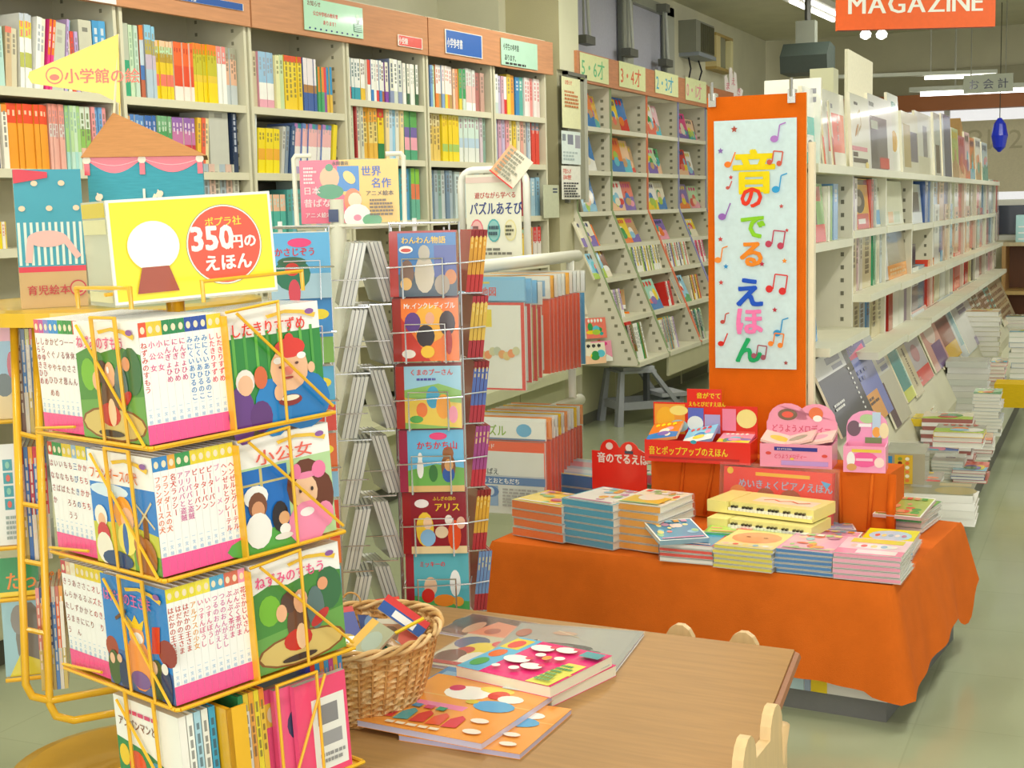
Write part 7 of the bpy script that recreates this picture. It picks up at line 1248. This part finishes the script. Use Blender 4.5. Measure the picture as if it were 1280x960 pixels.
for (pa_, pb__) in (((18, 540), (50, 548)), ((20, 628), (52, 634)), ((25, 700), (55, 706)), ((26, 785), (58, 792)), ((17, 405), (46, 395))):
    a = q6(*pa_); c = q6(*pb__); MB().tube([F6i(a[0], 0, a[1]), F6i(c[0], 0, c[1])], .006, YL, 6).build('cross_tube', 'wire', t)
for k in range(4):
    zq = [q6(60, y)[1] for y in (548, 706, 872, 872)][k]
    if k < 2: MB().box(-.12, .12, -.14, .1, zq - .006, zq, YL).build('tier_tray', 'wire', t)
# spines between its tubes and the front rack
for r_, (px0, px1, pyt, pyb, cs) in enumerate(((22, 66, 412, 546, ['5080B0', '806050', '3878B8', 'D8D0C0', '386898', 'C8C848', 'E85030', 'D8B890']), (32, 66, 560, 704, ['C8A0A8', '3868B0', 'B03848', '4878B8', 'E8A030', 'D83848']), (52, 86, 736, 868, ['D07868', 'E8A048', 'E89898', '384878', '5888C8', 'E86838', 'F0E8D8']))):
    a = q6(px0, pyb); c = q6(px1, pyb); zt = q6((px0 + px1) / 2, pyt)[1]; n = len(cs); w = (c[0] - a[0]) / n
    for k in range(n):
        o = book_mesh(w * .93, .14, zt - a[1], [(.15, cs[(k + 2) % n]), (.45, cs[k]), (.4, ['C8B060', cs[k], 'D8D0C0'][k % 3])], ('F0E8D0', 7), None, 60 + k).build('picture_book', 'gloss', None, F6 @ TR(a[0] + w * k, .02, a[1] + .001)); tag(o, f'{od(k)} coloured spine from left, {TIERN[r_]} tier of the rear yellow rack', 'picture book', f'spines in the {TIERN[r_]} tier of the rear rack')
# face-out books at its left
for r_, (px0, py0, px1, py1, sp, lb) in enumerate(((-16, 405, 16, 532, [('r', 0, 0, 1, 1, '90B8C8'), ('r', 0, .8, 1, 1, 'F0A0A8'), ('r', 0, 0, 1, .4, 'E0C078'), ('e', .75, .55, .12, .14, 'C83840'), ('e', .5, .35, .3, .12, '485848')], 'pink and grey-blue picture book in the top tier at the left edge'),
    (-8, 562, 30, 694, [('r', 0, 0, 1, 1, 'E8ECE4')] + [('r', .3 + .34 * (k % 2), .35 + .13 * (k // 2), .56 + .34 * (k % 2), .46 + .13 * (k // 2), '48A0A8') for k in range(8)] + [('e', .43 + .34 * (k % 2), .405 + .13 * (k // 2), .06, .035, ['D86858', 'E89868', '88C8B0', 'F0E0C0'][k % 4]) for k in range(8)] + scrib(.3, .05, .95, .3, 5, '98A8A0', 2), 'white card sheet with eight teal squares at the left edge'),
    (-4, 706, 44, 760, [('r', 0, 0, 1, 1, '3C9058'), ('t', 'たっぷり', .15, .2, .5, 'E88838', .8), ('r', 0, 0, 1, .12, 'F0D040')], 'green title card of a picture book with orange letters at the left'),
    (4, 762, 50, 862, [('r', 0, 0, 1, 1, '98C0C8'), ('e', .65, .5, .35, .48, '787468'), ('e', .4, .75, .2, .2, '88847C'), ('p', [(.1, 0), (1, 0), (1, .15), (.4, .3)], 'D8CC40')], 'picture book with big grey animal shape at the lower left edge'))):
    a = q6(px0, py1); c = q6(px1, py0)
    facebook(F6 @ TR((a[0] + c[0]) / 2, .09, a[1]) @ RX(-2), c[0] - a[0], c[1] - a[1], .01, sp, 'picture_book', lb, 'picture book', None)
    MB().box(*(lambda p, q: (p[0], q[0], 0, .0001, 0, .0001))((0, 0), (.0001, 0))) if 0 else None
    b = MB(); b.tube([F6i(a[0], .075, a[1] - .004), F6i(c[0] + .03, .075, a[1] - .004)], .005, YL, 6); b.tube([F6i(a[0], .11, a[1] - .004), F6i(c[0] + .03, .11, a[1] - .004)], .004, YL, 6); b.build('ledge_wire', 'wire', t)
a = q6(20, 830)
# playhouse
ZP = q6(60, 398)[1] + .026
F7 = hframe(180, 260, atd(180, 260, 3.2), yaw=-3); F7.translation.z = 0
(xa, ze), (xb, _) = hit(F7, 108, 197), hit(F7, 252, 190); xA, zA = hit(F7, 140, 148); w = xb - xa
t = thing('cardboard_playhouse', 'cardboard playhouse display with brown pyramid roof and red swags', 'display', F7 @ TR(xa, 0, ZP))
hP = ze - ZP; dP = .24
MB().box(0, w, 0, dP, 0, hP, '48A0B4', l='3C90A4').build('body', 'card', t)
ax, ay, az = xA - xa - .005, dP / 2, zA - ZP + .022
b = MB(); V = [(-.012, -.012, hP), (w + .012, -.012, hP), (w + .012, dP + .012, hP), (-.012, dP + .012, hP), (ax, ay, az)]
b.add(V, [(0, 1, 4)], 'BE8654'); b.add(V, [(1, 2, 4), (2, 3, 4)], 'BE8654'); b.add(V, [(3, 0, 4)], 'B88456'); b.add(V, [(3, 2, 1, 0)], 'B88456'); b.build('roof', 'card', t)
b = MB()
def swag(x0, x1, z, dz):
    n = 12; top = [(x0 + (x1 - x0) * i / n, z) for i in range(n + 1)]; bot = [(x0 + (x1 - x0) * i / n, z - .006 - dz * math.sin(math.pi * i / n)) for i in range(n, -1, -1)]
    b.pg(top + bot, 'E8586C'); b.line([(x0 + (x1 - x0) * i / 8, z - .004 - dz * .5 * math.sin(math.pi * i / 8)) for i in range(9)], .0015, 'F4A0A8')
swag(0, w * .47, hP, .03); swag(w * .48, w, hP, .03)
for x in (w * .475, w * .98, .0): b.ell(x, hP - .006, .009, .009, 'F0E8D0'); b.rect(x - .006, hP - .04, x + .006, hP - .014, 'E04858')
r = random.Random(3)
for k in range(9): x, z_ = r.uniform(.02, w - .02), r.uniform(hP * .35, hP * .8); b.ell(x, z_, .009, .007, 'F0D0B0', rot=40); b.ell(x, z_, .003, .011, 'F0D0B0', rot=20)
b.line([(w * .44, hP * .5), (w * .58, hP * .74)], .008, 'E8DCB0'); b.rect(w * .47, hP * .5, w * .49, hP * .78, 'E8E0C8'); b.build('print', 'gloss', t)
# left wing panel
F8 = hframe(65, 300, atd(65, 300, 3.05), yaw=8); F8.translation.z = 0
(xl, zt), (xr, zb) = hit(F8, 15, 212), hit(F8, 110, 370)
LP = (F7 @ TR(xa, 0, ZP)).inverted() @ F8
b = MB(); w8 = xr - xl; h8 = zt - ZP
b.box(xl, xr, 0, .006, ZP, zt, 'C8A878'); b.T = TR(xl, 0, ZP)
b.rect(0, h8 * .3, w8, h8, '48A0B4'); b.rect(0, h8 * .26, w8, h8 * .3, 'D84858')
for k in range(11): b.rect(w8 * (k + .2) / 11, h8 * .31, w8 * (k + .65) / 11, h8 * .62, 'D8E4D8')
b.ell(w8 * .45, h8 * .5, w8 * .3, h8 * .06, 'E8B8B0'); b.line([(w8 * .2, h8 * .5), (w8 * .15, h8 * .33)], .014, 'E8B8B0'); b.line([(w8 * .7, h8 * .5), (w8 * .9, h8 * .36)], .014, 'E8B8B0')
for k in range(5): x, z_ = w8 * (.1 + .2 * k), h8 * (.72 + .18 * (k % 2)); b.ell(x, z_, .007, .006, 'F0D0B0')
b.text('育児絵本', w8 * .1, h8 * .1, w8 * .16, 'C04850', bold=.02); b.ell(w8 * .86, h8 * .135, h8 * .06, h8 * .06, 'C04850'); b.ell(w8 * .86, h8 * .135, h8 * .05, h8 * .05, 'C8A878'); b.ell(w8 * .86, h8 * .12, h8 * .035, h8 * .022, 'C04850')
b.pg([(0, h8), (w8 * .1, h8), (w8 * .5, h8 * .98), (w8 * .5, h8 * .94), (0, h8 * .9)], 'D84858')
b.build('side_wing', 'gloss', t, M=LP)
# pennant
F9 = F7; (xq, zq) = hit(F9, 143, 148); (xn, zn) = hit(F9, 143, 34); (xt, zt2) = hit(F9, 28, 90); (_, zlo) = hit(F9, 145, 118); (xz, zz_) = hit(F9, 146, 148)
b = MB(); b.T = TR(-xa, ay, -ZP)
P = [(xn, zn), (xt, zt2 + .012), (xt - .004, zt2), (xt + .004, zt2 - .014), (xn - .05, zlo + .012), (xn - .004, zlo - .012), (xz - .004, zz_), (xz, zz_)]
b.poly([(x, z_) for x, z_ in P], 0, .002, 'E8CC38')
b.lay = 2; b.ell(xt + .055, (hit(F9, 58, 88))[1], .0195, .0195, 'E05830'); b.ell(xt + .055, (hit(F9, 58, 88))[1], .0165, .0165, 'E8CC38'); b.ell(xt + .055, (hit(F9, 58, 88))[1] - .004, .011, .007, 'E05830')
q_ = hit(F9, 73, 94); b.text('小学館の絵', q_[0], q_[1] - .004, .036, 'E05830', bold=.03, sx=.95); b.build('pennant', 'gloss', t)
MB().tube([(ax, ay, az - .02), (xn - xa, ay + .004, zn - ZP)], .003, 'E8E0C0').build('pennant_pole', 'wire', t)

# ================================================================ LOW BROWN TABLE
ZB = .42
A_, B_ = onz(545, 757, ZB), onz(993, 812, ZB); C_ = onz(935, 958, ZB); N_ = onz(430, 953, ZB)
e1 = (B_ - A_).normalized(); ya_ = math.degrees(math.atan2(e1.y, e1.x)); FBn = Matrix.Translation(B_) @ RZ(ya_)   # origin at the far right corner, x along the far edge
ln = (FBn.inverted() @ N_).y; e2 = (FBn.inverted() @ C_); WBn = 1.02
t = thing('low_table', 'low oak veneer table with bare right half in the foreground', 'table', FBn @ TR(-WBn / 2, ln / 2, -ZB)); f_ = lambda x, y: (x + WBn / 2, y - ln / 2)
x0, y1 = f_(-WBn, 0); x1_, y0 = f_(0, ln)
sk = e2.x / e2.y * ln
MB().add([(x0, y0, ZB - .028), (x1_ + sk, y0, ZB - .028), (x1_, y1, ZB - .028), (x0, y1, ZB - .028), (x0, y0, ZB), (x1_ + sk, y0, ZB), (x1_, y1, ZB), (x0, y1, ZB)], [(0, 3, 2, 1), (4, 5, 6, 7), (0, 1, 5, 4), (1, 2, 6, 5), (2, 3, 7, 6), (3, 0, 4, 7)], 'AC8350').build('table_top', 'wood', t)
b = MB()
def edge(p, q, w_, z0, z1, c): b.tube([(p[0], p[1], (z0 + z1) / 2), (q[0], q[1], (z0 + z1) / 2)], w_, c, 8)
edge((x1_ + sk + .002, y0), (x1_ + .002, y1), .012, ZB - .03, ZB - .002, '9A6238'); edge((x0, y1 + .002), (x1_, y1 + .002), .012, ZB - .03, ZB - .002, 'A8744A'); edge((x0, y0 - .002), (x1_ + sk, y0 - .002), .012, ZB - .03, ZB - .002, '9A6238'); b.build('edge_strip', 'pine', t)
MB().box(x0 + .03, x1_ - .04, y1 - .07, y1 - .05, ZB - .1, ZB - .03, 'A8703C').box(x0 + .03, x1_ - .04, y0 + .05, y0 + .07, ZB - .1, ZB - .03, 'A8703C').box(x1_ - .06, x1_ - .04, y0 + .07, y1 - .07, ZB - .1, ZB - .03, 'A8703C').box(x0 + .03, x0 + .05, y0 + .07, y1 - .07, ZB - .1, ZB - .03, 'A8703C').build('apron', 'wood', t)
for (x, y) in ((x0 + .05, y0 + .05), (x1_ - .05, y0 + .05), (x0 + .05, y1 - .05), (x1_ - .05, y1 - .05)): MB().box(x - .028, x + .028, y - .028, y + .028, 0, ZB - .03, 'B87C48').build('leg', 'wood', t)
# flat magazines on the table, by corner points
def flat(FL_, FR_, BL_, n, th, spec, lab, z=.0, side='C4B8D0', cover='white', group=None, nm='magazine', m='gloss', cat='magazine', bend=0, film=False, off=(0, 0)):
    a, c, d = onz(*FL_, ZB + z), onz(*FR_, ZB + z), onz(*BL_, ZB + z); e = (c - a); w = e.length; yw_ = math.degrees(math.atan2(e.y, e.x)); M = Matrix.Translation(a + Vector((0, 0, .0004))) @ RZ(yw_); dl = abs((M.inverted() @ d).y)
    out = []
    b = MB().box(0, w, 0, dl, 0, .0006, cover).box(.001, w - .001, .001, dl - .001, .0006, th - .0006, side).box(0, w, 0, dl, th - .0006, th, cover)
    art(b, w, dl, spec, Matrix(((1, 0, 0, 0), (0, 0, 1, 0), (0, -1, 0, th), (0, 0, 0, 1))))
    o = b.build(nm, m, None, M @ TR(off[0], off[1], 0)); tag(o, lab, cat, group)
    if film: MB().box(-.003, w + .003, -.003, dl + .003, 0, th + .001, 'white').build('plastic_wrap', 'film', o)
    return o
flat((600, 832), (766, 846), (652, 783), 1, .008, [('r', 0, 0, 1, 1, 'A4A49C'), ('r', .04, .04, .96, .96, 'ACAAA0'), ('e', .45, .48, .28, .09, '484848'), ('e', .45, .5, .12, .05, '707068'), ('l', [(.25, .55), (.8, .42)], .012, '383838'), ('l', [(.1, .5), (.25, .6), (.3, .45)], .01, '484848'), ('e', .42, .8, .1, .05, 'C8A890'), ('l', [(.35, .86), (.55, .72)], .01, 'D8C8A8'), ('e', .1, .75, .06, .1, 'B87868')], 'grey art magazine in clear wrap, farthest right on the table', side='A8A8B8', film=True)
flat((546, 792), (630, 806), (588, 770), 1, .006, [('r', 0, 0, 1, 1, '6C4438'), ('e', .2, .6, .25, .3, '483830'), ('p', [(.4, .1), (1, .0), (1, .7), (.5, .8)], 'E08868'), ('e', .65, .35, .1, .15, 'B05848'), ('e', .35, .4, .1, .3, 'C89878')], 'dark brown and salmon magazine in clear wrap at the table back', film=True)
flat((524, 832), (592, 842), (556, 792), 1, .007, [('r', 0, 0, 1, 1, 'C8C0A8'), ('e', .3, .75, .3, .2, '506888'), ('e', .6, .6, .3, .2, 'E8D048'), ('e', .4, .5, .15, .12, 'C84838'), ('e', .3, .3, .25, .2, '684838'), ('e', .7, .3, .2, .2, 'E8E0D0'), ('e', .8, .8, .15, .1, 'D84050'), ('r', .05, .05, .9, .14, 'B04038')], 'crowded picture magazine between basket and the pink books', z=.0, film=True)
flat((520, 862), (580, 872), (548, 836), 1, .008, [('r', 0, 0, 1, 1, '5890C0'), ('r', 0, 0, 1, .3, 'E0E0E8'), ('r', .1, .5, .8, .8, '88B8D8')], 'light blue booklet half hidden before the basket')
def flower(cx, cz, s): return [('e', cx, cz, s * 1.3, s, 'F6F6F2'), ('e', cx + s * .9, cz + s * .7, s * .4, s * .4, 'E84868')]
pk = [('r', 0, 0, 1, 1, 'E8307C'), ('r', 0, .0, .25, 1, '60B8E0'), ('r', 0, .66, .2, .96, 'E8D040'), ('e', .1, .8, .07, .12, 'E84838'), ('e', .1, .5, .07, .12, 'E86828'), ('e', .1, .22, .07, .12, '48A858'), ('r', .76, .3, 1, .34, 'E8C048'), ('p', [(.74, .0), (.98, .0), (.98, .6), (.8, .6)], 'E8E060')] + scrib(.78, .05, .95, .55, 6, '58A060', 3) + flower(.4, .78, .09) + flower(.62, .84, .08) + flower(.38, .4, .1) + flower(.6, .3, .08) + [('e', .5, .6, .05, .05, 'F4F4F0'), ('e', .7, .6, .05, .05, 'F4F4F0'), ('e', .5, .18, .05, .05, 'F4F4F0'), ('e', .33, .15, .04, .04, 'F4F4F0'), ('e', .6, .55, .04, .06, 'E8A040'), ('r', .8, .75, 1, .9, '58A0A8')]
flat((572, 854), (690, 884), (626, 812), 1, .022, pk, 'lower of two thick bright pink activity books on the table', side='E8E4D0', cover='E83078', group='pink activity books')
flat((570, 846), (688, 873), (624, 804), 1, .022, pk, 'upper of two thick bright pink activity books on the table', z=.0227, side='E8E4D0', cover='E83078', group='pink activity books')
orr = [('r', 0, 0, 1, 1, 'F0A048'), ('r', .0, .62, 1, .64, 'F0B868'), ('r', .05, .42, .58, .5, 'F088B0'), ('e', .42, .74, .18, .13, 'F6F4EE'), ('e', .3, .8, .06, .06, 'D03060'), ('e', .6, .86, .14, .06, 'E8D048'), ('e', .66, .78, .08, .08, 'D83828'), ('e', .78, .74, .1, .07, 'F4F0E8'), ('e', .74, .58, .16, .1, '58A8D8'), ('e', .55, .6, .05, .04, 'D8C030'), ('r', .6, .92, .75, .98, 'D8E0E0')] + [('p', [(.08 + .13 * k, .12), (.19 + .13 * k, .14), (.17 + .13 * k, .3), (.12 + .13 * k, .34), (.07 + .13 * k, .26)], ['D83840', '38A0A8', 'D83840', 'E85838', 'D83840'][k]) for k in range(5)] + [('r', .1 + .1 * k, .36, .17 + .1 * k, .42, ['38A070', '3890C0', 'D84878'][k % 3]) for k in range(4)] + scrib(.2, .03, .7, .09, 1, 'F4E8D0', 5) + [('e', .06, .5, .05, .04, 'F4E8D8'), ('e', .8, .3, .07, .04, 'F4E8D8'), ('e', .85, .12, .07, .04, 'F4E8D8')]
flat((498, 926), (650, 950), (566, 872), 1, .01, orr, 'lower of two orange activity magazines at the table front', side='B8B4D0', cover='F0A048', group='orange activity magazines')
flat((446, 908), (602, 938), (540, 848), 1, .012, orr, 'upper of two orange activity magazines at the table front', z=.0105, side='C8C4DC', cover='F0A048', group='orange activity magazines')
flat((560, 872), (640, 888), (600, 846), 1, .009, [('r', 0, 0, 1, 1, 'F0B070'), ('e', .4, .5, .3, .2, 'E8E0C0'), ('e', .6, .4, .15, .15, '88A858')], 'peach coloured magazine between pink books and orange magazines', z=.0)
# ---- basket
pb0 = onz(446, 912, ZB); vv = ray(446, 912); v2 = Vector((vv[0], vv[1], 0)).normalized(); BC = pb0 + v2 * .118; BC.z = ZB
FBk = hframe(446, 850, BC); zr = hit(FBk, 446, 784)[1]; 
t = thing('wicker_basket', 'round wicker basket full of small booklets on the oak table', 'basket', TR(BC.x, BC.y, ZB + .001))
NS, NR = 38, 26; V = []; F = []; cols = []
b = MB(); per = 4
for j in range(NR + 1):
    f_j = j / NR; rr = .116 + .046 * f_j ** .8; zz = zr * f_j
    for i in range(NS * per):
        ph = (i / per) % 2; s_ = math.cos(math.pi * (i / per) + math.pi * j)
        V.append(((rr + .0035 * s_) * math.cos(2 * math.pi * i / (NS * per)), (rr + .0035 * s_) * math.sin(2 * math.pi * i / (NS * per)), zz + .006 * math.sin(2 * 2 * math.pi * i / (NS * per)) * f_j))
n = NS * per; r = random.Random(5); n0 = 0
rowc = [[r.choice(['D0A468', 'C89858', 'DCB47C', 'C08C50', 'E0BC88']) for _ in range(NS)] for _ in range(NR)]
bb = MB(); bb.v = V
for j in range(NR):
    for i in range(n): bb.f.append((j * n + i, j * n + (i + 1) % n, (j + 1) * n + (i + 1) % n, (j + 1) * n + i)); bb.c.append(kc(rowc[j][i // per] if (i % per) not in (0,) or j % 2 else 'B08048'))
bb.build('woven_wall', 'cane', t, smooth=False)
MB().lathe([(.116, 0), (.116, .004)], 'B88C50', 38).build('base', 'cane', t)
for k in range(3):
    bb = MB(); m_ = 120; bb.tube([((.163 + .006 * math.cos(k * 2.09 + i * .5)) * math.cos(2 * math.pi * i / m_), (.163 + .006 * math.cos(k * 2.09 + i * .5)) * math.sin(2 * math.pi * i / m_), zr + .006 * math.sin(2 * 2 * math.pi * i / m_) + .006 * math.sin(k * 2.09 + i * .5)) for i in range(m_)], .0042, ['D8B078', 'C89C60', 'E0BC88'][k], 6, closed=True); bb.build('rim_strand', 'cane', t, smooth=True)
for k in range(NS): 
    a_ = 2 * math.pi * k / NS
    if k % 1 == 0: MB().tube([(.118 * math.cos(a_), .118 * math.sin(a_), 0), (.146 * math.cos(a_), .146 * math.sin(a_), zr * .5), (.1625 * math.cos(a_), .1625 * math.sin(a_), zr)], .0022, 'C08C50', 5).build('stake', 'cane', t)
hd = hframe(446, 850, BC)
def inb(px, py, dz, dep=0.0): q = onz(px, py, ZB + zr + dz); return q
items = [((478, 778), 'booklet', 'blue and yellow booklet lying flat at left inside the basket', .09, .12, 12, 8, [('r', 0, 0, 1, 1, '485890'), ('r', 0, .85, 1, 1, 'D84838'), ('e', .3, .5, .2, .2, '7898C8'), ('e', .7, .3, .25, .15, 'E8C848'), ('e', .6, .65, .15, .12, 'C85860')], -.035, -55, 6, -4),
 ((418, 790), 'booklet', 'violet comic booklet at the left rim of the basket', .1, .13, 0, 0, [('r', 0, 0, 1, 1, '505898'), ('r', 0, .88, 1, 1, 'C84848'), ('e', .4, .6, .3, .2, '8870A8'), ('e', .6, .3, .3, .15, 'C0A860')], -.025, -62, 12, 0),
 ((462, 800), 'booklet', 'yellow edged pale booklet standing in the basket', .06, .08, 20, 10, [('r', 0, 0, 1, 1, 'A8AC8C'), ('r', 0, 0, .3, 1, 'E8B848'), ('e', .6, .5, .3, .3, 'A8B8A8')], -.03, -50, -20, 30),
 ((498, 795), 'booklet', 'clear wrapped brown picture booklet in the basket', .1, .08, -10, 0, [('r', 0, 0, 1, 1, 'B88868'), ('e', .3, .5, .2, .3, '806048'), ('e', .7, .5, .2, .3, 'C85848'), ('r', 0, .85, 1, 1, 'D8D0C0')], -.035, -55, -15, 0),
 ((505, 770), 'booklet', 'red white and blue banded booklet leaning on the basket rim', .1, .035, 0, 0, [('r', 0, 0, 1, 1, '2C58A8'), ('r', 0, .6, 1, 1, 'D83838'), ('r', .3, .1, .8, .5, 'F0F0F0')], .005, -30, 0, 38)]
for ((px, py), nm, lb, w_, h_, a1, a2, sp, dz, tilt, yw_, rol) in items:
    q = onz(px, py, ZB + zr + dz); b = MB().box(-w_ / 2, w_ / 2, 0, .006, -h_ / 2, h_ / 2, 'E8E0D0'); art(b, w_, h_, sp, TR(-w_ / 2, 0, -h_ / 2))
    o = b.build(nm, 'print', None, hframe(px, py, q) @ RZ(yw_) @ RX(tilt) @ RY(rol)); tag(o, lb, 'booklet', 'booklets in the wicker basket')
q = onz(512, 782, ZB + zr + .012); tag(MB().tube([(-.03, 0, 0), (.03, 0, 0)], .0035, 'F0D030', 6).build('pencil', 'gloss', None, hframe(512, 782, q) @ RY(-26)), 'yellow pencil sticking out over the basket rim', 'pencil')
for k in range(4):
    q = onz(440 + 22 * k, 812 - 4 * k, ZB + zr - .045); b = MB().box(-.045, .045, 0, .006, -.04, .04, 'D8D4C0'); art(b, .09, .08, gcover(960 + k, ['cream', 'olive', 'grey', 'tan'][k]), TR(-.045, 0, -.04))
    tag(b.build('booklet', 'gloss', None, hframe(450, 800, q) @ RZ(20 * k) @ RX(-70)), f'{["cream", "olive", "grey", "tan"][k]} booklet deep inside the basket near its front wall', 'booklet', 'booklets in the wicker basket')
MB().tube([(.02 * math.cos(a_ * .4), 0, .0 + .018 * math.sin(a_ * .4)) for a_ in range(8)], .002, 'C89858', 5, T=Matrix.Translation(Vector((0, 0, zr + .004)) + (hframe(446, 800, Vector((0, 0, 0))) @ Vector((.0, .162, 0))))).build('handle_loop', 'cane', t)
# ---- children's chairs
def chair(M, lab, hb=.53):
    t = thing('childs_chair', lab, 'chair', M, "children's chairs at the low table")
    PC = 'D9B784'
    MB().box(-.14, .14, -.13, .14, .27, .29, PC).build('seat', 'pine', t)
    for x in (-.12, .12):
        MB().tube([(x, .13, 0), (x, .13, .3), (x, .155, hb - .05)], .013, PC, 10).build('leg', 'pine', t, smooth=True); MB().tube([(x, -.11, 0), (x, -.11, .27)], .013, PC, 10).build('leg', 'pine', t, smooth=True)
    b = MB(); P = [(-.14, hb - .16), (-.14, hb - .06)]
    for cx in (-.075, .075): P += [(cx - .036 * math.cos(i * .449), hb - .05 + .048 * math.sin(i * .449)) for i in range(0, 8)]
    P += [(.14, hb - .06), (.14, hb - .16)]
    b.poly(P, .14, .158, 'DDBD8C'); b.build('backrest', 'pine', t)
    MB().box(-.12, .12, .12, .135, .12, .14, PC).build('stretcher', 'pine', t)
    return t
pc = ony(885, 792, 2.98); c1 = Vector((pc.x, 2.98 - .0, 0)); chair(Matrix.Translation((pc.x, 2.83, 0)) @ RZ(ya_ + 0), 'light wooden chair with two round ears beyond the far table edge', ony(850, 778, 2.985).z)
hx_ = onx(972, 872, -.5)
chair(Matrix.Translation((-.5 - .155, (hx_.y + onx(934, 930, -.5).y) / 2 + .0, 0)) @ RZ(-90 - 3), 'light wooden chair with round ears at the right side of the table', hx_.z + .003)
# every label once, or shared inside one group
for l, n in LABELS.items():
    if len(n) > 1: print('DUP', l, n[:4])
